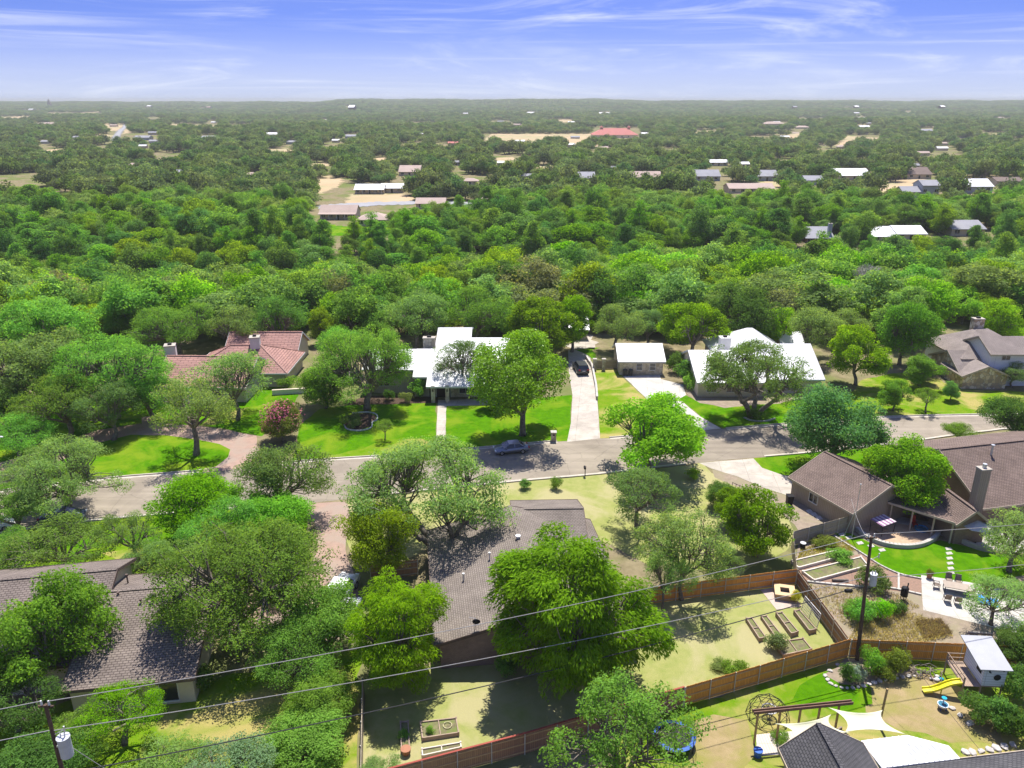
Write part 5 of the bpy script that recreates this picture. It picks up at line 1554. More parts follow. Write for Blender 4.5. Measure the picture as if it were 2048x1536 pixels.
far_house(1744, 1790, 487, 'white roofed house in the creek wood, left block with chimney', R_WHT, W_FAR, 5.0, 2.7, 13, extra=lambda t, w_: chimney(t, (t.location.x - 2, t.location.y + 1), 1.4, 1.2, 3, 6.6, W_FARG))
far_house(1792, 1850, 482, 'white roofed house in the creek wood, right block', R_WHT, W_FAR, 4.6, 2.7, 11)
far_house(1902, 1968, 472, 'grey roofed house at the right of the creek wood', R_GREY, W_FAR, 4.8, 2.7, 12)
far_house(1842, 1876, 396, 'tall grey two storey house on the far slope', R_GREY, W_FARG, 8.2, 6.2, 10, win=3)
far_house(1804, 1842, 396, 'low grey wing beside the two storey house', R_GREY, W_FARG, 5.2, 3.2, 9)
far_house(1790, 1816, 402, 'small tan hip roofed outbuilding below the two storey house', R_TAN, W_FAR, 4.2, 2.6, 7, hip=3)
far_house(1928, 1984, 387, 'white roofed barn like house at the far right', R_WHT, W_FARG, 6.8, 3.8, 14)
far_house(1674, 1742, 360, 'broad white roofed house on the far slope', R_WHT, W_FAR, 6.0, 2.8, 20)
far_house(1389, 1440, 362, 'grey gabled house right of the far centre', R_GREY, W_FARG, 6.0, 3, 14)
far_house(1512, 1556, 362, 'grey roofed house before a pale green tree', R_GREY, W_FARG, 5.8, 3, 14)
far_house(1458, 1548, 387, 'long low tan roofed house in the far yard', R_TAN, W_FAR, 4.6, 2.7, 12, win=5)
far_house(1262, 1322, 363, 'long tan roofed house in the middle distance', R_TAN, W_FAR, 5.4, 2.8, 12)
far_house(1148, 1190, 367, 'blue grey roofed house in the middle distance', R_GREY, W_FARG, 6.0, 3.2, 14)
far_house(1610, 1646, 370, 'small grey roof between the far trees', R_GREY, W_FARG, 4.8, 2.8, 10, win=0)
far_house(1814, 1862, 358, 'dark brown roofed house above the two storey house', R_BRN, W_FAR, 6.5, 3, 16)
t_, wg_ = far_house(1186, 1276, 277, 'large hall with bright red hip roofs in the tan field', R_RED, W_FAR, 13, 5, 34, hip=14, win=7, name='hall', cat='hall')
for k in (-18, 20):
    mb = MB().box(k - 1.6, k + 1.6, -1.6, 1.6, 11, 14)
    mb.slab([(k - 2.4, -2.4, 14), (k + 2.4, -2.4, 14), (k + 2.4, 2.4, 14), (k - 2.4, 2.4, 14)], .3)
    mb.add([(k - 2.4, -2.4, 14.02), (k + 2.4, -2.4, 14.02), (k + 2.4, 2.4, 14.02), (k - 2.4, 2.4, 14.02), (k, 0, 16.5)], [(0, 1, 4), (1, 2, 4), (2, 3, 4), (3, 0, 4)])
    mb.build('cupola', R_RED, t_)
FARL = [(68, 110, 252, R_TAN, 'long tan roof at the far left edge'), (268, 298, 280, R_GREY, 'grey roofed house right of the far straight road'), (402, 438, 281, R_GREY, 'grey roofed house in the far left woods'),
        (690, 714, 277, R_GREY, 'grey roofed house in the woods left of the tan field'), (905, 920, 331, R_GREY, 'small grey roof left of the far centre'), (1132, 1150, 294, R_WHT, 'pale roof below the red hall'),
        (82, 100, 288, R_GREY, 'small grey roof at the far left'), (297, 318, 243, R_BRN, 'brown roof near the far left skyline'), (492, 512, 357, R_TAN, 'tan roof peeking from the left woods'),
        (697, 708, 219, R_WHT, 'white roof close under the skyline left of centre'), (642, 655, 243, R_WHT, 'white roof in the far left centre woods'), (422, 431, 247, R_WHT, 'tiny white roof in the far left woods'),
        (532, 558, 273, R_WHT, 'white roof row in the woods left of centre'), (1282, 1300, 271, R_WHT, 'white roof right of the red hall'), (1054, 1074, 228, R_WHT, 'white roofs under the skyline at centre'),
        (1198, 1220, 229, R_WHT, 'white roof above the red hall'), (1712, 1730, 239, R_WHT, 'white roof high on the right skyline'), (1720, 1740, 257, R_WHT, 'white barn roof below the right skyline'),
        (1530, 1570, 251, R_TAN, 'broad tan hip roof right of the red hall'), (1838, 1866, 265, R_GREY, 'grey peaked roof in the far right woods'), (1420, 1455, 332, R_WHT, 'white roof between trees right of centre'),
        (1810, 1820, 228, R_WHT, 'tiny white roof near the right skyline'), (1882, 1898, 291, R_TAN, 'small tan roof in the far right woods'), (1222, 1236, 343, R_GREY, 'small grey roof at the middle distance centre'),
        (146, 162, 279, R_GREY, 'grey gabled roof in the woods below the far straight road'), (298, 316, 287, R_GREY, 'grey roof just below the far tan verge'), (572, 592, 289, R_GREY, 'slate roof left of the tan field row'), (346, 370, 352, R_GREY, 'slate roof half hidden in the left woods'), (255, 275, 337, R_TAN, 'tan roof half hidden in the left woods'),
        (538, 556, 378, R_TAN, 'tan roof left of the white roofed ranch row'), (214, 240, 420, R_GREY, 'grey roof deep in the left creek wood'), (838, 848, 271, R_WHT, 'tiny white roof left of the wide tan field'), (896, 916, 291, R_RED, 'small dull red roof at the wide tan field'), (995, 1008, 332, R_WHT, 'small pale roof right of the far centre gap'),
        (925, 955, 371, R_TAN, 'tan roof above the right end of the far road'), (965, 990, 408, R_TAN, 'tan roof at the right end of the far road'), (1044, 1064, 360, R_GREY, 'grey roof in the far centre woods'), (1476, 1498, 335, R_WHT, 'white roof in the woods right of the centre'), (1594, 1620, 258, R_TAN, 'low tan roof under the right skyline'), (1676, 1692, 298, R_TAN, 'tan gable in the right far woods'), (1820, 1838, 338, R_GREY, 'grey roof above the dark brown roof'),
        (1992, 2044, 372, R_BRN, 'brown roofed barn at the right edge of the far yard')]
for u0, u1, vb, rf, lb in FARL:
    Wm = abs(P(u1, vb).x - P(u0, vb).x)
    far_house(u0, u1, vb, lb, rf, W_FAR if rf is not R_GREY else W_FARG, min(6.5, 3 + Wm * .1), min(3.2, 2.5 + Wm * .02), min(Wm * .7, 22), hip=(min(Wm * .3, 8) if rf is R_TAN else 0), win=3 if vb > 325 else 0)
SPECKS.sort()
cnt_ = {}
for k, (u_, v_, w_) in enumerate(SPECKS):
    rf, cn = ((R_WHT, 'white'), (R_GREY, 'grey'), (R_TAN, 'tan'), (R_WHT, 'white'))[k % 4]
    cnt_[cn] = cnt_.get(cn, -1) + 1
    Wm = abs(P(u_ + w_, v_).x - P(u_, v_).x)
    t_, _w = far_house(u_ - w_ / 2, u_ + w_ / 2, v_, '%s of the tiny %s roof specks in the distant woods' % (NTH[min(cnt_[cn], 13)], cn), rf, W_FAR, min(6.5, 3.2 + Wm * .08), 2.8, min(Wm * .6, 18), win=0)
    t_['group'] = '%s roof specks in the distant woods' % cn
# spire on the left skyline
sp = P(150, 205, 60)
st = thing('church_spire', 'dark spire breaking the left skyline', 'spire', (-2150, 3850, hz(-2150, 3850)))
MB().box(-7, 7, -7, 7, 0, 16).build('tower', R_BRN, st)
MB().add([(-7, -7, 16), (7, -7, 16), (7, 7, 16), (-7, 7, 16), (0, 0, 38)], [(0, 1, 4), (1, 2, 4), (2, 3, 4), (3, 0, 4)]).build('spire_roof', R_BRN, st)

# ------------------------------------------------------------------ fences
F_ORANGE = siding('fence_cedar', (0.68, 0.30, 0.055), (0.56, 0.235, 0.045), .15)
F_BROWN = siding('fence_brown', (0.34, 0.175, 0.095), (0.27, 0.14, 0.08), .15)
F_GREY = siding('fence_weathered', (0.40, 0.33, 0.24), (0.34, 0.28, 0.20), .15)
RAILM = mat('rail_wood', (0.50, 0.33, 0.17), (0.40, 0.25, 0.12), 3, .85)
RAILG = mat('rail_grey', (0.42, 0.36, 0.28), (0.34, 0.29, 0.22), 3, .85)
STEELP = mat('steel_post', (0.55, 0.50, 0.42), None, 3, .5)
def fence(label, px, h, m, rail, side=1, world=False, cap=None, step=2.4, name='wooden_fence', rails=True, postm=None):
    """Board fence: boards as one mass, each post and rail a part. side=+1 shows rails to the right of the run."""
    pts = [Vector((p[0], p[1], 0)) if world else P(*p) for p in px]
    o = pts[0].copy()
    t = thing(name, label, 'fence', o)
    pts = [p - o for p in pts]
    bd = MB()
    g = random.Random(len(px) * 31 + int(o.x * 7))
    for a, b in zip(pts[:-1], pts[1:]):
        d = (b - a).normalized()
        n = Vector((d.y, -d.x, 0)) * side
        Ln = (b - a).length
        k = 0.0
        while k < Ln - .05:
            q = a + d * (k + .07)
            hh = h + g.uniform(-.02, .02)
            bd.bar(q + Vector((0, 0, .03)), q + Vector((0, 0, hh)), .138, .022, up=n)
            k += .146
        np_ = max(1, round(Ln / step))
        for i in range(np_ + 1):
            q = a + d * (Ln * i / np_) + n * .07
            MB().tube([q, q + Vector((0, 0, h + .03))], .04, 6).build('post', postm or STEELP, t)
        if rails:
            for z in (.25, h * .52, h - .22):
                for i in range(np_):
                    q0, q1 = a + d * (Ln * i / np_ + .01) + n * .036, a + d * (Ln * (i + 1) / np_ - .01) + n * .036
                    MB().bar(q0 + Vector((0, 0, z)), q1 + Vector((0, 0, z)), .045, .09).build('rail', rail, t)
        if cap:
            MB().bar(a + Vector((0, 0, h + .05)), b + Vector((0, 0, h + .05)), .14, .035).build('cap_rail', cap, t)
    bd.build('boards', m, t)['kind'] = 'stuff'
    return t
fence('new orange cedar fence running between play yard and dry back lawn', [(1367, 1412), (1696, 1314)], 1.9, F_ORANGE, RAILM, 1)
fence('orange cedar fence behind the playhouse from corner pole rightwards', [(1697, 1315), (1917, 1324), (2040, 1330)], 1.9, F_ORANGE, RAILM, 1)
fence('dark cedar fence with reddish cap at the bottom edge below raised beds', [(700, 1602), (1049, 1508), (1235, 1452), (1365, 1413)], 1.9, F_BROWN, RAILM, 1, cap=mat('cap_red', (0.30, 0.07, 0.05), None, 3, .7))
fence('brown slanting fence between dry back lawn and garden soil', [(1592, 1170), (1692, 1312)], 1.8, F_BROWN, RAILG, 1)
fence('reddish fence behind the fire pit', [(1300, 1208), (1400, 1194), (1590, 1169)], 1.8, F_ORANGE, RAILG, 1)
fence('weathered tan fence at the brown garage corner', [(1583, 1092), (1702, 1058)], 1.8, F_GREY, RAILG, 1)
fence('short weathered fence joining garage fence and fire pit fence', [(1582, 1094), (1590, 1168)], 1.7, F_GREY, RAILG, -1)
fence('dark fence left of the brown ranch house', [(742, 1162), (836, 1150)], 1.8, F_BROWN, RAILG, 1)
fence('grey fence seen end on between the two back lawns', [(728, 1390), (724, 1640)], 1.7, F_GREY, RAILG, 1)
fence('low tan fence with stone piers by the truck', [(1186, 738), (1234, 737)], 1.6, F_GREY, RAILG, 1)
for i, (u, lb) in enumerate(((1189, 'square stone pier at the driveway gate'), (1207, 'square stone pier in the middle of the low tan fence'))):
    q = P(u, 740)
    t = thing('stone_pier', lb, 'pier', q)
    MB().box(-.28, .28, -.28, .28, 0, 2.0).build('pier_shaft', W_STONE, t)
    MB().box(-.36, .36, -.36, .36, 2.0, 2.12).build('pier_cap', CONC, t)
# driveway gate and side wall
q = P(1140, 742)
t = thing('drive_gate', 'black iron gate across the long driveway', 'gate', q)
for z in (.25, 1.7):
    MB().bar((0, 0, z), (3.6, 0, z), .05, .06).build('gate_rail', IRON, t)
for i in range(19):
    MB().bar((i * .2, 0, .1), (i * .2, 0, 1.75), .03, .03).build('gate_bar', IRON, t)
t = thing('retaining_wall', 'thin concrete wall along the right of the long driveway', 'wall', P(1184, 735))
w_ = [P(*q) - P(1184, 735) for q in ((1172, 716), (1184, 735), (1192, 775), (1194, 800))]
mb = MB()
for a, b in zip(w_[:-1], w_[1:]):
    mb.bar(a + Vector((0, 0, .3)), b + Vector((0, 0, .3)), .25, .6)
mb.build('wall_body', CONC, t)
mb = MB()
for a, b in zip(w_[:-1], w_[1:]):
    mb.bar(a + Vector((0, 0, .62)), b + Vector((0, 0, .62)), .32, .06)
mb.build('coping', CONCW, t)

# ------------------------------------------------------------------ vehicles
TYRE = mat('tyre', (0.02, 0.02, 0.02), None, 5, .9)
RIM = mat('rim', (0.45, 0.45, 0.46), None, 5, .35, metal=.7)
CGL = glass('car_glass', (0.03, 0.04, 0.05), .05)
LAMPR = mat('tail_lamp', (0.35, 0.02, 0.02), None, 5, .3)
LAMPW = mat('head_lamp', (0.8, 0.8, 0.78), None, 5, .2)
def car(label, loc, rz, paint, kind='sedan', name='parked_car', cat='car'):
    """Length runs along local x, front at +x."""
    t = thing(name, label, cat, loc, rz)
    if kind == 'sedan':
        prof = [(-2.35, .35), (-2.38, .62), (-2.30, .92), (-1.75, 1.0), (1.0, .98), (1.95, .82), (2.3, .66), (2.36, .4), (2.25, .25), (-2.2, .25)]
        cab = [(-1.75, .98), (-1.05, 1.42), (.35, 1.45), (1.15, .96)]
        W_, roofw, wr = 1.82, .62, .33
    else:
        prof = [(-2.5, .45), (-2.52, .85), (-2.45, 1.15), (-1.9, 1.2), (1.15, 1.2), (2.1, 1.1), (2.45, .95), (2.5, .5), (2.4, .38), (-2.4, .38)]
        cab = [(-2.4, 1.18), (-2.15, 1.82), (.35, 1.86), (1.1, 1.18)]
        W_, roofw, wr = 1.98, .76, .4
    hw = W_ / 2
    bm = bmesh.new()
    f0 = [bm.verts.new((x, -hw, z)) for x, z in prof]
    f1 = [bm.verts.new((x, hw, z)) for x, z in prof]
    n = len(prof)
    bm.faces.new(f0); bm.faces.new(list(reversed(f1)))
    for i in range(n):
        j = (i + 1) % n
        bm.faces.new([f0[j], f0[i], f1[i], f1[j]])
    bmesh.ops.recalc_face_normals(bm, faces=bm.faces)
    bmesh.ops.bevel(bm, geom=[e for e in bm.edges], offset=.09, segments=2, affect='EDGES', clamp_overlap=True)
    me = bpy.data.meshes.new('body')
    bm.to_mesh(me); bm.free()
    for p in me.polygons: p.use_smooth = True
    me.materials.append(paint)
    b = bpy.data.objects.new('body', me)
    COL.objects.link(b); b.parent = t
    lo, hi = hw * .93, roofw
    mb = MB()
    v = [(x, s * (lo if i in (0, 3) else hi), z) for s in (-1, 1) for i, (x, z) in enumerate(cab)]
    mb.add(v, [(0, 1, 2, 3)[::-1], (4, 5, 6, 7), (0, 4, 5, 1)[::-1], (1, 5, 6, 2)[::-1], (2, 6, 7, 3)[::-1]])
    mb.build('windows', CGL, t)
    (x1, z1), (x2, z2) = cab[1], cab[2]
    mb = MB().box(x1 - .03, x2 + .03, -hi - .03, hi + .03, z1 - .02, z2 + .03)
    for i, j in ((0, 1), (3, 2)):
        for s in (-1, 1):
            mb.bar((cab[i][0], s * lo * 1.01, cab[i][1]), (cab[j][0], s * hi * 1.02, cab[j][1]), .09, .06)
    xm = (x1 + x2) / 2
    for s in (-1, 1):
        mb.bar((xm, s * lo * 1.01, cab[0][1]), (xm, s * hi * 1.02, z1), .09, .06)
    mb.build('roof', paint, t)
    for x in (-1.45, 1.42):
        for s in (-1, 1):
            y = s * (hw - .1)
            wl = MB().tube([(x, y - .11, wr), (x, y + .11, wr)], wr, 14).build('wheel', TYRE, t)
            MB().tube([(x, y + s * .09, wr), (x, y + s * .125, wr)], wr * .62, 10).build('rim', RIM, wl)
    fx = prof[6][0]
    zl = .68 if kind == 'sedan' else .95
    for s in (-1, 1):
        MB().box(fx - .12, fx + .045, s * hw * .72 - .2, s * hw * .72 + .2, zl - .08, zl + .06).build('headlight', LAMPW, t)
        MB().box(-fx - .11, -fx + .1, s * hw * .76 - .16, s * hw * .76 + .16, zl + .06, zl + .24).build('tail_light', LAMPR, t)
        MB().box(.75, .95, s * (hw + .04) - .1, s * (hw + .04) + .1, cab[0][1] - .02, cab[0][1] + .12).build('mirror', paint, t)
    MB().box(-fx - .115, -fx - .03, -.26, .26, zl - .1, zl + .02).build('number_plate', T_WHITE, t)
    return t
def paint(name, c, metal=.4):
    m, n, b = nodes(name)
    b.inputs['Base Color'].default_value = rgba(c)
    b.inputs['Metallic'].default_value = metal
    b.inputs['Roughness'].default_value = .32
    b.inputs['Coat Weight'].default_value = .5
    return m
P_SILV, P_DARK, P_BLUE, P_WHITE = paint('paint_silver_blue', (.19, .21, .26)), paint('paint_charcoal', (.05, .052, .06)), paint('paint_navy', (.05, .075, .13)), paint('paint_white', (.72, .72, .72), 0)
rd = math.atan2(P(1100, 889).y - P(960, 902).y, P(1100, 889).x - P(960, 902).x)
car('silver blue sedan parked at the far kerb below the lawn', P(1022, 904), rd + math.pi, P_SILV)
car('black sport utility truck parked on the long driveway', P(1161, 743), R(98), P_DARK, 'suv', 'parked_truck', 'truck')
car('dark blue car parked at the near kerb under the left oaks', P(128, 1041), R(14), P_BLUE)
car('white van parked higher on the gravel drive', P(684, 1192), R(80), P_WHITE, 'suv')
car('white car parked lower on the gravel drive', P(686, 1235), R(75), P_WHITE)
car('pale car at the left frame edge on the near kerb', P(-12, 1058), R(14), P_WHITE)

# ------------------------------------------------------------------ poles, lines, lamp
POLE = mat('pole_wood', (0.115, 0.075, 0.055), (0.075, 0.05, 0.04), 2, .9, .4)
XF = mat('transformer_grey', (0.50, 0.52, 0.54), None, 2, .45)
WIRE = mat('wire', (0.30, 0.29, 0.28), None, 2, .6)
WIRED = mat('cable_black', (0.05, 0.05, 0.05), None, 2, .6)
def pole(label, x, y, h, xf):
    t = thing('power_pole', label, 'pole', (x, y, 0))
    MB().tube([(0, 0, -.3), (0, 0, h * .5), (0, 0, h)], [.165, .14, .11], 10).build('post', POLE, t)
    for s in (-1, 1):
        MB().tube([(s * .22, 0, h - .02), (s * .22, 0, h + .28)], [.07, .05], 7).build('insulator', T_WHITE, t)
    MB().bar((-.45, 0, h - .12), (.45, 0, h - .12), .1, .1).build('bracket', POLE, t)
    for (zz, sx, r_, hh) in xf:
        c = MB().tube([(sx, -.1, zz), (sx, -.1, zz + hh)], r_, 12).build('transformer', XF, t)
        MB().tube([(sx, -.1, zz + hh), (sx, -.1, zz + hh + .07)], r_ * 1.08, 12).build('transformer_lid', XF, c)
        for k in (-.12, .12):
            MB().tube([(sx + k, -.1, zz + hh), (sx + k, -.1, zz + hh + .35)], [.05, .03], 6).build('bushing', T_WHITE, c)
        MB().bar((0, -.05, zz + hh * .5), (sx, -.1, zz + hh * .5), .08, .12).build('hanger', GALV, c)
    MB().tube([(.1, 0, h - 2.2), (.75, -.05, h - 1.8)], .03, 6).build('cutout_arm', GALV, t)
    MB().tube([(.75, -.05, h - 2.0), (.78, -.05, h - 1.55)], .05, 6).build('cutout', GALV, t)
    return t
RP, LP = Vector((29.5, 54.6, 12.1)), Vector((-27.1, 36.2, 12.0))
pole('tall brown power pole at the corner of the orange fences', RP.x, RP.y, 12.1, ((7.6, .5, .28, 1.0),)).rotation_euler = (0, -.055, 0)
RP = RP + Vector((-.66, 0, 0))
pole('brown power pole with white transformer at the bottom left', LP.x, LP.y, 12.0, ((8.3, .62, .36, 1.35),))
def wire(label, a, b, sag, r=.028, m=WIRE, group=None):
    pts = [Vector(a).lerp(Vector(b), k / 20) - Vector((0, 0, sag * 4 * (k / 20) * (1 - k / 20))) for k in range(21)]
    o = MB().tube([p - pts[0] for p in pts], r, 5).build('power_line', m)
    o.location = pts[0]
    tag(o, label, 'wire', group)
V = Vector
wire('topmost wire strung between the two power poles', LP + V((.2, 0, .25)), RP + V((-.2, 0, .25)), .9)
wire('middle wire strung between the two power poles', LP + V((.1, 0, -1.9)), RP + V((-.2, 0, -3.9)), .8)
wire('lowest thick cable strung between the two power poles', LP + V((.1, 0, -5.2)), RP + V((-.2, 0, -4.7)), 1.0, .04, WIRED)
wire('top wire leaving the left pole towards the left edge', LP + V((-.2, 0, .25)), LP + V((-40, -9, -.4)), .6)
wire('lower wire leaving the left pole towards the left edge', LP + V((-.1, 0, -1.9)), LP + V((-40, -9, -2.4)), .6)
wire('top wire leaving the corner pole towards the right edge', RP + V((.2, 0, .25)), RP + V((45, 8, 1.0)), .9)
wire('lower wire leaving the corner pole towards the right edge', RP + V((.2, 0, -3.9)), RP + V((45, 9, -3.5)), .9)
wire('thin service wire from the corner pole to the brown garage', RP + V((0, 0, -.6)), P(1703, 998, 5.4), .5, .016)
wire('thin guy cable running down from the left transformer pole', LP + V((.15, 0, -2.4)), V((-21.0, 38.5, 0)), .1, .02)
wire('thin service wire dropping from the corner pole to the charcoal roof', RP + V((0, -.1, -4.4)), P(1960, 1500, 3.2), .6, .014, WIRED)
# dark splice box on the cable
b_ = RP.lerp(LP, .045)
t = tag(MB().box(-.35, .35, -.1, .1, -.12, .12).build('splice_box', IRON), 'small black splice box hanging on the cable by the corner pole', 'box')
t.location = RP + V((-1.3, -.4, -4.85)); t.rotation_euler = (0, .2, .3)
lp = P(-12, 962)
t = thing('street_lamp', 'galvanised street lamp at the left edge', 'lamp', lp)
MB().tube([(0, 0, 0), (0, 0, 5.2)], [.09, .06], 8).build('pole', GALV, t)
MB().tube([(0, 0, 5.2), (.5, .1, 5.7), (1.5, .2, 5.95)], .045, 6).build('arm', GALV, t)
MB().ell((1.9, .25, 5.95), .45, .2, .1, 10, 6).build('lamp_head', GALV, t)
m_ = P(1703, 1078)
t = thing('aerial_mast', 'thin pale mast at the brown garage corner', 'mast', m_)
MB().tube([(0, 0, 0), (0, 0, 6.6)], .035, 6).build('pole', GALV, t)
MB().tube([(-.9, .1, 0), (-.1, 0, 3.6)], .025, 5).build('brace', GALV, t)
MB().ell((0, 0, 6.65), .09, .09, .09, 8, 5).build('finial', T_WHITE, t)

# ------------------------------------------------------------------ mail boxes, bins, small street things
t = thing('stone_mailbox', 'square stone mailbox pier at the driveway mouth', 'mailbox', P(1107, 882))
MB().box(-.35, .35, -.35, .35, 0, 1.35).build('pier', W_STONE, t)
MB().box(-.42, .42, -.42, .42, 1.35, 1.46).build('cap', CONCW, t)
MB().box(-.14, .14, -.38, -.34, .95, 1.15).build('mail_door', IRON, t)
t = thing('mailbox', 'black post mailbox by the dry lawn', 'mailbox', P(1170, 952))
MB().bar((0, 0, 0), (0, 0, 1.1), .1, .1).build('post', IRON, t)
mb = MB().tube([(-.05, -.3, 1.2), (-.05, .3, 1.2)], .14, 10); mb.box(-.19, .09, -.3, .3, 1.08, 1.2)
mb.build('box', IRON, t)
MB().box(.1, .12, -.05, .05, 1.2, 1.42).build('flag', LAMPR, t)
def bin_(u, v, label, m, s=1.0, name='trash_bin'):
    t = thing(name, label, 'bin', P(u, v))
    mb = MB().hexa([(-.26 * s, -.3 * s, 0), (.26 * s, -.3 * s, 0), (.26 * s, .3 * s, 0), (-.26 * s, .3 * s, 0), (-.32 * s, -.36 * s, s), (.32 * s, -.36 * s, s), (.32 * s, .36 * s, s), (-.32 * s, .36 * s, s)])
    mb.build('body', m, t)
    MB().box(-.34 * s, .34 * s, -.4 * s, .38 * s, s, s * 1.07).build('lid', m, t)
    for k in (-1, 1):
        MB().tube([(k * .22 * s, .3 * s, .1), (k * .28 * s, .3 * s, .1)], .1, 8).build('wheel', TYRE, t)
bin_(1250, 751, 'dark trash bin left of the garage windows', mat('bin_grey', (.06, .06, .055), None, 2, .6))
bin_(1261, 751, 'dark trash bin nearer the garage windows', MATS['bin_grey'])
bin_(1578, 1008, 'black bin standing by the brown garage', IRON, 1.1)
t = thing('bucket', 'dark bucket by the weathered fence foot', 'bucket', P(1605, 1096))
MB().tube([(0, 0, 0), (0, 0, .6)], [.24, .3], 10).build('pail', IRON, t)
MB().tube([(0, 0, .6), (0, 0, .65)], .32, 10).build('lid', GALV, t)
t = thing('iron_rail', 'low black iron rail beside the dirt strip', 'rail', P(1464, 976))
a, b = V((0, 0, 0)), P(1500, 992) - P(1464, 976)
for z in (.2, .75):
    MB().bar(a + V((0, 0, z)), b + V((0, 0, z)), .04, .05).build('bar', IRON, t)
for k in range(6):
    q = a.lerp(b, k / 5)
    MB().bar(q, q + V((0, 0, .8)), .05, .05).build('upright', IRON, t)
STONEP = mat('flagstone', (0.50, 0.47, 0.43), (0.40, 0.37, 0.34), 1.5, .9, .4)
def flag(px, z, label, name='stepping_stone', group=None, th=.05, m=None):
    c = [P(*p) for p in px]
    o = sum(c, V()) / len(c)
    ob = MB().slab([q - o + V((0, 0, z)) for q in c], th).build(name, m or STONEP)
    ob.location = (o.x, o.y, 0)
    tag(ob, label, 'stone', group)
for i, (u, v) in enumerate(((1618, 1024), (1627, 1030), (1637, 1037))):
    flag([(u - 7, v - 3), (u + 3, v - 5), (u + 9, v + 2), (u - 1, v + 4)], .06, ('farthest', 'middle', 'nearest')[i] + ' grey slab in the row beside the brown garage', 'flagstone', 'slabs by the garage')
ORD = ('first', 'second', 'third', 'fourth', 'fifth', 'sixth')
for i, (u, v) in enumerate(((1897, 1098), (1898, 1107), (1899, 1117), (1900, 1127), (1901, 1137), (1902, 1146))):
    flag([(u - 7, v - 2), (u + 4, v - 3), (u + 8, v + 2), (u - 4, v + 3)], .05, ORD[i] + ' stepping stone counted from the low wall across the clipped lawn', 'stepping_stone', 'stones across the clipped lawn', m=CONCW)
for i, (u, v) in enumerate(((1684, 1070), (1698, 1076), (1720, 1087), (1742, 1093), (1764, 1101))):
    flag([(u - 8, v - 2), (u + 3, v - 4), (u + 8, v + 1), (u - 3, v + 3)], .05, ORD[i] + ' stepping stone counted from the garage fence', 'stepping_stone', 'stones by the garage fence', m=CONCW)

# ------------------------------------------------------------------ low walls, edgings, raised beds
def edging(label, px, w_, h_, m, name='edging', cat='edging', smooth_=True):
    pts = [P(*p) for p in px]
    if smooth_:
        pts = catmull(pts, 5)
    o = pts[0].copy()
    t = MB()
    for a, b in zip(pts[:-1], pts[1:]):
        d = (b - a).normalized() * .02
        t.bar(a - o - d + V((0, 0, h_ / 2)), b - o + d + V((0, 0, h_ / 2)), w_, h_)
    ob = t.build(name, m)
    ob.location = o
    tag(ob, label, cat)
    return ob
edging('curved pale stone wall around the sandy bed', [(1712, 1060), (1735, 1078), (1770, 1091), (1810, 1096), (1843, 1092), (1866, 1081), (1877, 1069)], .4, .45, CONCW, 'low_wall', 'wall')
edging('curved pale stone wall beside the grey umbrella', [(1903, 1072), (1925, 1086), (1955, 1098), (1990, 1106)], .4, .5, CONC, 'low_wall', 'wall')
edging('thin white kerb curving along the clipped lawn', [(1668, 1073), (1700, 1093), (1728, 1110), (1760, 1131), (1800, 1149), (1842, 1158)], .16, .14, CONCW)
edging('thin white kerb along the garden soil', [(1605, 1163), (1650, 1168), (1720, 1174), (1780, 1177), (1842, 1190)], .2, .16, CONCW)
edging('short white kerb crossing the mulch strip', [(1797, 1149), (1797, 1181)], .18, .14, CONCW, smooth_=False)
edging('white edging around the dark mulch ring', [(688, 850), (695, 859), (720, 862), (742, 856), (745, 845), (754, 840), (753, 830), (735, 825), (705, 827)], .14, .16, T_WHITE)
edging('pale edging under the multi trunk oak', [(1488, 836), (1505, 842), (1530, 843), (1550, 838)], .2, .18, CONCW)
WOODB = mat('bed_wood', (0.36, 0.27, 0.20), (0.28, 0.21, 0.16), 2, .9, .3)
WOODP = mat('bed_wood_pale', (0.60, 0.54, 0.46), (0.50, 0.45, 0.39), 2, .9, .3)
SOIL = mat('bed_soil', (0.20, 0.19, 0.09), (0.13, 0.11, 0.07), 3, .98, .6, c3=(0.14, 0.17, 0.05), scale3=1.2)
def bed(label, px, h_, m, div=0, wd=.09, name='raised_bed'):
    c = [P(p[0], p[1], h_) for p in px]
    c = [V((q.x, q.y, 0)) for q in c]
    o = sum(c, V()) / len(c)
    t = thing(name, label, 'raised bed', o)
    c = [q - o for q in c]
    for i in range(len(c)):
        a, b = c[i], c[(i + 1) % len(c)]
        MB().bar(a + V((0, 0, h_ / 2)), b + V((0, 0, h_ / 2)), wd, h_).build('side_board', m, t)
    for q in c:
        MB().box(q.x - wd * .7, q.x + wd * .7, q.y - wd * .7, q.y + wd * .7, 0, h_ + .05).build('corner_post', m, t)
    MB().add([q * .97 + V((0, 0, h_ - .1)) for q in c], [tuple(range(len(c)))]).build('soil', SOIL, t)
    if div and len(c) == 4:
        for k in range(1, div + 1):
            f = k / (div + 1)
            la, lb = (0, 3) if (c[3] - c[0]).length > (c[1] - c[0]).length else (0, 1)
            oa, ob_ = (1, 2) if lb == 3 else (3, 2)
            MB().bar(c[la].lerp(c[lb], f) + V((0, 0, h_ - .05)), c[oa].lerp(c[ob_], f) + V((0, 0, h_ - .05)), .07, .1).build('divider', m, t)
    return t
bed('leftmost long planter below the fire pit', [(1493, 1236), (1504, 1235), (1531, 1273), (1519, 1276)], .4, WOODB, 1)
bed('second long planter from the left below the fire pit', [(1523, 1232), (1533, 1231), (1563, 1269), (1551, 1272)], .35, WOODB, 1)
bed('third long planter from the left below the fire pit', [(1553, 1225), (1564, 1224), (1596, 1262), (1583, 1266)], .45, WOODB, 1)
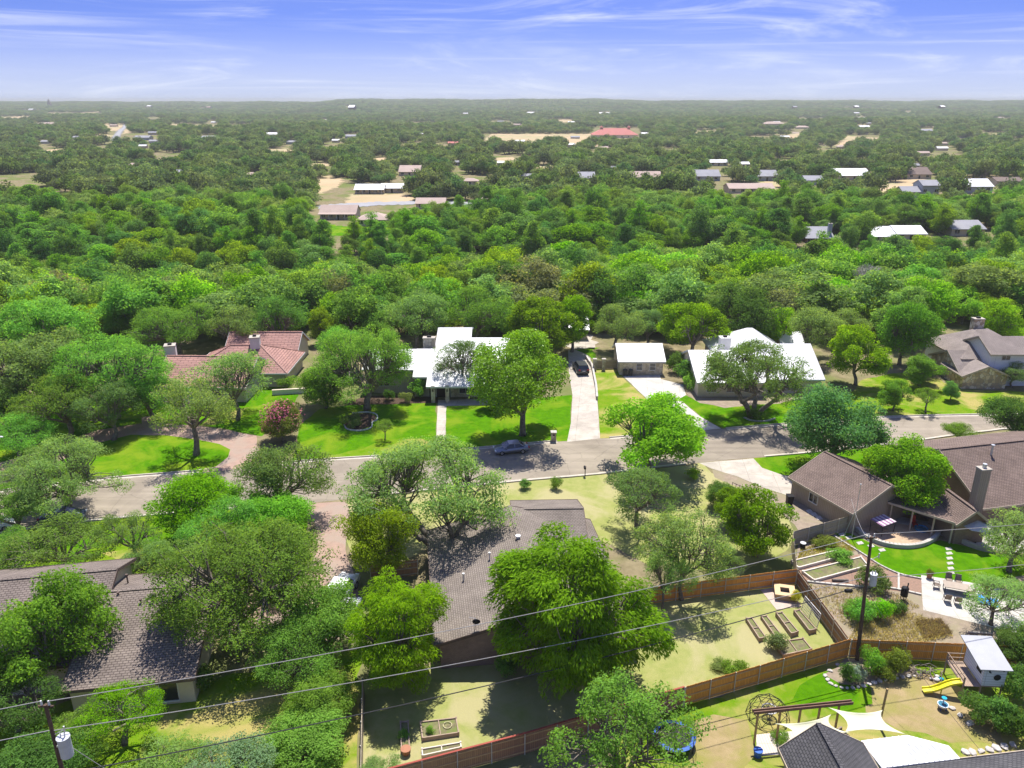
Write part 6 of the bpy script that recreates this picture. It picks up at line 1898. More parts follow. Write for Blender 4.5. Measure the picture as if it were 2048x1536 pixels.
bed('rightmost long planter below the fire pit, with trellis', [(1589, 1221), (1599, 1219), (1632, 1257), (1619, 1260)], .45, WOODB, 0)
bed('square low planter beside the orange fence', [(1550, 1284), (1606, 1276), (1623, 1297), (1567, 1309)], .3, WOODB, 1)
bed('narrow upright planter at the bottom near the end on fence', [(801, 1443), (816, 1442), (819, 1497), (803, 1498)], .35, WOODB)
bed('double square planter with garden hose ring', [(841, 1443), (912, 1435), (917, 1464), (845, 1475)], .35, WOODB, 1)
bed('long flat planter beside the dark cedar fence', [(844, 1497), (921, 1484), (922, 1493), (845, 1510)], .3, WOODP, 1)
bed('farther white boarded garden bed behind the fence', [(1584, 1121), (1672, 1100), (1680, 1112), (1597, 1134)], .3, WOODP, 0, .14)
bed('nearer white boarded garden bed behind the fence', [(1606, 1142), (1722, 1113), (1736, 1130), (1629, 1159)], .3, WOODP, 0, .14)
hose = [P(895, 1450, .33) + V((math.cos(k * .5) * .33, math.sin(k * .5) * .33, 0)) for k in range(14)]
o = hose[0].copy()
t = MB().tube([p - o for p in hose], .03, 5).build('hose_ring', mat('hose_tan', (.55, .5, .3), None, 3, .7)); t.location = o
tag(t, 'coiled pale hose ring lying in the double planter', 'hose')
q = P(812, 1508)
t = thing('flower_pot', 'round terracotta pot at the end of the narrow planter', 'pot', q)
POT = mat('terracotta', (.36, .17, .10), (.30, .14, .09), 3, .85)
MB().tube([(0, 0, 0), (0, 0, .5)], [.25, .36], 12).build('pot_body', POT, t)
MB().tube([(0, 0, .44), (0, 0, .52)], .39, 12).build('rim', POT, t)
# trellis
t = thing('trellis', 'pale slatted trellis leaning behind the rightmost planter', 'trellis', P(1602, 1222))
o = xy(t.location)
bl, br_, tl, tr_ = P(1602, 1222) - o, P(1633, 1259) - o, P(1602, 1222) - o + V((.25, .15, 1.55)), P(1633, 1259) - o + V((.25, .15, 1.55))
for k in range(8):
    MB().bar(bl.lerp(tl, k / 7), br_.lerp(tr_, k / 7), .05, .05).build('slat', T_WHITE if k % 7 == 0 else WOODP, t)
for k in (0, .5, 1):
    MB().bar(bl.lerp(br_, k), tl.lerp(tr_, k), .05, .05, up=(0, 1, 0)).build('upright', WOODP, t)
# fire pit
flag([(1521, 1180), (1574, 1173), (1603, 1213), (1553, 1220)], .04, 'pinkish flagstone slab under the fire pit', 'stone_slab', m=mat('pink_slab', (.46, .37, .31), (.40, .32, .27), 1.5, .9, .4))
t = thing('fire_pit', 'square tan masonry fire pit in the corner of the back lawn', 'fire pit', P(1568, 1192), R(-14))
PIT = mat('pit_block', (.42, .29, .17), (.36, .25, .15), 2, .9, .3)
for x0, x1, y0, y1 in ((-.85, .85, -.85, -.45), (-.85, .85, .45, .85), (-.85, -.45, -.45, .45), (.45, .85, -.45, .45)):
    MB().box(x0, x1, y0, y1, 0, .6).build('block_wall', PIT, t)
for x0, x1, y0, y1 in ((-.95, .95, -.95, -.42), (-.95, .95, .42, .95), (-.95, -.42, -.42, .42), (.42, .95, -.42, .42)):
    MB().box(x0, x1, y0, y1, .6, .69).build('cap_stone', mat('pit_cap', (.58, .42, .24), (.52, .38, .22), 2, .9) if 'pit_cap' not in MATS else MATS['pit_cap'], t)
MB().box(-.45, .45, -.45, .45, 0, .3).build('ash_bed', mat('ash', (.10, .09, .08), None, 4, .95), t)

# ------------------------------------------------------------------ brown house patio
t = thing('striped_canopy', 'mauve and white striped shade canopy by the brown garage', 'canopy', P(1764, 1064))
o = xy(t.location)
ST1, ST2 = mat('stripe_mauve', (.27, .15, .25), None, 3, .9), mat('stripe_pale', (.58, .50, .55), None, 3, .9)
c4 = [P(1741, 1038, 1.5) - o, P(1767, 1028, 1.7) - o, P(1793, 1043, 1.6) - o, P(1766, 1053, 1.4) - o]
for k in range(8):
    a, b = k / 8, (k + 1) / 8
    MB().slab([c4[0].lerp(c4[3], 0).lerp(c4[1], a) if False else c4[0].lerp(c4[1], a), c4[0].lerp(c4[1], b), c4[3].lerp(c4[2], b), c4[3].lerp(c4[2], a)], .03).build('cloth_stripe', ST2 if k % 2 else ST1, t)
for q in c4:
    MB().tube([V((q.x * .9, q.y * .9, 0)), V((q.x * .95, q.y * .95, q.z - .02))], .035, 6).build('leg', IRON, t)
MB().bar(c4[0].lerp(c4[3], .5) * .6 + V((0, 0, -.6)), c4[1].lerp(c4[2], .5) * .6 + V((0, 0, -.6)), .6, .08).build('bench', WOODB, t)
t = thing('patio_umbrella', 'grey open umbrella beside the brown house', 'umbrella', P(1945, 1085))
UMB = mat('umbrella_grey', (.50, .50, .49), (.44, .44, .43), 2, .9)
apx, ring = V((0, 0, 2.75)), [V((math.cos(k * math.pi / 4) * 1.6, math.sin(k * math.pi / 4) * 1.6, 2.15)) for k in range(8)]
for k in range(8):
    MB().slab([apx, ring[k], ring[(k + 1) % 8]], .03).build('canopy_panel', UMB, t)
MB().tube([(0, 0, 0), (0, 0, 2.8)], .035, 7).build('pole', IRON, t)
MB().tube([(0, 0, 0), (0, 0, .1)], .35, 12).build('base', IRON, t)
def dining(label, loc, rz, Lx, Ly, h_, top, name='dining_table'):
    t = thing(name, label, 'table', loc, rz)
    MB().box(-Lx / 2, Lx / 2, -Ly / 2, Ly / 2, h_ - .04, h_).build('table_top', top, t)
    MB().box(-Lx / 2 + .1, Lx / 2 - .1, -Ly / 2 + .1, Ly / 2 - .1, h_ - .12, h_ - .042).build('apron', IRON, t)
    for sx in (-1, 1):
        for sy in (-1, 1):
            MB().bar((sx * (Lx / 2 - .12), sy * (Ly / 2 - .12), 0), (sx * (Lx / 2 - .12), sy * (Ly / 2 - .12), h_ - .1), .06, .06).build('leg', IRON, t)
TAUP = mat('sling_taupe', (.24, .19, .15), (.2, .16, .13), 3, .85)
tc0 = P(1911, 1184)
dining('rectangular outdoor table on the pale concrete patio', tc0, R(-20), 2.3, 1.2, .74, mat('table_tan', (.36, .30, .24), None, 2, .5))
def chair(label, loc, rz, m):
    t = thing('patio_chair', label, 'chair', loc, rz, 'chairs around the outdoor table')
    MB().box(-.27, .27, -.27, .27, .4, .45).build('seat', m, t)
    MB().hexa([(-.27, .22, .45), (.27, .22, .45), (.27, .26, .45), (-.27, .26, .45), (-.27, .36, 1.0), (.27, .36, 1.0), (.27, .40, 1.0), (-.27, .40, 1.0)]).build('backrest', m, t)
    for sx in (-1, 1):
        MB().bar((sx * .29, -.25, .62), (sx * .29, .28, .62), .04, .04).build('armrest', IRON, t)
        for sy in (-1, 1):
            MB().bar((sx * .27, sy * .25, 0), (sx * .27, sy * .25, .62), .035, .035).build('leg', IRON, t)
for u, v, rz, lb in ((1896, 1166, -20, 'sling chair behind the outdoor table, left one'), (1915, 1170, -20, 'sling chair behind the outdoor table, middle one'), (1872, 1176, 70, 'sling chair at the left end of the outdoor table'), (1940, 1192, -110, 'sling chair at the right end of the outdoor table'), (1893, 1203, 165, 'sling chair before the outdoor table, left one'), (1914, 1208, 160, 'sling chair before the outdoor table, right one')):
    chair(lb, P(u, v), R(rz), TAUP)
t = MB()
g = random.Random(3)
pts = [(i * .28 + g.uniform(-.05, .05), j * .28 + g.uniform(-.05, .05), .06 + abs(g.gauss(0, .09))) for j in range(6) for i in range(7)]
t.add(pts, [(j * 7 + i, j * 7 + i + 1, j * 7 + i + 8, j * 7 + i + 7) for j in range(5) for i in range(6)])
ob = t.build('blue_tarp', mat('tarp_blue', (.03, .20, .55), (.05, .28, .62), 2, .5), smooth=True)
ob.location = P(1955, 1206) + V((0, 0, .02)); ob.rotation_euler = (0, 0, -.5)
tag(ob, 'crumpled bright blue tarp on the pale patio', 'tarp')
for u, v, lb in ((1858, 1156, 'terracotta pot with flowers at the patio corner'), (1972, 1180, 'terracotta pot with flowers beside the outdoor table')):
    t = thing('flower_pot', lb, 'pot', P(u, v))
    MB().tube([(0, 0, 0), (0, 0, .5)], [.2, .3], 12).build('pot_body', POT, t)
    MB().tube([(0, 0, .45), (0, 0, .53)], .33, 12).build('rim', POT, t)
    o = bpy.data.objects.new('plant', SPEC['shrub'][0]['crown']); COL.objects.link(o); o.parent = t
    o.scale = (.4, .4, .45); o.location = (0, 0, .4); o.color = (.16, .2, .03, 1)
t = thing('drum_smoker', 'dark drum smoker standing on the mulch strip', 'smoker', P(1806, 1200))
MB().tube([(0, 0, .5), (0, 0, 1.3)], .34, 12).build('drum', IRON, t)
MB().ell((0, 0, 1.3), .35, .35, .22, 12, 6).build('lid', IRON, t)
MB().tube([(.2, 0, 1.3), (.2, 0, 1.9)], .06, 8).build('chimney_pipe', IRON, t)
for k in range(3):
    MB().bar((math.cos(k * 2.1) * .28, math.sin(k * 2.1) * .28, 0), (math.cos(k * 2.1) * .25, math.sin(k * 2.1) * .25, .55), .05, .05).build('leg', IRON, t)
t = thing('red_slide_chair', 'red plastic chair under the porch roof', 'chair', P(1828, 1052))
RED = mat('plastic_red', (.45, .03, .03), None, 3, .5)
MB().box(-.28, .28, -.28, .28, .3, .36).build('seat', RED, t)
MB().bar((0, .28, .3), (0, .5, 1.1), .5, .05, up=(0, 1, 0)).build('backrest', RED, t)
for sx in (-.24, .24):
    for sy in (-.24, .24):
        MB().bar((sx, sy, 0), (sx, sy, .32), .05, .05).build('leg', RED, t)
t = thing('paddling_pool', 'small round blue pool under the porch roof', 'pool', P(1842, 1060))
MB().tube([(0, 0, 0), (0, 0, .3)], [.62, .7], 18, cap=False).build('rim', mat('pool_blue', (.05, .25, .5), None, 3, .4), t)
MB().tube([(0, 0, .0), (0, 0, .2)], .6, 18).build('water', mat('pool_water', (.05, .18, .26), None, 3, .05), t)
t = thing('log', 'pale log lying on the garden soil below the patio', 'log', P(1960, 1268), R(-6))
MB().tube([(-1.0, 0, .1), (0, .04, .1), (1.0, 0, .1)], .1, 8).build('stem', M_BARKP, t)
t = thing('log', 'short dark log on the white garden kerb', 'log', P(1680, 1163), R(-3))
MB().tube([(-.8, 0, .16), (.8, 0, .16)], .13, 8).build('stem', M_BARK, t)

# ------------------------------------------------------------------ play yard
W_PLAY = siding('playhouse_white', (.70, .72, .75), (.66, .68, .71), .25, False, .25)
t = thing('playhouse', 'raised white playhouse with grey metal roof and yellow slide', 'playhouse', P(1960, 1398))
o = xy(t.location)
f0, f1 = P(1962, 1371, 1.35) - o, P(2007, 1373, 1.35) - o
ex = V((f1.x - f0.x, f1.y - f0.y, 0))
wx = ex.length
ex.normalize()
ey = V((-ex.y, ex.x, 0)) - ex * .0
bk0 = P(1932, 1322, 1.35) - o
dp = (V((bk0.x - f0.x, bk0.y - f0.y, 0))).dot(ey)
dp = max(2.2, min(3.2, dp))
def hp(a, b, z): return V((f0.x, f0.y, 0)) + ex * a + ey * b + V((0, 0, z))
zt0, zt1 = 3.15, 3.55
mb = MB()
mb.add([hp(0, 0, 1.35), hp(wx, 0, 1.35), hp(wx, dp, 1.35), hp(0, dp, 1.35), hp(0, 0, zt0), hp(wx, 0, zt0), hp(wx, dp, zt1), hp(0, dp, zt1)], [(3, 2, 1, 0), (4, 5, 6, 7), (0, 1, 5, 4), (1, 2, 6, 5), (2, 3, 7, 6), (3, 0, 4, 7)])
mb.build('house_wall', W_PLAY, t)
MB().slab([hp(-.55, -.35, zt0 + .02), hp(wx + .2, -.35, zt0 + .02), hp(wx + .2, dp + .3, zt1 + .14), hp(-.55, dp + .3, zt1 + .14)], .08).build('roof', ROOF_M, t)
rnd = [hp(wx * .62 + math.cos(k * .628) * .28, -.02, 2.2 + math.sin(k * .628) * .28) for k in range(10)]
MB().slab(rnd, .03, tuple(-ey)).build('round_window', T_DARK, t)
mo = [(math.cos(a) * .16, math.sin(a) * .16) for a in np.linspace(1.2, 5.1, 9)] + [(.07 + math.cos(a) * .115, .02 + math.sin(a) * .115) for a in np.linspace(4.7, 1.6, 9)]
MB().slab([hp(wx * .28 + x, -.02, 2.75 + z) for x, z in mo], .02, tuple(-ey)).build('moon_cutout', T_DARK, t)
sr = [((.12 if k % 2 == 0 else .05) * math.sin(k * math.pi / 5), (.12 if k % 2 == 0 else .05) * math.cos(k * math.pi / 5)) for k in range(10)]
MB().slab([hp(wx * .85 + x, -.02, 2.85 + z) for x, z in sr], .02, tuple(-ey)).build('star_cutout', T_DARK, t)
MB().slab([hp(-.02, .35, 2.2), hp(-.02, .35, 2.85), hp(-.02, 1.0, 2.85), hp(-.02, 1.0, 2.2)], .03, tuple(-ex)).build('side_window', T_DARK, t)
for k in range(9):
    MB().bar(hp(-1.35 + k * .15, -.1, 1.3), hp(-1.35 + k * .15, dp, 1.3), .135, .05).build('deck_board', WOODB, t)
MB().slab([hp(0.01, 0.01, 1.34), hp(wx - .01, 0.01, 1.34), hp(wx - .01, dp - .01, 1.34), hp(.01, dp - .01, 1.34)], .12).build('floor', WOODB, t)
for a, b in ((-1.35, 0), (-1.35, dp), (.05, .08), (wx - .08, .08), (.05, dp - .08), (wx - .08, dp - .08)):
    MB().bar(hp(a, b, 0), hp(a, b, 2.1 if a < -1 else 1.25), .1, .1).build('post', WOODB, t)
for z in (1.65, 2.05):
    MB().bar(hp(-1.35, .1, z), hp(-1.35, dp, z), .05, .09).build('hand_rail', WOODB, t)
    MB().bar(hp(-1.3, dp, z), hp(-.1, dp, z), .05, .09).build('hand_rail', WOODB, t)
YEL = mat('slide_yellow', (.72, .66, .01), (.66, .60, .01), 2, .35, spec=.5)
s0, s1 = hp(-1.3, .35, 1.32), P(1846, 1381, .22) - o
prof_ = [s0 + (s1 - s0) * k + V((0, 0, .22 * math.sin(k * math.pi * 2) * .55)) for k in np.linspace(0, 1, 13)]
sdv = (s1 - s0).cross(V((0, 0, 1))).normalized()
mb, ml, mr_ = MB(), MB(), MB()
for a, b in zip(prof_[:-1], prof_[1:]):
    mb.bar(a, b, .5, .04)
    ml.bar(a + sdv * .27 + V((0, 0, .07)), b + sdv * .27 + V((0, 0, .07)), .06, .18)
    mr_.bar(a - sdv * .27 + V((0, 0, .07)), b - sdv * .27 + V((0, 0, .07)), .06, .18)
sl_ = mb.build('slide', YEL, t)
ml.build('slide_lip', YEL, sl_); mr_.build('slide_lip', YEL, sl_)
c = prof_[6]
MB().bar(V((c.x, c.y, 0)), c - V((0, 0, .03)), .07, .07).build('slide_leg', YEL, sl_)
t = thing('water_table', 'round white and blue toy water table below the slide', 'toy', P(1884, 1418))
MB().tube([(0, 0, .3), (0, 0, .5)], [.36, .42], 16).build('basin', mat('toy_white', (.62, .66, .72), None, 3, .5), t)
MB().tube([(0, 0, .46), (0, 0, .505)], .36, 16).build('water', MATS['pool_water'], t)
MB().tube([(.05, .1, .5), (.05, .1, .95)], .05, 8).build('tower', MATS['toy_white'], t)
MB().tube([(.05, .1, .95), (.05, .1, 1.02)], [.12, .2], 10).build('cup', mat('toy_cyan', (.02, .35, .5), None, 3, .4), t)
for k in range(4):
    a = k * 1.57 + .7
    MB().bar((math.cos(a) * .28, math.sin(a) * .28, 0), (math.cos(a) * .28, math.sin(a) * .28, .32), .06, .06).build('leg', mat('toy_blue', (.05, .09, .3), None, 3, .5) if 'toy_blue' not in MATS else MATS['toy_blue'], t)
t = thing('toy_pile', 'small heap of pale toys left of the slide', 'toys', P(1873, 1362))
for k, (x, y, r_) in enumerate(((0, 0, .25), (.45, .1, .2), (-.35, .15, .18), (.2, .4, .22))):
    MB().ell((x, y, r_ * .6), r_, r_ * .8, r_ * .6, 8, 5).build('toy', (T_WHITE, MATS['toy_cyan'], ST2, T_WHITE)[k], t)
# geodesic climbing dome and saucer swing
t = thing('climbing_dome', 'dark geodesic climbing dome on the play yard lawn', 'climbing frame', P(1535, 1433))
bm = bmesh.new()
bmesh.ops.create_icosphere(bm, subdivisions=2, radius=1.65)
for e in list(bm.edges):
    a, b = e.verts[0].co, e.verts[1].co
    if a.z > -.12 and b.z > -.12:
        MB().tube([V((a.x, a.y, max(0, a.z * 1.05))), V((b.x, b.y, max(0, b.z * 1.05)))], .022, 5).build('bar', IRON, t)
bm.free()
t = thing('saucer_swing', 'white rimmed saucer swing hanging inside the climbing dome', 'swing', P(1537, 1433))
cr_ = [V((math.cos(k * .3927) * .55, math.sin(k * .3927) * .55, .75)) for k in range(17)]
MB().tube(cr_, .055, 6, cap=False).build('rim', T_WHITE, t)
for k in range(8):
    MB().bar(cr_[k], cr_[k + 8], .05, .015).build('web_strap', IRON, t)
for k in (2, 6, 10, 14):
    MB().tube([cr_[k], V((0, 0, 1.68))], .012, 4).build('rope', IRON, t)
# trampoline
t = thing('trampoline', 'round trampoline with blue pad and net posts by the orange fence', 'trampoline', P(1348, 1486))
t.scale = (.8, .8, .85)
BLUEP = mat('pad_blue', (.05, .13, .42), (.04, .1, .34), 2, .5)
mb = MB()
N_ = 28
for k in range(N_):
    a, b = 2 * math.pi * k / N_, 2 * math.pi * (k + 1) / N_
    mb.slab([(math.cos(a) * 1.55, math.sin(a) * 1.55, .85), (math.cos(a) * 1.95, math.sin(a) * 1.95, .83), (math.cos(b) * 1.95, math.sin(b) * 1.95, .83), (math.cos(b) * 1.55, math.sin(b) * 1.55, .85)], .05)
mb.build('pad', BLUEP, t)
MB().slab([(math.cos(2 * math.pi * k / N_) * 1.54, math.sin(2 * math.pi * k / N_) * 1.54, .84) for k in range(N_)], .02).build('jump_mat', IRON, t)
for k in range(6):
    a = k * math.pi / 3 + .3
    MB().tube([(math.cos(a) * 1.95, math.sin(a) * 1.95, 0), (math.cos(a) * 1.97, math.sin(a) * 1.97, 2.5)], .03, 6).build('net_post', IRON, t)
for z in (1.3, 1.9, 2.45):
    MB().tube([(math.cos(k * .2618) * 1.96, math.sin(k * .2618) * 1.96, z) for k in range(25)], .012, 4, cap=False).build('net_hoop', IRON, t)
mb = MB()
for k in range(72):
    a = k * 2 * math.pi / 72
    mb.bar((math.cos(a) * 1.96, math.sin(a) * 1.96, .85), (math.cos(a) * 1.96, math.sin(a) * 1.96, 2.45), .006, .006)
mb.build('net', IRON, t)['kind'] = 'stuff'
# pergola and sails
PERG = mat('pergola_wood', (.20, .12, .085), (.15, .09, .07), 2, .85)
POSTW = mat('post_wood', (.40, .28, .14), (.32, .22, .11), 2, .85)
t = thing('pergola', 'row of wooden posts carrying a long double beam', 'pergola', P(1508, 1487))
o = xy(t.location)
pb = [P(1508, 1487) - o, P(1552, 1483) - o, P(1592, 1478) - o, P(1630, 1474) - o, P(1668, 1470) - o]
hb_ = 3.0
for q in pb:
    MB().bar(q, q + V((0, 0, hb_ - .12)), .13, .13).build('post', POSTW, t)
dr_ = (pb[-1] - pb[0]).normalized()
for k in (-.12, .12):
    n_ = V((-dr_.y, dr_.x, 0)) * k
    MB().bar(pb[0] - dr_ * .4 + n_ + V((0, 0, hb_)), pb[-1] + dr_ * 1.0 + n_ + V((0, 0, hb_)), .07, .24).build('beam', PERG, t)
t = thing('sail_post', 'single wooden post carrying the larger shade sail', 'post', P(1758, 1452))
MB().bar((0, 0, 0), (.15, .15, 3.4), .14, .14).build('shaft', POSTW, t)
MB().tube([(.15, .15, 2.6), (.05, .05, 2.6)], .03, 6).build('hook', GALV, t)
SAIL = mat('sail_cream', (.60, .60, .42), (.56, .56, .39), 2, .85)
def sail(label, c):
    n = 10
    mb = MB()
    for j in range(n + 1):
        for i in range(n + 1):
            a, b = i / n, j / n
            # edges curve inwards as on a tensioned sail
            a2 = a + (.5 - a) * .34 * (4 * b * (1 - b)) * (abs(a - .5) * 2) ** 2
            b2 = b + (.5 - b) * .34 * (4 * a * (1 - a)) * (abs(b - .5) * 2) ** 2
            q = c[0].lerp(c[1], a2).lerp(c[3].lerp(c[2], a2), b2)
            mb.v.append(tuple(q - c[0] - V((0, 0, .35 * (4 * a * (1 - a)) * (4 * b * (1 - b)) * .6))))
    m = (n + 1)
    mb.f = [(j * m + i, j * m + i + 1, (j + 1) * m + i + 1, (j + 1) * m + i) for j in range(n) for i in range(n)]
    ob = mb.build('shade_sail', SAIL, smooth=True)
    ob.location = c[0]
    sm = ob.modifiers.new('cloth', 'SOLIDIFY'); sm.thickness = .012
    tag(ob, label, 'shade sail', 'shade sails')
sail('smaller cream shade sail beside the charcoal roof', [P(1549, 1447, 2.7), P(1662, 1429, 2.85), P(1700, 1466, 2.6), P(1583, 1484, 2.5)])
sail('larger cream shade sail tied to the single post', [P(1657, 1415, 2.95), P(1765, 1420, 2.75), P(1812, 1469, 2.5), P(1688, 1466, 2.62)])
flag([(1512, 1470), (1640, 1458), (1660, 1490), (1560, 1510), (1514, 1512)], .05, 'pale slatted deck under the smaller shade sail', 'deck', m=siding('deck_pale', (.52, .46, .38), (.47, .41, .34), .2))
t = thing('lounge_chair', 'grey lounge chair glimpsed under the shade sails', 'chair', P(1682, 1482), R(30))
MB().box(-.35, .35, -.35, .35, .28, .42).build('seat', TAUP, t)
MB().box(-.35, .35, .3, .42, .42, .9).build('backrest', TAUP, t)
for s in (-.36, .36):
    MB().box(s - .05, s + .05, -.35, .4, .0, .6).build('arm', IRON, t)
t = thing('blue_bucket', 'blue bucket by the corner of the charcoal roof', 'bucket', P(1515, 1512))
MB().tube([(0, 0, 0), (0, 0, .55)], [.26, .33], 12).build('pail', BLUEP, t)
MB().tube([(0, 0, .53), (0, 0, .58)], .35, 12).build('rim', BLUEP, t)

# ------------------------------------------------------------------ shrubs, tufts and edging stones
def bush(u, v, w_, label, col, hs=1.0, group=None, name='shrub', vi=None):
    q = P(u, v)
    Zd = PX(q)[2]
    sc = w_ * Zd / FOC / 2.0
    return plant('shrub', q.x, q.y, 0, sc, sc * hs, col, label, 'shrub', name, group, None, vi, 'leaves')
for a in ((1112, 978, 28, 'lone little bush on the dry lawn near the kerb', C_OAK, 1.3), (1385, 958, 34, 'small bush at the corner of the tan drive', C_YEL, .9), (778, 800, 24, 'clipped ball shrub under the wood wall', C_DARK, 1.4), (812, 806, 30, 'pale flowering shrub under the wood wall', (.2, .26, .09), 1.1), (838, 795, 40, 'leafy shrub before the shuttered window', C_OAK, 1.3),
          (705, 852, 46, 'spiky green clump in the dark mulch ring', (.14, .22, .06), .8), (1350, 745, 40, 'dark bush right of the white roofed garage', C_DARK, 1.5), (1368, 765, 44, 'dark bush at the corner of the wide white roof', C_DARK, 1.4), (1385, 778, 40, 'green bush beside the wide white roof wall', C_OAK, 1.3), (572, 778, 36, 'round bush by the red house garage', C_OAK, 1.0), (1048, 978, 30, 'dark low bush at the kerb beside the multi trunk oak', C_DARK, .9), (1508, 836, 44, 'dark ground plants at the multi trunk oak foot', C_DARK, .7),
          (1742, 1345, 58, 'tall light green shrub in the stone edged bed', (.13, .24, .03), 1.3), (1792, 1350, 62, 'rounded olive shrub in the stone edged bed', (.16, .21, .035), 1.2), (1765, 1356, 50, 'low olive shrub before the tall light green shrub', (.15, .2, .03), 1.0), (1798, 1332, 44, 'olive shrub beside the orange fence', (.15, .19, .03), 1.3), (1692, 1366, 46, 'dark green shrub at the left of the stone edged bed', C_DARK, 1.2), (1710, 1358, 44, 'silvery blue shrub beside the corner pole', (.22, .28, .24), 1.1),
          (1950, 1440, 72, 'dark hedge bush at the lower right of the worn lawn', C_DARK, 1.1), (1990, 1452, 80, 'dark hedge bush next to the yellow toy', C_DARK, 1.1), (2025, 1470, 84, 'dark hedge bush at the right edge', (.07, .14, .025), 1.1), (2030, 1400, 80, 'dark bush behind the playhouse legs', C_DARK, 1.3), (2040, 1340, 70, 'shadowy bush right of the playhouse', C_DARK, 1.4),
          (1745, 1175, 70, 'feathery green bush beside the corner pole on mulch', (.115, .19, .05), .9), (1720, 1245, 60, 'green weed clump behind the orange fence', C_OAK, 1.2), (1762, 1240, 56, 'bright weed clump in the garden soil', C_BRIGHT, 1.0), (1790, 1225, 44, 'dark weed clump below the smoker', C_DARK, .9), (1700, 1225, 40, 'leafy weed clump near the slanting fence', C_OAK, .9), (1680, 1120, 60, 'low green vegetables in the garden bed row', C_OAK, .5), (1650, 1092, 54, 'leafy weeds by the weathered fence', (.16, .22, .04), .5),
          (1590, 1205, 26, 'yellowish vine by the fire pit', (.26, .24, .02), 1.4), (1555, 1300, 54, 'grey green bush at the square planter', (.14, .2, .08), .9), (1470, 1345, 64, 'low bright tuft on the dry lawn by the orange fence', (.14, .26, .03), .45), (1440, 1335, 44, 'low pale tuft in the ringed patch', (.2, .26, .08), .4), (860, 1470, 22, 'small tomato plant in the double planter', C_OAK, 1.2), (808, 1475, 26, 'green rows in the narrow planter', C_OAK, .9),
          (290, 1400, 60, 'yellow green shrub under the ranch eave, left one', C_YEL, 1.3), (240, 1405, 64, 'yellow green shrub at the ranch roof corner', C_YEL, 1.2), (350, 1385, 50, 'leafy shrub under the ranch eave, right one', C_OAK, 1.2), (410, 1375, 54, 'dark shrub at the ranch house end', C_DARK, 1.3), (1010, 1355, 60, 'dark shrub against the brown brick gable', C_DARK, 1.2), (1560, 1480, 40, 'light weeds by the deck', C_OAK, .6), (620, 1430, 90, 'vines spilling from the grey fence', C_BRIGHT, .6)):
    bush(*a)
# dried golden grass in the garden soil
g_ = np.random.default_rng(21)
def tufts(name, label, px, n, col, h_=.5, wd=.05):
    pts = [P(*p) for p in px]
    o = sum(pts, V()) / len(pts)
    C, N, T = [], [], []
    xs_, ys_ = [p.x for p in pts], [p.y for p in pts]
    def inside(x, y):
        c = False
        for i in range(len(pts)):
            a, b = pts[i], pts[i - 1]
            if (a.y > y) != (b.y > y) and x < (b.x - a.x) * (y - a.y) / (b.y - a.y) + a.x:
                c = not c
        return c
    while len(C) < n:
        x, y = g_.uniform(min(xs_), max(xs_)), g_.uniform(min(ys_), max(ys_))
        if inside(x, y):
            C.append((x - o.x, y - o.y, h_ * .3)); T.append((g_.normal() * .9, g_.normal() * .9, 1)); N.append((g_.normal(), g_.normal(), .5))
    me = leaf_mesh(name, np.array(C), unit(np.array(N)), np.array(T), g_.uniform(.5, 1.3, n) * h_, np.full(n, wd), g_.random(n), M_LEAF)
    ob = bpy.data.objects.new(name, me)
    COL.objects.link(ob)
    ob.location = o
    ob.color = rgba(col)
    tag(ob, label, 'grass', None, 'stuff')
tufts('dry_grass', 'golden dried grass behind the orange fence', [(1690, 1290), (1720, 1240), (1790, 1215), (1860, 1240), (1905, 1275), (1800, 1295)], 3600, (.40, .36, .19), .6, .05)
tufts('brush', 'brown dead brush beside the dried grass', [(1830, 1245), (1880, 1240), (1905, 1270), (1850, 1280)], 1500, (.27, .22, .15), .7, .05)
tufts('weeds', 'sparse pale weeds on the garden soil', [(1620, 1170), (1790, 1185), (1840, 1215), (1700, 1260), (1660, 1225)], 2600, (.34, .30, .17), .35, .05)
tufts('dry_grass', 'yellow weeds by the weathered fence', [(1590, 1128), (1602, 1098), (1690, 1075), (1710, 1102), (1600, 1128)], 2400, (.34, .32, .08), .35, .05)
gbed = [o for o in COL.objects if o.name.startswith('garden_bed') and o.get('label', '').startswith('stone edged')][0]
rk = [(1650, 1352), (1655, 1360), (1662, 1368), (1672, 1373), (1683, 1376), (1694, 1377), (1705, 1376), (1716, 1375), (1727, 1373), (1738, 1369), (1749, 1366), (1760, 1363), (1771, 1361), (1782, 1359), (1793, 1357), (1805, 1355), (1817, 1353), (1828, 1352), (1660, 1342), (1675, 1330)]
rocks = []
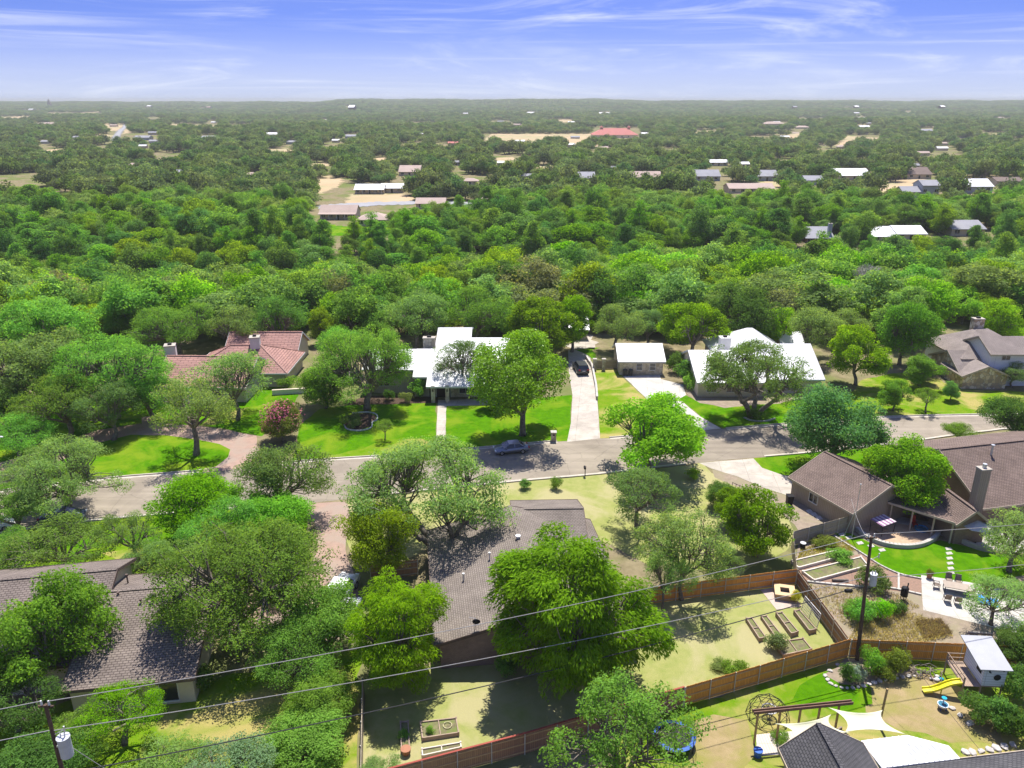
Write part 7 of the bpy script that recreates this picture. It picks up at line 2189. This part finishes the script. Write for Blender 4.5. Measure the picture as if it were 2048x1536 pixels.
for k in range(4):
    g = random.Random(k)
    bm = bmesh.new()
    bmesh.ops.create_icosphere(bm, subdivisions=1, radius=1)
    for v in bm.verts:
        v.co = V((v.co.x * g.uniform(.7, 1.2), v.co.y * g.uniform(.7, 1.1), v.co.z * g.uniform(.5, .8)))
    me = bpy.data.meshes.new('stone'); bm.to_mesh(me); bm.free()
    me.materials.append(STONEP)
    rocks.append(me)
play = [o for o in COL.objects if o.name.startswith('play_lawn')][0]
for k, (u, v) in enumerate(rk):
    o = bpy.data.objects.new('stone', rocks[k % 4]); COL.objects.link(o); o.parent = gbed
    q = P(u, v); o.location = (q.x, q.y, .06); s = random.uniform(.16, .26); o.scale = (s * 1.3, s, s * .8); o.rotation_euler = (0, 0, random.uniform(0, 6))
for k, (u, v) in enumerate(((1930, 1505), (1945, 1506), (1962, 1503), (1978, 1500), (1992, 1497), (2008, 1494), (2025, 1490), (1905, 1418), (1920, 1432), (1940, 1448))):
    o = bpy.data.objects.new('stone', rocks[k % 4]); COL.objects.link(o); o.parent = play
    q = P(u, v); o.location = (q.x, q.y, .08); s = random.uniform(.24, .38); o.scale = (s * 1.3, s, s * .6); o.rotation_euler = (0, 0, random.uniform(0, 6))
t = thing('brush_pile', 'tangled branch pile between the shrubs and playhouse', 'branches', P(1850, 1345))
g = random.Random(8)
for k in range(22):
    a = g.uniform(0, 3.14)
    x, y = g.uniform(-1.1, 1.1), g.uniform(-.6, .6)
    l = g.uniform(.4, .9)
    MB().tube([(x - math.cos(a) * l, y - math.sin(a) * l, g.uniform(.03, .3)), (x, y, g.uniform(.1, .45)), (x + math.cos(a) * l, y + math.sin(a) * l, g.uniform(.03, .3))], .035, 5).build('branch', M_BARK, t)

# ------------------------------------------------------------------ haze
hm = bpy.data.materials.new('haze_air')
hm.use_nodes = True
hn = hm.node_tree
hn.nodes.clear()
ho = hn.nodes.new('ShaderNodeOutputMaterial')
hv = hn.nodes.new('ShaderNodeVolumePrincipled')
hv.inputs['Color'].default_value = (0.55, 0.57, 0.59, 1)
hv.inputs['Density'].default_value = 0.00016
hv.inputs['Anisotropy'].default_value = 0.2
hn.links.new(hv.outputs[0], ho.inputs['Volume'])
hb = MB().box(-9800, 9800, -500, 10000, -16, 56)
haze = hb.build('haze', hm)
tag(haze, 'thin pale haze veiling the far woods', 'haze', None, 'stuff')
